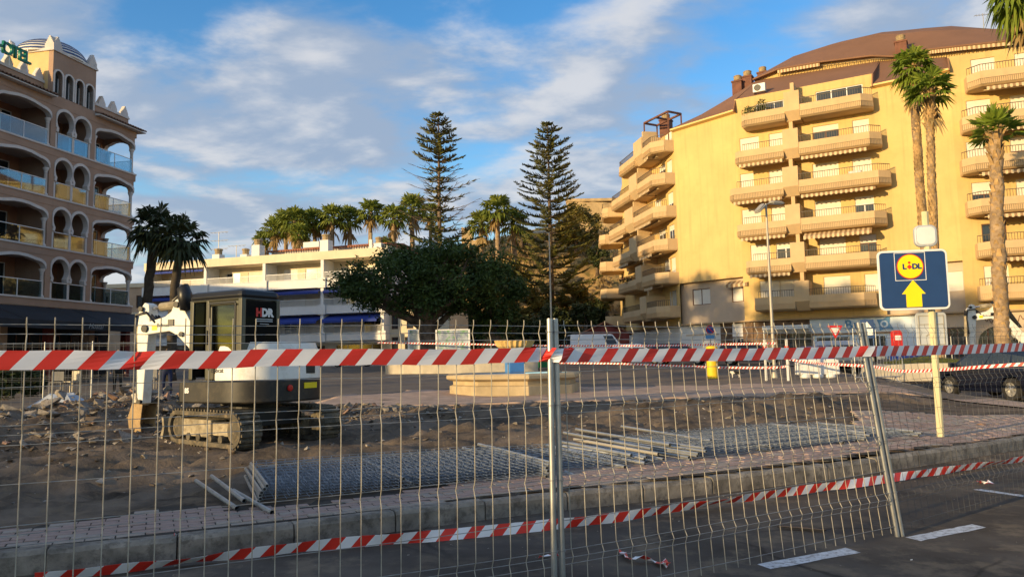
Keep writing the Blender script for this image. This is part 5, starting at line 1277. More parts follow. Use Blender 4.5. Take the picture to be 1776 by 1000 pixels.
# ------------------------------------------------------------------ mini excavator
def excavator(label, loc, rz, house_rz, boom_rz):
    t = thing('mini_excavator', label, 'excavator', loc, rz)
    for sy in (1, -1):    # crawler tracks
        yc = sy * .80; w = .40; hl, r = .95, .29
        def stad(hl, r, zc=.31, n=10):
            return [(hl + r * math.sin(a), zc - r * math.cos(a)) for a in [math.pi * k / n for k in range(n + 1)]] + [(-hl - r * math.sin(a), zc + r * math.cos(a)) for a in [math.pi * k / n for k in range(n + 1)]]
        O = stad(hl, r); I = stad(hl, r - .075); b = MB(); n = len(O)
        for y0, y1 in ((yc - w / 2, yc + w / 2),):
            vs = [(x, y0, z) for x, z in O] + [(x, y1, z) for x, z in O] + [(x, y0, z) for x, z in I] + [(x, y1, z) for x, z in I]
            fs = []
            for i in range(n):
                j = (i + 1) % n
                fs += [(i, j, n + j, n + i), (2 * n + j, 2 * n + i, 3 * n + i, 3 * n + j), (j, i, 2 * n + i, 2 * n + j), (n + i, n + j, 3 * n + j, 3 * n + i)]
            b.add(vs, fs)
        O2 = stad(hl, r + .03); peri = [(V((O2[i][0], 0, O2[i][1])), V((O2[(i + 1) % n][0], 0, O2[(i + 1) % n][1]))) for i in range(n)]
        acc = 0
        for a, c in peri:
            L = (c - a).length; s = acc
            while s < L:
                p = a.lerp(c, s / L); d = (c - a).normalized(); nn = V((d.z, 0, -d.x)); b.bar(p + V((0, yc - w / 2 + .015, 0)) - nn * .018, p + V((0, yc + w / 2 - .015, 0)) - nn * .018, .055, .045, up=d); s += .105
            acc = s - L
        tr = b.build('track', 'dig_track', t)
        b = MB(); b.box(-.78, .30, yc - .13, yc + .16 * sy if sy > 0 else yc + .13, .17, .47) if False else b.box(-.2, .86, yc - .15, yc + .15, .16, .46); b.box(-.80, -.2, yc - .12, yc + .12, .20, .42); b.build('track_frame', 'dig_frame', tr, bevel=.02)
        for x, rr in ((-.95, .205), (.95, .20)):
            b = MB(M_ := Matrix.Translation((x, yc, .31)) @ Matrix.Rotation(rad(90), 4, 'X')); b.lathe([(rr * .5, -.16), (rr, -.15), (rr, .15), (rr * .5, .16)], (0, 0, 0), 14); b.build('sprocket' if x < 0 else 'idler', 'dig_track', tr)
        for x in (-.55, -.2, .2, .55):
            b = MB(Matrix.Translation((x, yc, .15)) @ Matrix.Rotation(rad(90), 4, 'X')); b.lathe([(.07, -.17), (.075, .17)], (0, 0, 0), 10); b.build('roller', 'dig_track', tr)
    b = MB(); b.box(-.55, .55, -.62, .62, .32, .62); b.lathe([(.45, .62), (.45, .76)], (0, 0, 0), 24); b.build('undercarriage', 'dig_black', t)
    b = MB(); b.prism([(1.50, -.98, .05), (1.58, -.98, .1), (1.50, -.98, .28), (1.55, -.98, .46), (1.48, -.98, .46), (1.43, -.98, .28)], (0, 1.96, 0)); b.bar((.5, -.4, .4), (1.46, -.4, .25), .12); b.bar((.5, .4, .4), (1.46, .4, .25), .12); b.build('dozer_blade', 'dig_frame', t)
    H = Matrix.Rotation(house_rz, 4, 'Z')
    hw = .98
    def plan(x_front, r_, sx=1.0, n=12):
        P = [(x_front, -hw * sx + .1), (x_front, hw * sx - .1), (x_front - .1, hw * sx)]
        P += [(-.30 - (r_ - .3) * math.sin(a), hw * sx * math.cos(a) ** .62) for a in [math.pi / 2 * k / n for k in range(n)]]
        P += [(-.30 - (r_ - .3), 0)]
        P += [(-.30 - (r_ - .3) * math.sin(a), -hw * sx * math.cos(a) ** .62) for a in [math.pi / 2 * k / n for k in range(n - 1, -1, -1)]]
        P += [(x_front - .1, -hw * sx)]
        return P
    def slab(name, m, z0, z1, xf, r_, sx=1, top=None, bevel=.03):
        b = MB(H); b.prism([(x, y, z0) for x, y in plan(xf, r_, sx)], (0, 0, z1 - z0)); return b.build(name, m, t, bevel=bevel, auto=30)
    cw = slab('counterweight', 'dig_black', .74, 1.13, .92, 1.12)
    hood = MB(H); P0 = [q for q in plan(-.02, 1.09, .985)]; P1 = [q for q in plan(-.04, 1.08, .985)]; P2 = [q for q in plan(-.10, .98, .93)]
    n = len(P0); hood.add([(x, y, 1.135) for x, y in P0] + [(x, y, 1.54) for x, y in P1] + [(x, y, 1.78) for x, y in P2], [(i, (i + 1) % n, n + (i + 1) % n, n + i) for i in range(n)] + [(n + i, n + (i + 1) % n, 2 * n + (i + 1) % n, 2 * n + i) for i in range(n)] + [tuple(range(2 * n, 3 * n)), tuple(range(n - 1, -1, -1))])
    hd = hood.build('engine_hood', 'dig_white', t, auto=40)
    b = MB(H); b.box(-.05, .90, -.95, -.12, 1.135, 1.45); b.build('side_cover', 'dig_black', t, bevel=.03)
    # cab: frame with a rounded roof, three glass sides
    x0, x1, y0, y1, zb, zt = -.74, .62, .10, .95, 1.14, 2.64
    def post(b, a, c, w=.10): b.bar(a, c, w, w)
    b = MB(H)
    for (x, y) in ((.14, y1 - .04), (x1 - .05, y0 + .05), (x1 - .05, y1 - .05)): b.bar((x, y, zb), (x * .97, y, zt - .1), .10 if x != .14 else .08)
    b.box(x0, x1, y0, y1, zt - .14, zt - .10); b.bar((x0 + .05, y0 + .05, 1.6), (x0 * .97 + .02, y0 + .05, zt - .1), .10); b.bar((x0 + .05, y1 - .05, 1.5), (x0 * .97 + .02, y1 - .05, zt - .1), .10)
    b.box(x0 + .002, -.04, y1 - .06, y1 - .002, 1.5, 1.56); b.box(-.03, .16, y1 - .06, y1 - .002, zb, 1.56); b.box(x0, x0 + .07, y0, y1 - .001, 1.6, 1.76); b.box(x0 + .003, .16, y1 - .055, y1 - .003, 2.42, zt - .141); b.box(x0 + .004, x0 + .2, y1 - .05, y1 - .004, 1.55, 2.42); b.box(.02, .16, y1 - .05, y1 - .004, 1.55, 2.42)
    cab = b.build('cab', 'dig_cab', t, bevel=.025)
    rf = MB(H); rf.box(x0 - .012, x1 + .012, y0 - .012, y1 + .012, zt - .16, zt + .05); rf.build('cab_roof', 'dig_dark', t, bevel=.10)
    g = MB(H); g.box(x0 + .2, .02, y1 - .035, y1 - .025, 1.55, 2.42); g.build('door_window', 'cab_glass', cab)
    g = MB(H); g.box(.20, x1 - .10, y1 - .035, y1 - .025, zb + .05, zt - .15); g.build('side_window', 'cab_glass_dark', cab)
    g = MB(H); g.box(x0 - .004, x0 + .006, y0 + .04, y1 - .09, 1.76, zt - .15); g.build('rear_window', 'cab_glass_dark', cab)
    g = MB(H); g.box(x1 - .03, x1 - .02, y0 + .1, y1 - .1, zb + .1, zt - .15); g.build('front_window', 'cab_glass_dark', cab)
    g = MB(H); P = [(x0 + .15, 1.50), (.07, 1.50), (.07, 2.46), (x0 + .15, 2.46)]
    for a, c in zip(P, P[1:] + P[:1]): g.bar((a[0], y1 + .003, a[1]), (c[0], y1 + .003, c[1]), .035, .02, up=(0, 1, 0))
    g.bar((.10, y1 + .02, 1.75), (.10, y1 + .02, 2.0), .03); g.build('door_frame', 'dig_dark', cab, bevel=.008)
    b = MB(H); b.box(-.45, .0, .3, .75, 1.3, 1.55); b.box(-.52, -.38, .3, .75, 1.5, 2.15); b.box(.1, .5, .2, .3, 1.2, 1.9); b.build('seat', 'dig_dark', t, bevel=.05)
    # decals
    def decal(name, par, txt, size, m, o, x, up, **k): put_text(name, text_mesh(txt, size, .003, m, **k), par, H @ frame(o, x, up))
    rw = None
    Z = (-1, 0, 0)    # rear glass faces -x: text runs along -y
    decal('decal', cab, 'H', .19, 'red_paint', (x0 - .008, .58, 2.23), (0, -1, 0), Z, bold=.012); decal('decal', cab, 'DR', .19, 'white_paint', (x0 - .008, .40, 2.23), (0, -1, 0), Z, bold=.012)
    b = MB(H); b.box(x0 - .01, x0 - .006, .28, .64, 2.17, 2.185); b.box(x0 - .01, x0 - .006, .28, .64, 2.135, 2.15); b.box(x0 - .01, x0 - .006, .36, .56, 2.09, 2.10); b.build('decal', 'sign_back', cab)
    b = MB(H); b.bar((-1.082, -.15, 1.56), (-1.082, .12, 1.56), .03, .04)
    yl = hw * .985 + .004
    b = MB(H); b.box(-.34, -.06, yl - .006, yl, 1.46, 1.50); b.build('decal', 'orange_decal', hd)
    decal('decal', hd, 'Bobcat', .115, 'dig_dark', (-.17, yl, 1.27), (-1, 0, 0), (0, 1, 0))
    decal('decal', cw, '85', .12, 'white_paint', (.60, hw + .004, .92), (-1, 0, 0), (0, 1, 0), bold=.006)
    def rear(y): return -.30 - .82 * math.sqrt(max(0, 1 - (abs(y) / hw) ** (2 / .62 * .62 * 1.3)))
    b = MB(H @ frame((-1.125, .22, .98), (0, -1, 0), (-1, 0, 0))); b.lathe([(.055, 0), (.055, .02), (.03, .028)], (0, 0, 0), 14); b.build('reflector', 'red_lamp', cw)
    b = MB(H); b.box(-1.13, -1.105, -.42, -.12, .96, 1.06); b.build('warning_label', 'sign_yellow', cw)
    b = MB(H); b.box(-1.09, -1.06, -.42, -.2, 1.22, 1.40); b.build('lock_plate', 'dig_dark', hd, bevel=.01)
    b = MB(H); b.box(-1.088, -1.05, -.1, .5, 1.46, 1.50); b.build('decal', 'orange_decal', hd)
    # boom, arm, bucket in their own swing plane
    B = H @ Matrix.Translation((.50, -.10, 0)) @ Matrix.Rotation(boom_rz, 4, 'Z')
    def plate(name, P, w, m, par=t, bev=.02, y0=None):
        b = MB(B); y0 = -w / 2 if y0 is None else y0; b.prism([(s, y0, z) for s, z in P], (0, w, 0)); return b.build(name, m, par, bevel=bev)
    plate('swing_bracket', [(-.2, .72), (0.3, .62), (0.36, 1.05), (0.1, 1.15), (-.2, 1.05)], .4, 'dig_black')
    bm = plate('boom', [(0.0, .84), (0.28, .74), (0.75, 1.22), (1.15, 1.75), (1.42, 1.98), (1.62, 2.07), (2.183, 2.02), (2.281, 2.10), (2.281, 2.22), (2.167, 2.27), (1.732, 2.36), (1.58, 2.46), (1.48, 2.68), (1.34, 2.70), (1.22, 2.42), (0.95, 2.02), (0.55, 1.52), (0.0, 1.05)], .26, 'dig_white')
    arm = plate('arm', [(2.167, 2.62), (2.281, 2.66), (2.445, 2.45), (2.454, 2.05), (2.413, .80), (2.347, .62), (2.265, .66), (2.232, 1.2), (2.167, 1.95), (2.134, 2.3)], .22, 'dig_white')
    bk = MB(B); pr = [(2.183, .66), (2.445, .68), (2.544, .40), (2.495, .12), (2.298, -.02), (2.183, .04), (2.232, .3)]
    bk.prism([(s, -.19, z) for s, z in pr], (0.0, .02, 0)); bk.prism([(s, .17, z) for s, z in pr], (0.0, .02, 0))
    A = [V((s, -.17, z)) for s, z in pr[:6]]; bk.strip(A, [p + V((0.0, .34, 0)) for p in A]); bk.strip([p + V((-.02, .34, .01)) for p in A], [p + V((-.02, 0, .01)) for p in A])
    bu = bk.build('bucket', 'dig_bucket', t)
    b = MB(B)
    for y in (-.15, -.05, .05, .15): b.prism([(2.216, y - .035, -.01), (2.15, y - .02, -.10), (2.134, y - .02, -.08), (2.183, y - .035, .04)], (0.0, .06, 0))
    b.build('bucket_teeth', 'chrome', bu)
    b = MB(B); b.tube([(1.46, .0, 2.60), (1.953, 0, 2.56)], .085, 10); b.build('arm_cylinder', 'dig_frame', t); b = MB(B); b.tube([(1.937, 0, 2.56), (2.265, 0, 2.53)], .04, 8); b.build('cylinder_rod', 'chrome', t)
    b = MB(B); b.tube([(0.35, 0, .78), (0.85, 0, 1.28)], .07, 10); b.build('boom_cylinder', 'dig_dark', t)
    b = MB(B); b.tube([(2.478, 0, 2.2), (2.511, 0, 1.4)], .07, 10); b.build('bucket_cylinder', 'dig_frame', t); b = MB(B); b.tube([(2.511, 0, 1.42), (2.511, 0, .85)], .035, 8); b.bar((2.511, -.1, .86), (2.363, -.1, .62), .06); b.bar((2.511, .1, .86), (2.396, .1, .6), .06); b.build('bucket_link', 'chrome', t)
    b = MB(B); b.tube([(1.22, .14, 2.46), (1.2, .16, 2.72), (1.26, .16, 2.88), (1.34, .16, 2.84)], [.10, .14, .13, .08], 10); b.build('work_light', 'dig_dark', t, smooth=True)
    b = MB(B)
    for k in range(4):
        y = -.12 + .08 * k; b.tube([(0.6, y, 1.7), (1.0, y, 2.25 + .05 * k), (1.22, y, 2.62), (1.4, y, 2.78), (1.55, y, 2.66)], .026, 6)
    for k in range(4):
        y = -.13 + .085 * k; b.tube([(1.978, y, 2.25), (2.183, y * 1.2, 2.40 + .02 * k), (2.445, y * 1.2, 2.42), (2.495, y, 2.1), (2.445, y, 1.5)], .022, 6)
    b.build('hoses', 'dig_dark', t)
    for (s_, z_, r_) in ((2.22, 2.14, .075), (1.44, 2.58, .06), (2.33, 2.53, .05), (2.32, .70, .05), (.18, .90, .09), (1.30, 2.0, .05)):
        b = MB(B @ Matrix.Translation((s_, 0, z_)) @ Matrix.Rotation(rad(90), 4, 'X')); b.lathe([(r_, -.17), (r_, .17)], (0, 0, 0), 14); b.build('pivot_pin', 'dig_black', bm)
    b = MB(B); b.box(1.92, 2.05, .131, .135, 2.10, 2.20); b.build('decal', 'sign_yellow', bm)
    put_text('decal', text_mesh('Bobcat', .105, .002, 'dig_dark'), bm, B @ frame((1.78, .134, 2.16), (-1, 0, 0), (0, 1, 0)))
    b = MB(B); b.box(1.50, 1.64, .131, .15, 2.17, 2.30); b.build('boom_lamp', 'dig_dark', bm)
    return t
DX, DY = -4.75, 13.85
th = math.atan2(.643, -.766)
th_house = math.atan2(.50, -.866); th_boom = math.atan2(.34, -.94)
dig = excavator('white and black mini excavator with HDR on its rear window, standing on the dug soil', (DX, DY, gz(DX, DY) - .02), th, th_house - th, th_boom - th_house)
KIDS[dig.name] = list(dig.children)
ex2 = at(1800, 640, 39)
dig2 = excavator('second pale excavator half hidden behind the palm at the right edge', (ex2.x + 1.0, ex2.y, 0.5), math.atan2(.3, -1), 0.0, rad(4))
dig2.scale = (1.35,) * 3
# ------------------------------------------------------------------ fountain
fp = (0.05, 26.2)
FZ = 0.19 + rise(*fp)
fo = thing('fountain', 'octagonal stone fountain basin with a blue pedestal and a fluted ochre bowl', 'fountain', (fp[0], fp[1], FZ), rad(-12))
b = MB(); a0 = rad(22.5)
def oct_ring(b, prof): b.lathe(prof, (0, 0, 0), 8, 0, a0)
R8 = 2.26
vs = [(R8 + .02, -.1), (R8 + .02, .26), (R8 - .10, .30), (R8 - .10, .42), (R8 + .04, .46), (R8 + .13, .50), (R8 + .13, .60), (R8 + .05, .66), (R8 - .24, .66), (R8 - .26, .40)]
k = len(vs); b.lathe(vs[:-0] if False else vs, (0, 0, 0), 8, 0, a0)
b.f = b.f[:-2]; b.mi = b.mi[:-2]
b.build('basin_wall', 'fount_stone', fo, bevel=.012)
b = MB(); b.lathe([(R8 - .25, .38), (R8 - .25, .41)], (0, 0, 0), 8, 0, a0); b.build('water', 'pool_blue', fo)
b = MB(); b.lathe([(R8 - .245, .64), (R8 - .27, .641), (R8 - .27, .42)], (0, 0, 0), 8, 0, a0); b.f = b.f[:-2]; b.mi = b.mi[:-2]; b.build('lining', 'pool_blue', fo)
b = MB(); b.box(-.28, .28, -.28, .28, .4, 1.05); b.box(-.24, .24, -.24, .24, 1.05, 1.08); o = b.build('pedestal', 'fount_blue', fo, bevel=.01); o.rotation_euler.z = rad(30)
b = MB(); b.lathe([(.18, 1.081), (.16, 1.3), (.2, 1.38), (.16, 1.40)], (0, 0, 0), 16); b.build('stem', 'fount_ochre', fo, auto=50)
b = MB(); n = 44; P = []
for r_, z, fl in ((.15, 1.27, 0), (.42, 1.34, .01), (.60, 1.46, .022), (.67, 1.61, .025), (.70, 1.66, .01), (.67, 1.67, 0), (.57, 1.58, 0), (.05, 1.42, 0)):
    P.append([(V(((r_ + fl * (1 if j % 2 else -1)) * math.cos(2 * math.pi * j / n), (r_ + fl * (1 if j % 2 else -1)) * math.sin(2 * math.pi * j / n), z))) for j in range(n)])
for A_, B_ in zip(P, P[1:]): b.strip(A_ + A_[:1], B_ + B_[:1])
b.build('bowl', 'fount_ochre', fo).location.z = .11
def Gp(px, py, z=0.0):
    r = cam.matrix_world.to_3x3() @ V(((px - 888) / 1300, -(py - 500) / 1300, -1)); return V((0, 0, CAMH)) + r * ((z - CAMH) / r.z)
def base(px, Y, py=600):
    """ground point below photo column px at distance Y"""
    p = at(px, py, Y); return V((p.x, p.y, 0.19 + rise(p.x, p.y)))
# ------------------------------------------------------------------ street lamps, signs
def lamp(label, loc, h, heads, r0=.085):
    t = thing('street_lamp', label, 'street lamp', loc); b = MB(); b.tube([(0, 0, -.1), (0, 0, .5), (0, 0, h)], [r0, r0 * .9, r0 * .5], 12); b.lathe([(r0 * 1.8, 0), (r0 * 1.8, .06), (r0 * 1.1, .3)], (0, 0, -.02), 12); b.build('pole', 'lamp_grey', t, smooth=False, auto=40)
    for (ang, tilt, ln) in heads:
        b = MB(Matrix.Translation((0, 0, h)) @ Matrix.Rotation(ang, 4, 'Z') @ Matrix.Rotation(tilt, 4, 'Y'))
        b.tube([(0, 0, -.05), (.25, 0, .05)], .03, 6); P = [(.2, -.09), (.3, -.16), (.8, -.17), (.95, -.08), (.95, .08), (.8, .17), (.3, .16), (.2, .09)]
        b.prism([(x * ln, y, 0.02) for x, y in P], (0, 0, .06)); b.prism([(x * .9 * ln + .03, y * .75, 0.08) for x, y in P], (0, 0, .05)); hd = b.build('lamp_head', 'lamp_grey', t, bevel=.02)
        b = MB(Matrix.Translation((0, 0, h)) @ Matrix.Rotation(ang, 4, 'Z') @ Matrix.Rotation(tilt, 4, 'Y')); b.box(.32 * ln, .85 * ln, -.12, .12, .0, .018); b.build('lens', 'white_paint', hd)
    return t
g = base(1341, 32.3); lamp('tall street lamp with twin heads in front of the yellow building', g, 7.55, [(rad(20), 0, 1.0), (rad(215), rad(38), .9)], .085)
g = base(957, 42); lamp('slender street lamp with one head between ficus and right pine', g, 7.9, [(rad(160), 0, 1.0)], .07)
def rrect(w, h, r, n=5):
    P = []
    for cx, cy, a0 in ((w / 2 - r, h / 2 - r, 0), (-w / 2 + r, h / 2 - r, 90), (-w / 2 + r, -h / 2 + r, 180), (w / 2 - r, -h / 2 + r, 270)):
        P += [(cx + r * math.cos(rad(a0 + 90 * k / n)), cy + r * math.sin(rad(a0 + 90 * k / n))) for k in range(n + 1)]
    return P
g = V((7.29, 13.03, 0.19 + rise(7.29, 13.03)))
ls = thing('direction_sign', 'blue sign with yellow round emblem and yellow up arrow on a cream post', 'sign', g)
b = MB(); b.tube([(0, 0, -.1), (0, 0, 3.9)], .058, 8); b.build('post', 'post_cream', ls)
PZ = at(1584, 485, 12.9); yaw = rad(-10); SM = Matrix.Translation(PZ - g) @ frame((0, 0, 0), (math.cos(yaw), math.sin(yaw), 0), (math.sin(yaw), -math.cos(yaw), 0))
SM.translation = PZ - g
b = MB(SM); b.prism([(x, y, -.03) for x, y in rrect(1.13, 1.04, .09)], (0, 0, .03)); b.build('plate', 'white_metal', ls, bevel=.006)
b = MB(SM); b.prism([(x, y, .0005) for x, y in rrect(1.06, .97, .06)], (0, 0, .004)); pl = b.build('face', 'sign_blue', ls)
b = MB(SM)
for x0, x1, y0, y1 in ((-.29, .21, .468, .478), (-.29, .21, -.012, -.002), (-.29, -.28, -.002, .468), (.20, .21, -.002, .468)): b.box(x0, x1, y0, y1, .005, .008)
b.build('emblem_border', 'white_metal', ls)
b = MB(SM); b.lathe([(.218, .005), (.218, .009)], (-.04, .233, 0), 40); b.build('emblem_ring', 'red_paint', ls)
b = MB(SM); b.lathe([(.203, .0095), (.203, .012)], (-.04, .233, 0), 40); em = b.build('emblem', 'sign_yellow', ls)
for ch, x in (('L', -.135), ('D', .035), ('L', .11)):
    put_text('emblem_letter', text_mesh(ch, .125, .002, 'sign_blue', bold=.007), em, SM @ Matrix.Translation((x, .19, .0145)))
b = MB(SM); b.prism([(-.052 + .043 * c, .225 + .043 * s_, .0125) for c, s_ in ((1, 0), (0, 1), (-1, 0), (0, -1))], (0, 0, .003)); b.lathe([(.022, .0125), (.022, .0155)], (-.052, .30, 0), 14); b.build('emblem_letter', 'red_paint', em)
b = MB(SM); b.prism([(x, y, .0051) for x, y in [(-.01, .0), (-.20, -.245), (-.135, -.245), (-.135, -.47), (.115, -.47), (.115, -.245), (.18, -.245)]][::-1], (0, 0, .004)); b.build('arrow', 'sign_yellow', ls)
b = MB(SM)
for y in (.3, -.3): b.box(-.5, .5, y - .02, y + .02, -.06, -.031)
b.build('bracket', 'sign_back', ls)
TM = SM.copy(); TM.translation = at(1605, 409, 13.0) - g
b = MB(TM); b.prism([(x, y, -.06) for x, y in rrect(.37, .38, .10)], (0, 0, .09)); mh = b.build('mirror_housing', 'sign_back', ls, bevel=.02)
b = MB(TM); b.prism([(x, y, .031) for x, y in rrect(.30, .31, .08)], (0, 0, .012)); b.build('mirror_face', 'white_metal', mh, bevel=.006)
TM = SM.copy(); TM.translation = at(1616, 572, 13.05) - g
b = MB(TM); b.prism([(x, y, -.03) for x, y in rrect(.50, .62, .07)], (0, 0, .025)); lp_ = b.build('back_plate', 'sign_back', ls, bevel=.006)
b = MB(TM)
for P in (((-.2, -.25), (.2, -.25)), ((-.2, .25), (.2, .25)), ((-.2, -.25), (-.2, .25)), ((.2, -.25), (.2, .25)), ((-.2, .1), (.2, .1)), ((-.1, -.1), (.1, .0))): b.bar((*P[0], .0), (*P[1], .0), .014, .012)
b.build('stiffener', 'lamp_grey', lp_)
def road_sign(name, label, cat, loc, h, shape, rz=0.0):
    t = thing(name, label, cat, loc, rz); b = MB(); b.tube([(0, .04, -.1), (0, .04, h)], .03, 8); b.build('post', 'lamp_grey', t); F = frame((0, 0, h - .35), (1, 0, 0), (0, -1, 0))
    if shape == 'yield':
        for s_, m, z in ((.45, 'red_paint', 0), (.27, 'white_paint', .012)):
            b = MB(F); b.prism([(s_ * math.cos(a), s_ * math.sin(a), z) for a in (rad(30), rad(150), rad(270))], (0, 0, .01)); b.build('face', m, t)
    elif shape == 'noparking':
        for r_, m, z in ((.30, 'red_paint', 0), (.24, 'mural_blue' if False else 'bin_blue', .011)):
            b = MB(F); b.lathe([(r_, z), (r_, z + .01)], (0, .1, 0), 24); b.build('face', m, t)
        b = MB(F); b.bar((-.17, .27, .025), (.17, -.07, .025), .06, .008, up=(0, 0, 1)); b.build('cross_bar', 'red_paint', t)
        b = MB(F); b.box(-.33, .33, -.5, -.26, 0, .012); b.build('lower_plate', 'shop_letter', t)
    elif shape == 'blue':
        b = MB(F); b.box(-.3, .3, -.45, .45, 0, .015); b.build('face', 'sign_blue', t); b = MB(F); b.box(-.24, .24, -.3, .0, .016, .02); b.prism([(-.2, .05, .016), (.2, .05, .016), (0, .35, .016)], (0, 0, .004)); b.build('symbol', 'white_paint', t)
    return t
g = base(1450, 38); road_sign('give_way_sign', 'red and white triangular give way sign in front of the blue shop', 'sign', g, at(1450, 572, 38).z - g.z + .35, 'yield')
g = base(1233, 50); road_sign('no_parking_sign', 'round no parking sign over a blue plate against the white shop wall', 'sign', g, at(1233, 574, 50).z - g.z + .35, 'noparking')
g = base(1506, 36); road_sign('information_sign', 'small blue and white sign beside the twin fence posts', 'sign', g, at(1506, 570, 36).z - g.z + .35, 'blue', rad(-25))
g = base(1556, 40); t = thing('fuel_totem', 'red and yellow rounded totem in front of the dark shop windows', 'totem', g)
zt_ = at(1556, 570, 40).z - g.z
b = MB(); b.prism([(x, .15, zt_ - .55 + y) for x, y in rrect(.50, .95, .16)], (0, -.3, 0)); b.build('head', 'red_paint', t, bevel=.03); b = MB(); b.box(-.22, .22, -.12, .12, 0, zt_ - 1.03); b.build('column', 'yellow_paint', t, bevel=.03); b = MB(); b.box(-.16, .16, -.17, -.151, zt_ - .6, zt_ - .35); b.build('panel', 'white_paint', t)
# ------------------------------------------------------------------ pillar box, cat, bins, barriers
g = base(1234, 32.6); t = thing('pillar_box', 'plain yellow cylindrical post box standing on the dirt', 'post box', g)
b = MB(); b.lathe([(.25, 0), (.25, .06), (.235, .08), (.235, 1.22), (.26, 1.24), (.26, 1.30), (.22, 1.38), (.08, 1.42)], (0, 0, 0), 28); b.build('body', 'yellow_paint', t, auto=40)
b = MB(); b.box(-.13, .13, -.25, -.2, 1.02, 1.07); b.build('slot', 'dark_void', t)
def skin_mesh(nodes, edges, level=2):
    """one continuous surface grown over joints with their own radii"""
    me = bpy.data.meshes.new('body'); me.from_pydata([n[0] for n in nodes], edges, []); o = bpy.data.objects.new('body', me); COL.objects.link(o)
    sk = o.modifiers.new('skin', 'SKIN'); sk.use_smooth_shade = True
    for i, n in enumerate(nodes):
        r = n[1] if isinstance(n[1], tuple) else (n[1], n[1]); me.skin_vertices[0].data[i].radius = r
    me.skin_vertices[0].data[0].use_root = True
    su = o.modifiers.new('sub', 'SUBSURF'); su.levels = level; su.render_levels = level
    dg = bpy.context.evaluated_depsgraph_get(); m2 = bpy.data.meshes.new_from_object(o.evaluated_get(dg)); bpy.data.objects.remove(o); return m2
nodes = [((0, 0, .20), .065), ((.10, 0, .21), .062), ((.18, 0, .235), .035), ((.235, 0, .275), .042), ((.28, 0, .265), .02), ((-.12, 0, .205), .06), ((-.2, 0, .2), .018), ((-.30, 0, .16), .014), ((-.38, 0, .2), .012),
         ((.11, .035, .12), .022), ((.115, .035, .02), .016), ((.135, .035, .008), .014), ((.11, -.035, .12), .022), ((.09, -.035, .02), .016), ((.11, -.035, .008), .014),
         ((-.10, .04, .15), .035), ((-.145, .04, .085), .016), ((-.125, .04, .012), .014), ((-.10, -.04, .15), .035), ((-.165, -.04, .085), .016), ((-.15, -.04, .012), .014), ((.225, .025, .325), .008), ((.225, -.025, .325), .008)]
me = skin_mesh(nodes, [(0, 1), (1, 2), (2, 3), (3, 4), (0, 5), (5, 6), (6, 7), (7, 8), (1, 9), (9, 10), (10, 11), (1, 12), (12, 13), (13, 14), (5, 15), (15, 16), (16, 17), (5, 18), (18, 19), (19, 20), (3, 21), (3, 22)])
me.materials.append(MATS['fur_black']); me.materials.append(MATS['fur_white'])
for p in me.polygons:
    c = p.center; p.material_index = 1 if (c.z < .13 or (.05 < c.x < .2 and c.z < .26) or (c.x > .25 and c.z < .28)) else 0
g = base(1273, 32.9); ct = thing('cat', 'black and white cat walking left beside the yellow post box', 'cat', g, rad(172)); obj('body', me, ct).scale = (1.12,) * 3
def person(label, loc, rz, jacket, trousers, stride=.12):
    N_ = [((0, 0, .95), (.15, .11)), ((0, 0, 1.15), (.15, .10)), ((0, 0, 1.38), (.17, .11)), ((0, 0, 1.50), .055), ((.01, 0, 1.64), (.085, .10)), ((.0, 0, 1.74), .06),
          ((0, .10, .86), .09), ((stride * .5, .11, .48), .062), ((stride, .11, .08), .045), ((stride + .16, .12, .035), .035), ((0, -.10, .86), .09), ((-stride * .3, -.11, .48), .062), ((-stride, -.11, .08), .045), ((-stride + .16, -.12, .035), .035),
          ((0, .20, 1.40), .06), ((-.02, .26, 1.12), .045), ((.06, .25, .88), .035), ((.10, .24, .78), .03), ((0, -.20, 1.40), .06), ((.02, -.26, 1.12), .045), ((.12, -.25, .90), .035), ((.16, -.24, .80), .03), ((.10, .0, 1.61), .018)]
    me = skin_mesh(N_, [(0, 1), (1, 2), (2, 3), (3, 4), (4, 5), (0, 6), (6, 7), (7, 8), (8, 9), (0, 10), (10, 11), (11, 12), (12, 13), (2, 14), (14, 15), (15, 16), (16, 17), (2, 18), (18, 19), (19, 20), (20, 21), (4, 22)])
    for m in (jacket, trousers, 'skin', 'fur_black', 'white_paint'): me.materials.append(MATS[m])
    for p in me.polygons:
        c = p.center; k = 0
        if c.z < .10: k = 4
        elif c.z < .95 and abs(c.y) < .20: k = 1
        elif c.z > 1.53: k = 3 if (c.x < -.005 or c.z > 1.71) else 2
        elif c.z < .86: k = 2
        p.material_index = k
    t = thing('person', label, 'person', loc, rz); obj('body', me, t); return t
g = base(206, 29); person('person in dark jacket, dark trousers and white shoes standing before the hotel terrace', g, rad(-60), 'cloth_dark', 'fur_black')
g = base(291, 27); person('person in blue jeans half hidden behind the arm of the excavator', g, rad(120), 'cloth_dark', 'jeans')
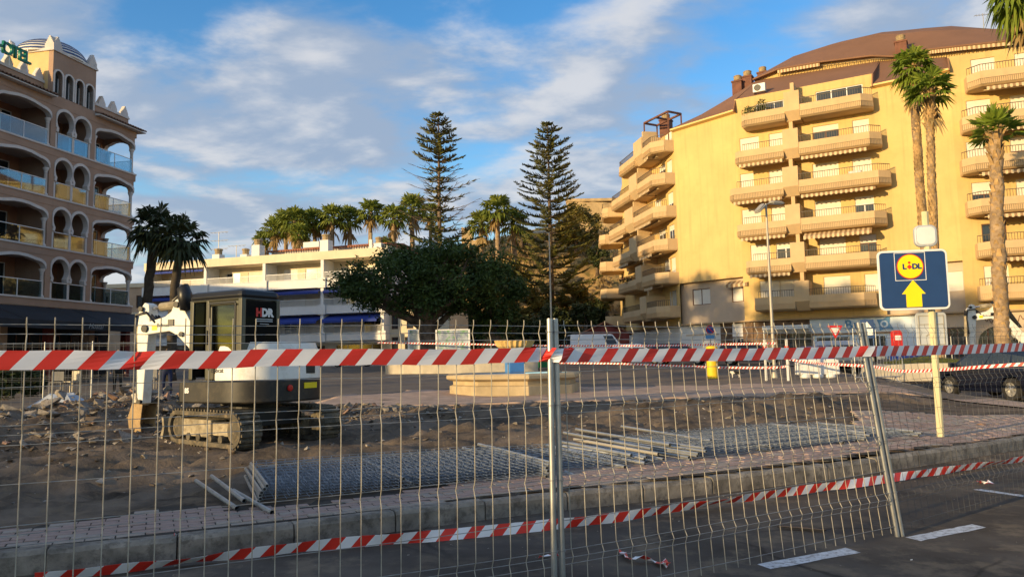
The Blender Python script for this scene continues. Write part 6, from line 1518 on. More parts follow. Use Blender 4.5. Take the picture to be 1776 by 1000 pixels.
def bin_(label, loc, rz, m, w=1.2, d=.9, h=1.15):
    t = thing('waste_bin', label, 'bin', loc, rz); b = MB(); b.prism([(-w * .44, -d * .44, .12), (w * .44, -d * .44, .12), (w * .5, -d * .5, h * .85), (-w * .5, -d * .5, h * .85)], (0, d * .94, 0)); b.build('body', m, t, bevel=.03)
    b = MB(); b.prism([(-w * .54, y, z) for y, z in ((-d * .56, h * .852), (-d * .5, h), (d * .4, h * 1.05), (d * .5, h * .852))], (w * 1.08, 0, 0)); b.build('lid', m, t, bevel=.03)
    for x in (-.4, .4):
        b = MB(Matrix.Translation((x * w, -d * .3, .09)) @ Matrix.Rotation(rad(90), 4, 'Y')); b.lathe([(.09, -.03), (.09, .03)], (0, 0, 0), 12); b.build('wheel', 'tyre', t)
    return t
bin_('green waste bin behind the right end of the white chipped wall', base(918, 47), .1, 'bin_green'); bin_('second green waste bin, next to the left fence post pair', base(944, 48), .2, 'bin_green')
bin_('blue waste bin behind the white plastic barrier', base(1418, 37), .1, 'bin_blue', 1.3, .9, 1.2); bin_('wide blue waste bin near the grassy white planter', base(1585, 38), .1, 'bin_blue', 2.4, .9, 1.25)
g = base(1415, 31.5); t = thing('plastic_barrier', 'white plastic traffic barrier with two rounded feet on the dirt', 'barrier', g, rad(-6))
b = MB(); b.prism([(x, -.2, z) for x, z in ((-.86, .14), (.86, .14), (.84, .72), (.70, .78), (-.70, .78), (-.84, .72))], (0, .4, 0)); b.build('body', 'white_paint', t, bevel=.04)
for x in (-.5, .0, .5):
    b = MB(); b.lathe([(.20, 0), (.22, .04), (.22, .12), (.18, .15)], (x, -.05, 0), 14); b.build('foot', 'white_paint', t)
# metal crowd barrier
p0, p1 = Gp(1476, 662, .55), Gp(1562, 655, .5)
p0 = base(1476, 27.5); t = thing('crowd_barrier', 'bare metal crowd control barrier behind the right fence post pair', 'barrier', p0, rad(6))
b = MB(); w, h = 1.95, 1.0; P = [(.12, 0, .2), (0, 0, .32), (0, 0, h - .15), (.12, 0, h), (w - .12, 0, h), (w, 0, h - .15), (w, 0, .32), (w - .12, 0, .2), (.12, 0, .2)]
b.tube(P, .02, 8); b.build('frame', 'galvanised', t)
for k in range(15): b = MB(); x = .12 + k * (w - .24) / 14; b.tube([(x, 0, .2), (x, 0, h)], .008, 6); b.build('bar', 'galvanised', t)
for x in (.3, w - .3): b = MB(); b.tube([(x, -.35, 0), (x, -.1, .06), (x, 0, .2), (x, .1, .06), (x, .35, 0)], .018, 6); b.build('foot', 'galvanised', t)
# white kerbed planter with grass
g = base(1580, 33); t = thing('kerbed_planter', 'white edged traffic island planter with grass on top, left of the parked car', 'planter', (g.x, g.y, g.z), rad(-10))
b = MB(); b.prism([(-1.9, -.9, -.1), (2.6, -.9, -.1), (2.5, -.85, .62), (.2, -.85, .66), (-1.0, -.85, .62), (-1.75, -.85, .50)], (0, 2.2, 0)); b.build('wall', 'planter_white', t, bevel=.02)
b = MB(); r = random.Random(5)
b.add([(-1.0, -.7, .63), (2.4, -.7, .63), (2.4, 1.1, .63), (-1.0, 1.1, .63), (0.6, .2, .95)], [(0, 1, 4), (1, 2, 4), (2, 3, 4), (3, 0, 4)])
for _ in range(1500):
    x, y = r.uniform(-.95, 2.35), r.uniform(-.65, 1.05); z = .63 + .3 * max(0, 1 - max(abs(x - .6) / 1.7, abs(y - .2) / .9)); q = V((r.gauss(0, .3), r.gauss(0, .3), 1)).normalized() * r.uniform(.05, .14); b.add([V((x - .008, y, z)), V((x + .008, y, z)), V((x, y, z)) + q], [(0, 1, 2)])
b.build('turf', 'grass', t, kind='stuff')
# chipped white wall round the ficus, mural boards, van, small house
b0, b1 = base(668, 45), base(932, 44); d = b1 - b0
t = thing('white_chipped_wall', 'low white chipped wall round the foot of the ficus tree', 'wall', b0, math.atan2(d.y, d.x)); L = d.length
b = MB(); n = 16; A = [(L * k / n, -.5 * math.sin(math.pi * k / n), -.2) for k in range(n + 1)]; h_ = lambda k: .62 + .05 * math.sin(k * 1.7)
B_ = [(x, y, h_(k)) for k, (x, y, z) in enumerate(A)]; C_ = [(x, y + .4, z) for x, y, z in B_]; D_ = [(x, y, -.2) for x, y, z in C_]
b.strip(A, B_); b.strip(B_, C_); b.strip(C_, D_); b.build('wall', 'planter_white', t)
def mural(label, px0, px1, Y, y0, m):
    a, c = base(px0, Y), base(px1, Y); t = thing('mural_board', label, 'mural board', a); w = c.x - a.x; z1 = at(px0, y0, Y).z - a.z
    b = MB(); b.box(0, w, -.03, .03, .2, z1); b.build('panel', m, t)
    b = MB()
    for x in (0.0, w): b.box(x - .05, x + .05, -.06, .06, 0, z1 + .05)
    b.box(.05, w - .05, -.05, .05, z1 + .001, z1 + .07); b.build('frame', 'white_paint', t)
mural('narrow pale mural board left of the ficus trunk', 709, 726, 46, 573, 'mural_pale'); mural('wide mural board painted with a blue and green landscape, right of the ficus trunk', 757, 814, 46, 573, 'mural_blue')
p = base(1008, 72); hs2 = thing('small_house', 'small dark red house with a gabled roof behind the white van', 'building', (p.x, p.y, p.z), rad(-5))
b = MB(); wall_panel(b, Matrix.Identity(4), 0, 4.6, -.2, 2.6, [(1.7, 2.7, 1.2, 2.3)], .1); b.add([(0, 0, 2.6), (4.6, 0, 2.6), (2.3, 0, 3.6)], [(0, 1, 2)]); b.box(0, 4.6, .12, 5, -.2, 2.6); b.build('wall', 'house_red', hs2)
b = MB()
for s_ in (0, 1):
    P = [(-.3, -.3, 2.5), (2.3, -.3, 3.68), (2.3, -.3, 3.8), (-.3, -.3, 2.62)]; P = [((x if not s_ else 4.6 - x), y, z) for x, y, z in P]; b.prism(P, (0, 5.6, 0))
b.build('roof', 'terracotta_roof', hs2); window(hs2, Matrix.Identity(4), 1.7, 2.7, 1.2, 2.3, .08, 'shop_blue', 'white_metal', 2)
# ------------------------------------------------------------------ vehicles
def car(name, label, cat, loc, rz, paint, L=4.7, W=1.86, H=1.68, kind='suv', rear_lamp=True):
    """x forward.  Lower body with wheel arches, tapered glasshouse, four wheels, lamps"""
    t = thing(name, label, cat, loc, rz); wb = L * .59; xr = -wb / 2; xf = wb / 2; rw = .36 if kind == 'suv' else .31; xb = xr - L * .20; xe = xf + L * .19; belt = H * .60
    def arch(xc): return [(xc + (rw + .07) * math.cos(a), rw + (rw + .07) * math.sin(a)) for a in [math.pi * k / 10 for k in range(11)]]
    P = [(xe, .32), (xe + .03, .55), (xe - .02, .80), (xe - .35, belt - .10), (xe - 1.05, belt + .0), (xe - 1.25, belt + .02)]
    if kind == 'van': P = [(xe, .32), (xe + .03, .6), (xe - .1, .95), (xe - .55, 1.15)]
    P += [(xb + .10, belt + .02), (xb - .02, belt - .12), (xb - .05, .62), (xb, .34)]
    P += [(xr - rw - .07, .30)] + arch(xr)[::-1] + [(xr + rw + .07, .24), (xf - rw - .07, .24)] + arch(xf)[::-1] + [(xf + rw + .07, .28)]
    b = MB(); y = W / 2
    n = len(P); cols = [(-y + .0, .0, 1), (-y * .86, 0, 1)]
    # shell with slightly drawn-in top: three cross stations each side
    b.prism([(x, -y, z) for x, z in P], (0, W, 0)); bo = b.build('body', paint, t, bevel=.05)
    x0, x1 = xb + .06, xe - 1.18
    if kind == 'suv' or kind == 'car': G0 = [(x0, belt), (x1 + .28, belt)]; G1 = [(x0 + .32, H - .03), (x0 + .55, H), (x1 - .75, H), (x1 - .62, H - .03)]
    else: G0 = [(x0, belt), (xe - .5, belt)]; G1 = [(x0 + .08, H - .05), (x0 + .2, H), (xe - 1.3, H), (xe - 1.15, H - .05)]
    b = MB(); yi = y - .04; yt = y - .24
    A = [(*G0[0],), *G1, (*G0[1],)]; ylist = [yi, yt, yt - .03, yt - .03, yt, yi]
    R_ = [V((x, -q, z)) for (x, z), q in zip(A, ylist)]; Lq = [V((x, q, z)) for (x, z), q in zip(A, ylist)]
    nn = len(A); b.add(R_ + Lq, [tuple(range(nn)), tuple(range(2 * nn - 1, nn - 1, -1))] + [(i, nn + i, nn + i + 1, i + 1) for i in range(nn - 1)]); b.build('cabin', paint, t, bevel=.035)
    def side_pt(u, v, s_):   # u along, v up in the glass area
        xa = lerp(G0[0][0] + .18, G0[1][0] - .22, u); xt = lerp(G1[0][0] + .22, G1[-1][0] - .05, u); return V((lerp(xa, xt, v), s_ * (lerp(yi, yt, v) + .004), lerp(belt + .03, H - .08, v)))
    for s_ in (-1, 1):
        for u0, u1 in (((0.0, .20), (.22, .56), (.58, .99)) if kind != 'van' else ((.76, .99),)):
            b = MB(); q = [side_pt(u0, .06, s_), side_pt(u1, .06, s_), side_pt(u1, .92, s_), side_pt(u0, .92, s_)]; b.add(q + [p + V((0, -s_ * .02, 0)) for p in q], [(0, 1, 2, 3), (7, 6, 5, 4), (0, 4, 5, 1), (1, 5, 6, 2), (2, 6, 7, 3), (3, 7, 4, 0)]); b.build('side_window', 'car_glass', t)
        b = MB(); q = [side_pt(v, .0, s_) for v in frange(0, 1, .25)]; 
        for a, c in zip(q, q[1:]): b.bar(a, c, .02)
        b.build('chrome_strip', 'chrome' if kind == 'suv' else 'dig_dark', t)
        b = MB(); m = V((G0[1][0] - .35, s_ * (y + .10), belt + .10)); b.box(m.x - .08, m.x + .08, m.y - .11, m.y + .11, m.z - .07, m.z + .09); b.build('wing_mirror', paint, t, bevel=.03)
        b = MB(); b.box(xb - .05, xb + .24, s_ * y - .32 * (s_ > 0) + .005 * s_, s_ * y + .32 * (s_ < 0) + .005 * s_, belt - .30, belt - .10); b.build('tail_lamp', 'red_lamp', t, bevel=.02)
        b = MB(); b.box(xe - .30, xe + .02, s_ * y - .42 * (s_ > 0) + .004 * s_, s_ * y + .42 * (s_ < 0) + .004 * s_, .66, .80); b.build('headlamp', 'white_metal', t, bevel=.02)
        for xc in (xr, xf):
            T = Matrix.Translation((xc, s_ * (y - .10), rw)) @ Matrix.Rotation(rad(90) * -s_, 4, 'X')
            b = MB(T); b.lathe([(rw * .62, -.11), (rw * .93, -.11), (rw, -.07), (rw, .07), (rw * .93, .11), (rw * .62, .11)], (0, 0, 0), 24); b.f = b.f[:-2]; b.mi = b.mi[:-2]; w = b.build('wheel', 'tyre', t, auto=35)
            b = MB(T); b.lathe([(rw * .64, .0), (rw * .64, .10), (rw * .58, .10), (rw * .56, .02)], (0, 0, 0), 24); b.lathe([(.06, .03), (.06, .10), (.02, .11)], (0, 0, 0), 10)
            for k in range(5):
                a = 2 * math.pi * k / 5; b.bar((.04 * math.cos(a), .04 * math.sin(a), .085), (rw * .6 * math.cos(a), rw * .6 * math.sin(a), .075), .055, .025, up=(0, 0, 1))
            b.build('rim', 'alloy', w)
    for sgn, (xa, xt) in ((-1, (G0[0][0], G1[0][0])), (1, (G0[1][0], G1[-1][0]))):
        b = MB(); q = [V((lerp(xa, xt, v) + .006 * sgn, yy * (lerp(yi, yt, v) - .14), lerp(belt, H - .03, v))) for v, yy in ((.1, -1), (.1, 1), (.92, 1), (.92, -1))]; b.add(q + [p + V((-.02 * sgn, 0, 0)) for p in q], [(0, 1, 2, 3), (7, 6, 5, 4)]); b.build('windscreen', 'car_glass', t)
    b = MB(); b.box(xb - .055, xb - .04, -.26, .26, belt - .42, belt - .30); b.build('number_plate', 'white_paint', t); b = MB(); b.box(xb - .09, xb + .08, -y + .06, y - .06, .34, .52); b.build('bumper', 'dig_dark', t, bevel=.03)
    return t
cr, cf = V((15.75, 24.0, 0)), V((15.4, 26.75, 0)); dd = cf - cr; cc = (cr + cf) / 2
car('parked_car', 'dark blue estate car with silver wheels at the right edge behind the sign post', 'car', (cc.x + .85, cc.y, .05), math.atan2(dd.y, dd.x), 'car_blue')
g = base(1034, 62); car('white_van', 'plain white van parked under the trees left of the yellow building', 'van', g, rad(8), 'car_white', 4.9, 1.9, 2.3, 'van')
for px, Y, rz, paint, lab in ((612, 66, 6, 'car_white', 'white car parked under the white block, right of the excavator'), (700, 68, 3, 'car_silver', 'silver car parked behind the chipped white wall'), (1108, 54, -20, 'car_white', 'white car parked in front of the white shop wall'), (1180, 52, -22, 'car_blue', 'dark car parked left of the yellow post box'), (1302, 49, -25, 'dig_black', 'black car parked below the stone clad restaurant front'), (1470, 46, -28, 'car_silver', 'silver car parked in front of the blue shop')):
    car('parked_car', lab, 'car', base(px, Y), rad(rz), paint, 4.2, 1.76, 1.48, 'car')
# ------------------------------------------------------------------ fence panels
HW = [1.95, 1.90, 1.85, 1.63, 1.44, 1.39, 1.34, 1.14, .93, .88, .83, .61, .41, .36, .31, .10]
PLEATS = (1.90, 1.39, .88, .36)
def fence_panel(label, A0, A1, B0, B1, bow, n=28, group=None, vw=.0033, hw=.0028, vm='fence_wire', hm='fence_wire_dull', post=True):
    """panel between a left edge (A0 foot, A1 head) and a right edge (B0, B1); folds in the mesh stand out by bow"""
    A0, A1, B0, B1 = map(V, (A0, A1, B0, B1)); t = thing('mesh_fence', label, 'mesh fence', A0, 0, group); O = A0
    nrm = (B0 - A0); nrm = V((nrm.y, -nrm.x, 0)).normalized() * bow; top = 1.99
    def pt(u, z): 
        v = z / 2.0; return (A0.lerp(B0, u)).lerp(A1.lerp(B1, u), v) - O
    def fold(z): return max([max(0, 1 - abs(z - p) / .055) for p in PLEATS])
    zs = sorted([.04, top] + [q for p in PLEATS for q in (p - .055, p, p + .055)])
    base_me = None
    for k in range(n):
        u = (k + .6) / (n + .2); b = MB(); b.tube([pt(u, z) + nrm * fold(z) for z in zs], vw, 5, cap=False); b.build('vertical_wire', vm, t)
    for z in HW:
        b = MB(); b.tube([pt(u, z) + nrm * fold(z) + nrm.normalized() * .007 + V((0, 0, .004 * math.sin(u * 9 + z * 7))) for u in (0, .12, .25, .4, .5, .62, .75, .88, 1)], hw, 4, cap=False); b.build('horizontal_wire', hm, t)
    if post:
        for u in (0, 1):
            b = MB(); b.tube([pt(u, 0), pt(u, 2.0)], .0205, 14); b.tube([pt(u, 1.998), pt(u, 2.003)], .016, 10)
            po = b.build('post', 'galvanised', t, auto=40)
            for z in (1.9, 1.39, .88, .4):
                c = MB(); p = pt(u, z); c.tube([p + V((.026 * math.cos(a), .026 * math.sin(a), .012 * a / 6.3)) for a in frange(0, 9.4, .6)], .0022, 4); c.build('tie_wire', 'fence_wire_dull', po)
    KIDS[t.name] = list(t.children); return t
C0 = V((.245, 5.18, 0)); C1 = V((.255, 5.18, 1.965)); dL = V((-.8949, -.4462, 0))
fence_panel('left foreground mesh fence panel standing on the road, running out of the left edge', C0 + dL * 3.5, C1 + dL * 3.5, C0, C1, -.024, 28, 'mesh fence panels along the road')
D0, D1 = V((.305, 5.21, 0)), V((.295, 5.21, 1.965)); E0, E1 = V((3.50, 7.08, 0)), V((3.21, 6.97, 1.965))
fence_panel('middle foreground mesh fence panel, leaning at its right post', D0, D1, E0, E1, .024, 28, 'mesh fence panels along the road')
F0, F1 = V((3.555, 7.10, 0)), V((3.27, 7.0, 1.965)); G0, G1 = V((6.35, 9.15, 0)), V((6.30, 9.13, 2.0))
fence_panel('right foreground mesh fence panel beyond the leaning posts', F0, F1, G0, G1, .03, 28, 'mesh fence panels along the road', .0017, .0020, 'fence_wire_dark', 'fence_wire_dark')
# fence panels standing further back
def back_panel(px, Y, rz, label):
    g = base(px, Y); d = V((math.cos(rz), math.sin(rz), 0)) * 3.5; U = V((0, 0, 2)); return fence_panel(label, g, g + U, g + d, g + d + U, .02, 14, 'mesh fence panels standing across the square', .004, .003, 'fence_wire_dull')
bp_ = back_panel(78, 24, rad(8), 'far mesh fence panel in front of the hotel terrace, right of another one'); KID0 = bp_
for px, Y, rz, lab in ((-70, 22, 8, 'far mesh fence panel cut by the left edge before the hotel terrace'), (1326, 30, -10, 'far mesh fence panel behind the twin headed street lamp'), (1520, 35, 0, 'far mesh fence panel before the blue shop, left of the sign post'), (1650, 37, -4, 'far mesh fence panel behind the parked dark car')):
    o = dup(bp_, base(px, Y), rad(rz), lab)

# ------------------------------------------------------------------ warning tape
def tape(name, label, P, w, period, slant=.9, tilt=None, cat='warning tape', twist=None, group=None):
    """striped plastic ribbon along points P; its two colours are separate faces"""
    P = [V(p) for p in P]; t = MB(); cum = [0.0]
    for a, c in zip(P, P[1:]): cum.append(cum[-1] + (c - a).length)
    tot = cum[-1]
    def pos(s):
        s = max(0, min(tot, s)); i = 0
        while i < len(P) - 2 and cum[i + 1] < s: i += 1
        k = (s - cum[i]) / max(1e-6, cum[i + 1] - cum[i]); return P[i].lerp(P[i + 1], k), (P[i + 1] - P[i]).normalized()
    def edge(s, v):
        p, d = pos(s); a = twist(s) if twist else 0.0
        side = V((d.y, -d.x, 0)).normalized(); up = V((0, 0, 1)) * math.cos(a) + side * math.sin(a); return p + up * (v - .5) * w
    half = period / 2; n = int(tot / half) + 2; m = 4
    for k in range(-1, n):
        s0 = k * half
        for j in range(m):
            v0, v1 = j / m, (j + 1) / m
            q = [edge(s0 + v0 * w * slant, v0), edge(s0 + half + v0 * w * slant, v0), edge(s0 + half + v1 * w * slant, v1), edge(s0 + v1 * w * slant, v1)]
            if (q[0] - q[1]).length < 1e-5 and (q[2] - q[3]).length < 1e-5: continue
            t.add(q, [(0, 1, 2, 3)], k % 2)
    th = MB()
    o = t.build(name, ['tape_white', 'tape_red']); tag(o, label, cat, group)
    so = o.modifiers.new('thickness', 'SOLIDIFY'); so.thickness = .0015
    return o
# main tape, woven along the fence: in front of most wires, behind a few
P = []
nf1 = V((.4462, -.8949, 0)); nf2 = V((.5, -.86, 0)); nf3 = V((.58, -.81, 0))
for k in range(0, 60):
    u = k / 59; s = 3.5 * (1 - u); p = C0 + dL * s; z = lerp(1.735, 1.715, u) + .004 * math.sin(u * 14)
    q = at(888 + 1300 * p.x / p.y, 614, p.y); off_ = .016
    for wpx in (232, 1068, 948):
        d = abs(888 + 1300 * p.x / p.y - wpx)
        if d < 26: off_ = lerp(-.011, .016, sstep(6, 26, d))
    P.append(p + nf1 * off_ + V((0, 0, z)))
P.append(C0 + V((.02, -.045, 1.713))); P.append(V((.33, 5.165, 1.712)))
for k in range(1, 60):
    u = k / 60; p = D0.lerp(E0, u).lerp(D1.lerp(E1, u), .85); z = lerp(1.713, 1.70, u) - .012 * math.sin(u * math.pi); off_ = .016
    if False: off_ = 0
    P.append(V((p.x, p.y, z)) + nf2 * off_)
P = [p + nf2 * rnd.uniform(-.003, .003) + V((0, 0, rnd.uniform(-.0035, .0035))) for p in P]
P.append(V((3.26, 6.95, 1.70))); P.append(V((3.36, 6.99, 1.70)))
for k in range(1, 30):
    u = k / 29; p = F0.lerp(G0, u).lerp(F1.lerp(G1, u), .85); P.append(V((p.x, p.y, lerp(1.70, 1.72, u) - .01 * math.sin(u * math.pi))) + nf3 * .012)
tape('warning_tape', 'wide taut red and white striped tape stretched along the top of the fence', P, .098, .196, .85)
def px_path(L): return [Gp(a, b_, z) for a, b_, z in L]
low = [(60, 1003, .04), (180, 989, .04), (330, 971, .05), (560, 944, .06), (770, 927, .06), (965, 908, .07), (1070, 896, .075), (1180, 879, .08), (1300, 862, .085), (1420, 845, .08), (1480, 838, .075), (1560, 826, .07), (1660, 812, .06), (1790, 793, .06), (1900, 778, .06)]
def smooth_path(P, n=8):
    out = []
    for i in range(len(P) - 1):
        a, b_, c, d = P[max(0, i - 1)], P[i], P[i + 1], P[min(len(P) - 1, i + 2)]
        for k in range(n): t = k / n; out.append(.5 * ((2 * b_) + (c - a) * t + (2 * a - 5 * b_ + 4 * c - d) * t * t + (3 * b_ - a - 3 * c + d) * t ** 3))
    return out + [P[-1]]
lp2 = smooth_path(px_path(low))
tape('warning_tape', 'loose twisted red and white tape lying along the foot of the kerb', lp2, .105, .26, .9, twist=lambda s: .25 + .62 * math.sin(s * 1.15 + .4) ** 3 + .2 * math.sin(s * 7))
def far_tape(label, pts, w=.085):
    return tape('warning_tape', label, smooth_path([at(a, b_, Y) for a, b_, Y in pts], 5), w, .19, .9, group='thin far tapes strung across the square')
far_tape('thin far tape strung from the ficus wall to the far fence posts, upper of two', [(655, 594, 46), (790, 596, 45), (960, 599, 43), (1130, 599, 38), (1240, 597, 34), (1345, 595, 30)])
far_tape('thin far tape strung below the upper one from the left post pair to the lamp', [(950, 629, 40), (1060, 630, 38), (1150, 633, 36), (1260, 637, 33), (1342, 637, 31), (1368, 634, 30)])
far_tape('slack orange tinted tape from the lamp to the leaning fence posts', [(1342, 618, 31), (1400, 628, 29), (1440, 631, 27), (1500, 634, 25)])
far_tape('far tape sagging from the leaning fence posts over the parked dark car', [(1510, 634, 26), (1560, 643, 24), (1630, 641, 22), (1700, 636, 20), (1790, 630, 19)])
for px, y0, Y, lab in ((1326, 588, 30.2, 'white stake with tape left of the twin headed lamp'), (1364, 588, 29.8, 'white stake with tape right of the twin headed lamp')):
    g = base(px, Y); t = thing('fence_stake', lab, 'stake', g); b = MB(); b.box(-.035, .035, -.035, .035, 0, at(px, y0, Y).z - g.z); b.build('stake', 'white_paint', t)
    b = MB(); b.box(-.06, .06, -.055, .055, 1.3, 1.36); b.build('tape_knot', 'tape_red', t)
def scrap(label, pts, w=.06, z=.012):
    P = smooth_path([Gp(a, b_, z + h) for a, b_, h in pts], 5); return tape('tape_scrap', label, P, w, .16, .9, cat='tape scrap', twist=lambda s: 1.2 + .5 * math.sin(s * 22), group=None)
scrap('crumpled strip of red and white tape on the asphalt right of the middle posts', [(1078, 955, 0), (1092, 968, .02), (1112, 964, .04), (1135, 972, .01), (1160, 980, .03), (1150, 972, .01)])
scrap('short torn end of tape on the asphalt just left of the middle posts', [(935, 965, 0), (950, 962, .01), (968, 962, .01)], .04)
scrap('small knot of red tape on the asphalt near the right edge', [(1698, 835, 0), (1706, 836, .03), (1720, 838, .01), (1712, 834, .03)], .06)
scrap('torn tape piece lying on the dark soil ridge', [(1222, 717, .25), (1240, 716, .27), (1250, 722, .25)], .07)
scrap('torn tape piece lying on the soil left of the sign post', [(1495, 694, .3), (1530, 695, .3), (1560, 703, .26)], .06)
scrap('second torn tape piece on the soil, right of the first near the sign post', [(1535, 703, .25), (1548, 708, .24), (1562, 708, .24)], .06)
g = Gp(305, 929, .1); t_ = tape('tape_knot', 'small red tape end caught on the kerb', [Gp(302, 928, .19), Gp(306, 930, .15), Gp(304, 944, .1)], .05, .1, .8, cat='tape scrap')

# ------------------------------------------------------------------ fence panels stacked flat on the ground
def flat_panel():
    t = thing('flat_mesh_fence', 'x', 'mesh fence', (0, 0, 0), 0, 'fence panels stacked flat on the paving'); w, h = 3.4, 2.0
    for x in (0, w): b = MB(); b.tube([(x, 0, 0), (x, h, 0)], .02, 10); b.tube([(x, -.001, 0), (x, h + .001, 0)], .0165, 8, mi=1); b.build('post', ['galvanised', 'tube_end'], t)
    b = MB(); n = 28
    for k in range(n):
        x = (k + .5) * w / n; b.tube([(x, y, .035 * max([max(0, 1 - abs(y - p) / .055) for p in PLEATS])) for y in sorted([.04, 1.98] + [q for p in PLEATS for q in (p - .055, p, p + .055)])], .0042, 4, cap=False)
    b.build('vertical_wires', 'fence_wire_skylit', t, kind='stuff'); b = MB()
    for y in HW: z = .035 * max([max(0, 1 - abs(y - p) / .055) for p in PLEATS]) + .006; b.tube([(0, y, z), (w, y, z)], .003, 4, cap=False)
    b.build('horizontal_wires', 'fence_wire_skylit', t, kind='stuff'); KIDS[t.name] = list(t.children); return t
fpz = flat_panel(); first = True
STK = []
for k in range(6): STK.append((V((-2.75 + .015 * k + rnd.uniform(-.02, .02), 8.12 + rnd.uniform(-.04, .04) + .02 * k, .235 + .030 * k)), rad(23.5 + rnd.uniform(-.8, .8)), 'mesh fence panel lying in the left flat stack on the paving'))
for k in range(4): STK.append((V((-1.25 + rnd.uniform(-.12, .12), 8.95 + rnd.uniform(-.08, .08), .24 + .03 * k)), rad(24.5 + rnd.uniform(-2, 2)), 'mesh fence panel lying in the left flat stack on the paving'))
for k in range(6): STK.append((V((2.35 + .05 * k + rnd.uniform(-.1, .1), 10.55 + rnd.uniform(-.06, .06), .25 + .03 * k)), rad(27 + rnd.uniform(-1.5, 1.5)), 'mesh fence panel lying in the right flat stack on the paving'))
for k in range(4): STK.append((V((3.75 + rnd.uniform(-.1, .1), 11.25 + rnd.uniform(-.06, .06), .25 + .03 * k)), rad(27 + rnd.uniform(-1.5, 1.5)), 'mesh fence panel lying in the right flat stack on the paving'))
for i, (p, a, lab) in enumerate(STK):
    if first: o = fpz; first = False; o.location = p; o.rotation_euler.z = a; o['label'] = lab
    else: o = dup(fpz, p, a, lab)
    if i in (5, 9, 15, 19): o['label'] = {5: 'topmost mesh fence panel at the left end of the left flat stack', 9: 'topmost mesh fence panel at the right end of the left flat stack', 15: 'topmost mesh fence panel at the left end of the right flat stack', 19: 'topmost mesh fence panel at the right end of the right flat stack'}[i]; continue
    o['group'] = ('left' if 'left' in lab else 'right') + ' stack of fence panels'
# loose galvanised tubes
TB = [((803, 777), (960, 812), 'leftmost tube of the loose galvanised tubes, end hidden by the middle posts'), ((830, 770), (957, 803), 'tube lying just above the leftmost loose tube'), ((978, 750), (1130, 778), 'third highest tube of the fan right of the middle posts'), ((999, 744), (1162, 771), 'tube crossing over the top of the fan right of the middle posts'), ((1078, 739), (1233, 764), 'lone tube lying furthest right across the mesh stack'), ((996, 761), (1142, 787), 'dull tube in the middle of the fan'), ((975, 766), (1095, 789), 'bright short tube in the middle of the fan'), ((977, 773), (1118, 795), 'bluish tube under the bright short one'), ((945, 771), (1063, 800), 'tube passing behind the middle posts, upper one'), ((938, 781), (1084, 809), 'lowest long tube of the fan'), ((985, 779), (1119, 803), 'second lowest tube of the fan'), ((980, 818), (1006, 829), 'short tube stub by the foot of the middle posts'), ((1370, 752), (1440, 770), 'tube end sticking out at the right end of the right stack, lower one'), ((1395, 750), (1463, 767), 'tube end sticking out at the right end of the right stack, upper one'), ((340, 833), (411, 881), 'tube at the far left end of the left stack'), ((367, 825), (424, 868), 'second tube from the left end of the left stack'), ((405, 850), (472, 888), 'dark tube end below the left stack')]
for a, c, lab in TB:
    n = TB.index((a, c, lab)); hgt = (.30, .32, .42, .47, .44, .40, .40, .36, .34, .30, .33, .23, .30, .34, .27, .34, .26)[n]
    p, q = Gp(*a, hgt), Gp(*c, hgt - .05); m = (p + q) / 2; t = thing('galvanised_tube', lab, 'metal tube', m, 0, 'loose galvanised tubes on the paving'); b = MB(); r = .024
    b.tube([p - m, q - m], r, 12, cap=False); b.tube([p - m, q - m], r * .8, 12, cap=False); b.build('tube', 'galvanised' if n in (7, 10, 16) else 'lamp_grey' if n in (5,) else 'galvanised', t, smooth=True)
    for e, o_ in ((p, 1), (q, -1)):
        d = (q - p).normalized() * .03 * o_; b = MB(); b.tube([e - m + d, e - m + d * 1.05], r * .79, 10); b.build('tube_bore', 'tube_end', t)

# ------------------------------------------------------------------ broken concrete and rubble
def chunk_mesh(seed, flat, m):
    r = random.Random(seed); bm = bmesh.new()
    for _ in range(9): bm.verts.new((r.uniform(-.5, .5), r.uniform(-.5, .5) * r.uniform(.5, 1), r.uniform(-.5, .5) * flat))
    ret = bmesh.ops.convex_hull(bm, input=bm.verts); 
    bmesh.ops.delete(bm, geom=[e for e in ret['geom_interior'] if isinstance(e, bmesh.types.BMVert)], context='VERTS')
    me = bpy.data.meshes.new('rubble_chunk'); bm.to_mesh(me); bm.free(); me.materials.append(MATS[m]); return me
CH = [chunk_mesh(k, .28 + .1 * (k % 3), ('rubble_stone', 'rubble_stone', 'rubble_tile', 'rubble_stone')[k % 4]) for k in range(10)]
rr = random.Random(33)
def heap(n, cx, cy, sx, sy, s0, s1, label, group, lift=0.0):
    for k in range(n):
        x = rr.gauss(cx, sx); y = rr.gauss(cy, sy); s = lerp(s0, s1, rr.random() ** 1.6); z = gz(x, y) + s * .10 + lift * max(0, 1 - math.hypot((x - cx) / sx, (y - cy) / sy) / 2) * rr.random()
        o = obj('rubble_chunk', CH[rr.randrange(10)], None, (x, y, z), (rr.uniform(-.6, .6), rr.uniform(-.6, .6), rr.uniform(0, 6.3)), label, 'rubble', group); o.scale = (s, s, s)
heap(110, -9.0, 17.0, 1.6, 1.7, .12, .46, 'broken concrete piece in the rubble heap left of the excavator bucket', 'rubble heap left of the excavator', .3)
heap(60, -9.3, 14.2, 1.5, .9, .10, .40, 'broken paving piece on the near slope of the rubble heap at the left', 'near slope of the rubble heap', .15)
heap(50, -7.4, 20.2, 1.3, 1.2, .10, .42, 'broken concrete piece heaped behind the excavator arm', 'rubble behind the excavator arm', .2)
heap(40, -2.9, 18.4, .9, .9, .10, .42, 'broken concrete piece beside the right track of the excavator', 'rubble right of the excavator', .1)
heap(14, 2.0, 17.4, 1.6, .5, .06, .22, 'small stone on the dark soil ridge behind the middle posts', 'stones on the soil ridge')
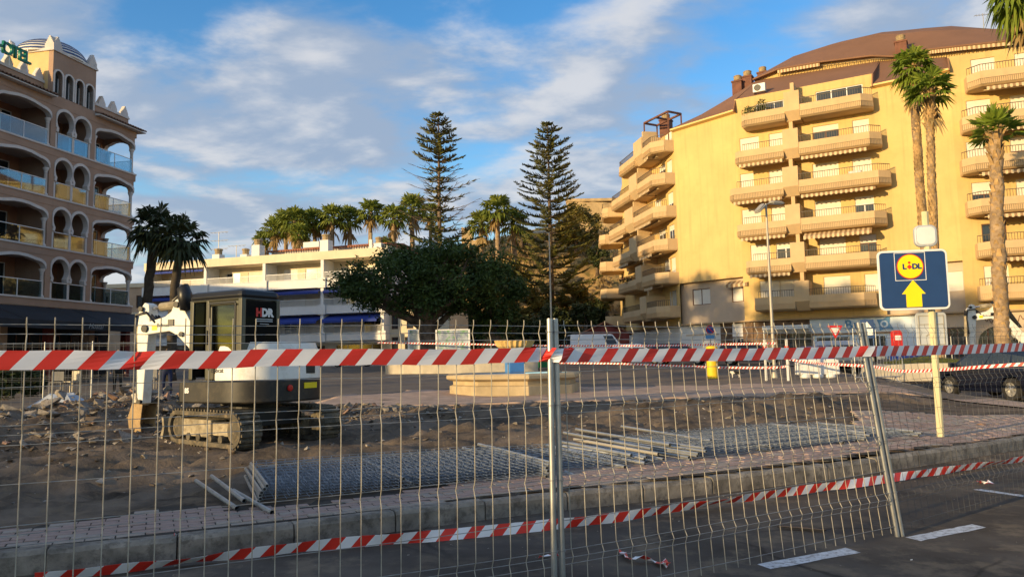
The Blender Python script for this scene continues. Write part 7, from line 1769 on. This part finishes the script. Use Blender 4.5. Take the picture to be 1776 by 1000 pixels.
heap(10, 8.2, 15.0, .8, .4, .06, .26, 'small pale stone on the soil right of the sign post', 'stones right of the sign post')
gr = MB(); pv = []
src = [([V(v.co) for v in m.vertices], [tuple(p.vertices) for p in m.polygons]) for m in CH[:5]]
for k in range(7500):
    q = rr.random()
    if q < .45: x, y = rr.gauss(-9, 2.0), rr.gauss(16.8, 2.4)
    elif q < .58: x, y = rr.gauss(-2.8, 1.2), rr.gauss(18.3, 1.1)
    elif q < .70: x, y = rr.gauss(-6.8, 1.6), rr.gauss(20, 1.3)
    else: x, y = rr.uniform(-12, 10.5), rr.uniform(9, 22)
    if kerb_dist(x, y) < band_w(x) + .05 or abs(x) > y * .8: continue
    s = lerp(.02, .17, rr.random() ** 2.6); vs, fs = src[k % 5]; a = rr.uniform(0, 6.3); c_, s_ = math.cos(a) * s, math.sin(a) * s; z = gz(x, y) + s * .12
    gr.add([(x + v.x * c_ - v.y * s_, y + v.x * s_ + v.y * c_, z + v.z * s * 1.3) for v in vs], fs, 1 if rr.random() < .3 else 0)
gr.build('gravel', ['rubble_stone', 'soil'], kind='stuff')
gr = MB()
for k in range(700):     # grit in the gutter and on the asphalt
    i = rr.randrange(20, len(KL) - 60); p = KL[i]; t_ = (KL[i + 1] - KL[i]).normalized(); d = rr.random() ** 2 * 1.1 + .02; x, y = p.x + t_.y * d, p.y - t_.x * d; s = lerp(.008, .035, rr.random() ** 2); vs, fs = src[k % 5]
    gr.add([(x + v.x * s, y + v.y * s, .002 + v.z * s + s * .1) for v in vs], fs)
for k in range(260):
    x, y = rr.uniform(-3.5, 7.5), rr.uniform(4.2, 9); s = lerp(.006, .024, rr.random() ** 2); vs, fs = src[k % 5]
    if kerb_dist(x, y) < -.05: gr.add([(x + v.x * s, y + v.y * s, .002 + v.z * s + s * .1) for v in vs], fs)
gr.build('grit', 'rubble_stone', kind='stuff')
# litter
p = Gp(1390, 917, .015); t = thing('black_strip', 'dark flat rubber strip lying on the asphalt under the fence', 'rubber strip', p, rad(-22)); b = MB(); b.prism([(-.22, .02, 0), (.2, -.03, 0), (.22, .0, 0), (.05, .045, 0), (-.2, .05, 0)], (0, 0, .012)); b.build('strip', 'dig_dark', t)
p = base(112, 20.5); b = MB(); r = random.Random(4); n = 12
rows = [[V((math.cos(6.28 * j / n) * q * r.uniform(.8, 1.2) * .8, math.sin(6.28 * j / n) * q * .35, zz * r.uniform(.8, 1.2))) for j in range(n)] for q, zz in ((1, .0), (1.05, .12), (.8, .3), (.45, .42), (.1, .45))]
for A_, B_ in zip(rows, rows[1:]): b.strip(A_ + A_[:1], B_ + B_[:1])
o = b.build('plastic_sheet', 'plastic_bag', smooth=False); o.location = (p.x, p.y, gz(p.x, p.y) + .1); tag(o, 'pale blue crumpled plastic sheet on the rubble at the left', 'plastic sheet')
for k, (px, py) in enumerate(((1581, 970), (1390, 1035))):
    p = Gp(px, py, .01); o = obj('paper_scrap', CH[0], None, p, (0, 0, k), 'small white paper scrap on the asphalt beside the near road dash', 'paper scrap'); o.scale = (.035, .03, .03); o.data = CH[0].copy(); o.data.materials[0] = MATS['white_paint']
    break
# terrace furniture before the hotel
def chair(label, loc, rz):
    t = thing('terrace_chair', label, 'chair', loc, rz, 'chairs on the hotel terrace'); b = MB(); b.box(-.22, .22, -.22, .22, .42, .46); b.build('seat', 'lamp_grey', t); b = MB()
    b.box(-.22, .22, .2, .23, .5, .88); b.build('backrest', 'lamp_grey', t)
    for x in (-.2, .2):
        for y in (-.2, .2): b = MB(); b.box(x - .018, x + .018, y - .018, y + .018, 0, .42 if y < 0 else .88); b.build('leg', 'lamp_grey', t)
    KIDS[t.name] = list(t.children); return t
g = base(100, 31); ch0 = chair('left one of two grey terrace chairs seen under the tape', g, .3); dup(ch0, base(126, 31.5), -.4, 'right one of two grey terrace chairs seen under the tape'); dup(ch0, base(262, 33), .2, 'pale terrace chair between the excavator arm and the dark palms')
g = base(10, 27); bush('potted_hedge', 'dark green potted hedge at the left edge before the hotel', 'plant', g, .6, .5, .75, 900, 0, .13, 'leaf_hill_dark')
g = base(55, 29); bush('potted_hedge', 'smaller dark potted hedge right of the one at the left edge', 'plant', g, .6, .5, .6, 800, 0, .13, 'leaf_hill_dark')
# ------------------------------------------------------------------ unseen houses and trees added behind and left of the camera to shade the square
SP = V((-SUN_H.y, SUN_H.x, 0))          # across the light
def lit_pos(s, c): return V((-SUN_H.x * s - SUN_H.y * -0 , -SUN_H.y * s, 0)) + V((SUN_H.y, -SUN_H.x, 0)) * c
def shade_house(label, c0, c1, s, h, m):
    """plain unseen house added to throw shade, its front towards the square"""
    a, b_ = lit_pos(s, c0), lit_pos(s, c1); d = b_ - a; L = d.length
    t = thing('shade_house', label, 'building', a, math.atan2(d.y, d.x)); b = MB()
    holes = [(u, u + 1.3, z, z + 1.5) for u in frange(1.2, L - 2.6, 3.0) for z in (1.0, 3.6) if z + 2 < h]
    for side in (0,):
        wall_panel(b, Matrix.Identity(4), 0, L, -.3, h, holes, .15)
    b.box(0, L, .17, 9, -.3, h - .02); b.box(-.1, L + .1, -.2, 9.1, h - .019, h + .2); b.build('wall', m, t)
    for hh_ in holes: window(t, Matrix.Identity(4), *hh_, .13)
    return t
shade_house('long low cream house added unseen behind the viewpoint for its shade', -14, 10.6, -42, 7.5, 'cream_wall')
shade_house('lower white house added unseen behind the viewpoint to the left for its shade', 10.7, 27, -44, 7.2, 'white_wall')
shade_house('tall pale block added unseen at the far left to shade the white block', 67, 112, -12, 15.2, 'cream_wall')
for k, (x, y, s) in enumerate(((-27, 10, 1.0), (-30, 16, 1.04), (-27.5, 22, .98), (-31, 27.5, 1.02), (-33, 33, 1.0))):  # unseen crowns placed and sized to shade the lower facades
    leaf_tree('shade_tree', ('unseen tree added for shade left of the view, nearest the road', 'unseen tree added for shade left of the view, second from the road', 'unseen tree added for shade left of the view, third from the road', 'unseen tree added for shade left of the view, fourth from the road', 'unseen tree added for shade left of the view, touching the hotel')[k], (x, y, .3), 6 * s, (4.4 * s, 4.3 * s, 5.2 * s, 12.3 * s), 44, 10000, 'leaf_hill', .3, .3, 'bark', 60 + k, limbs=10)
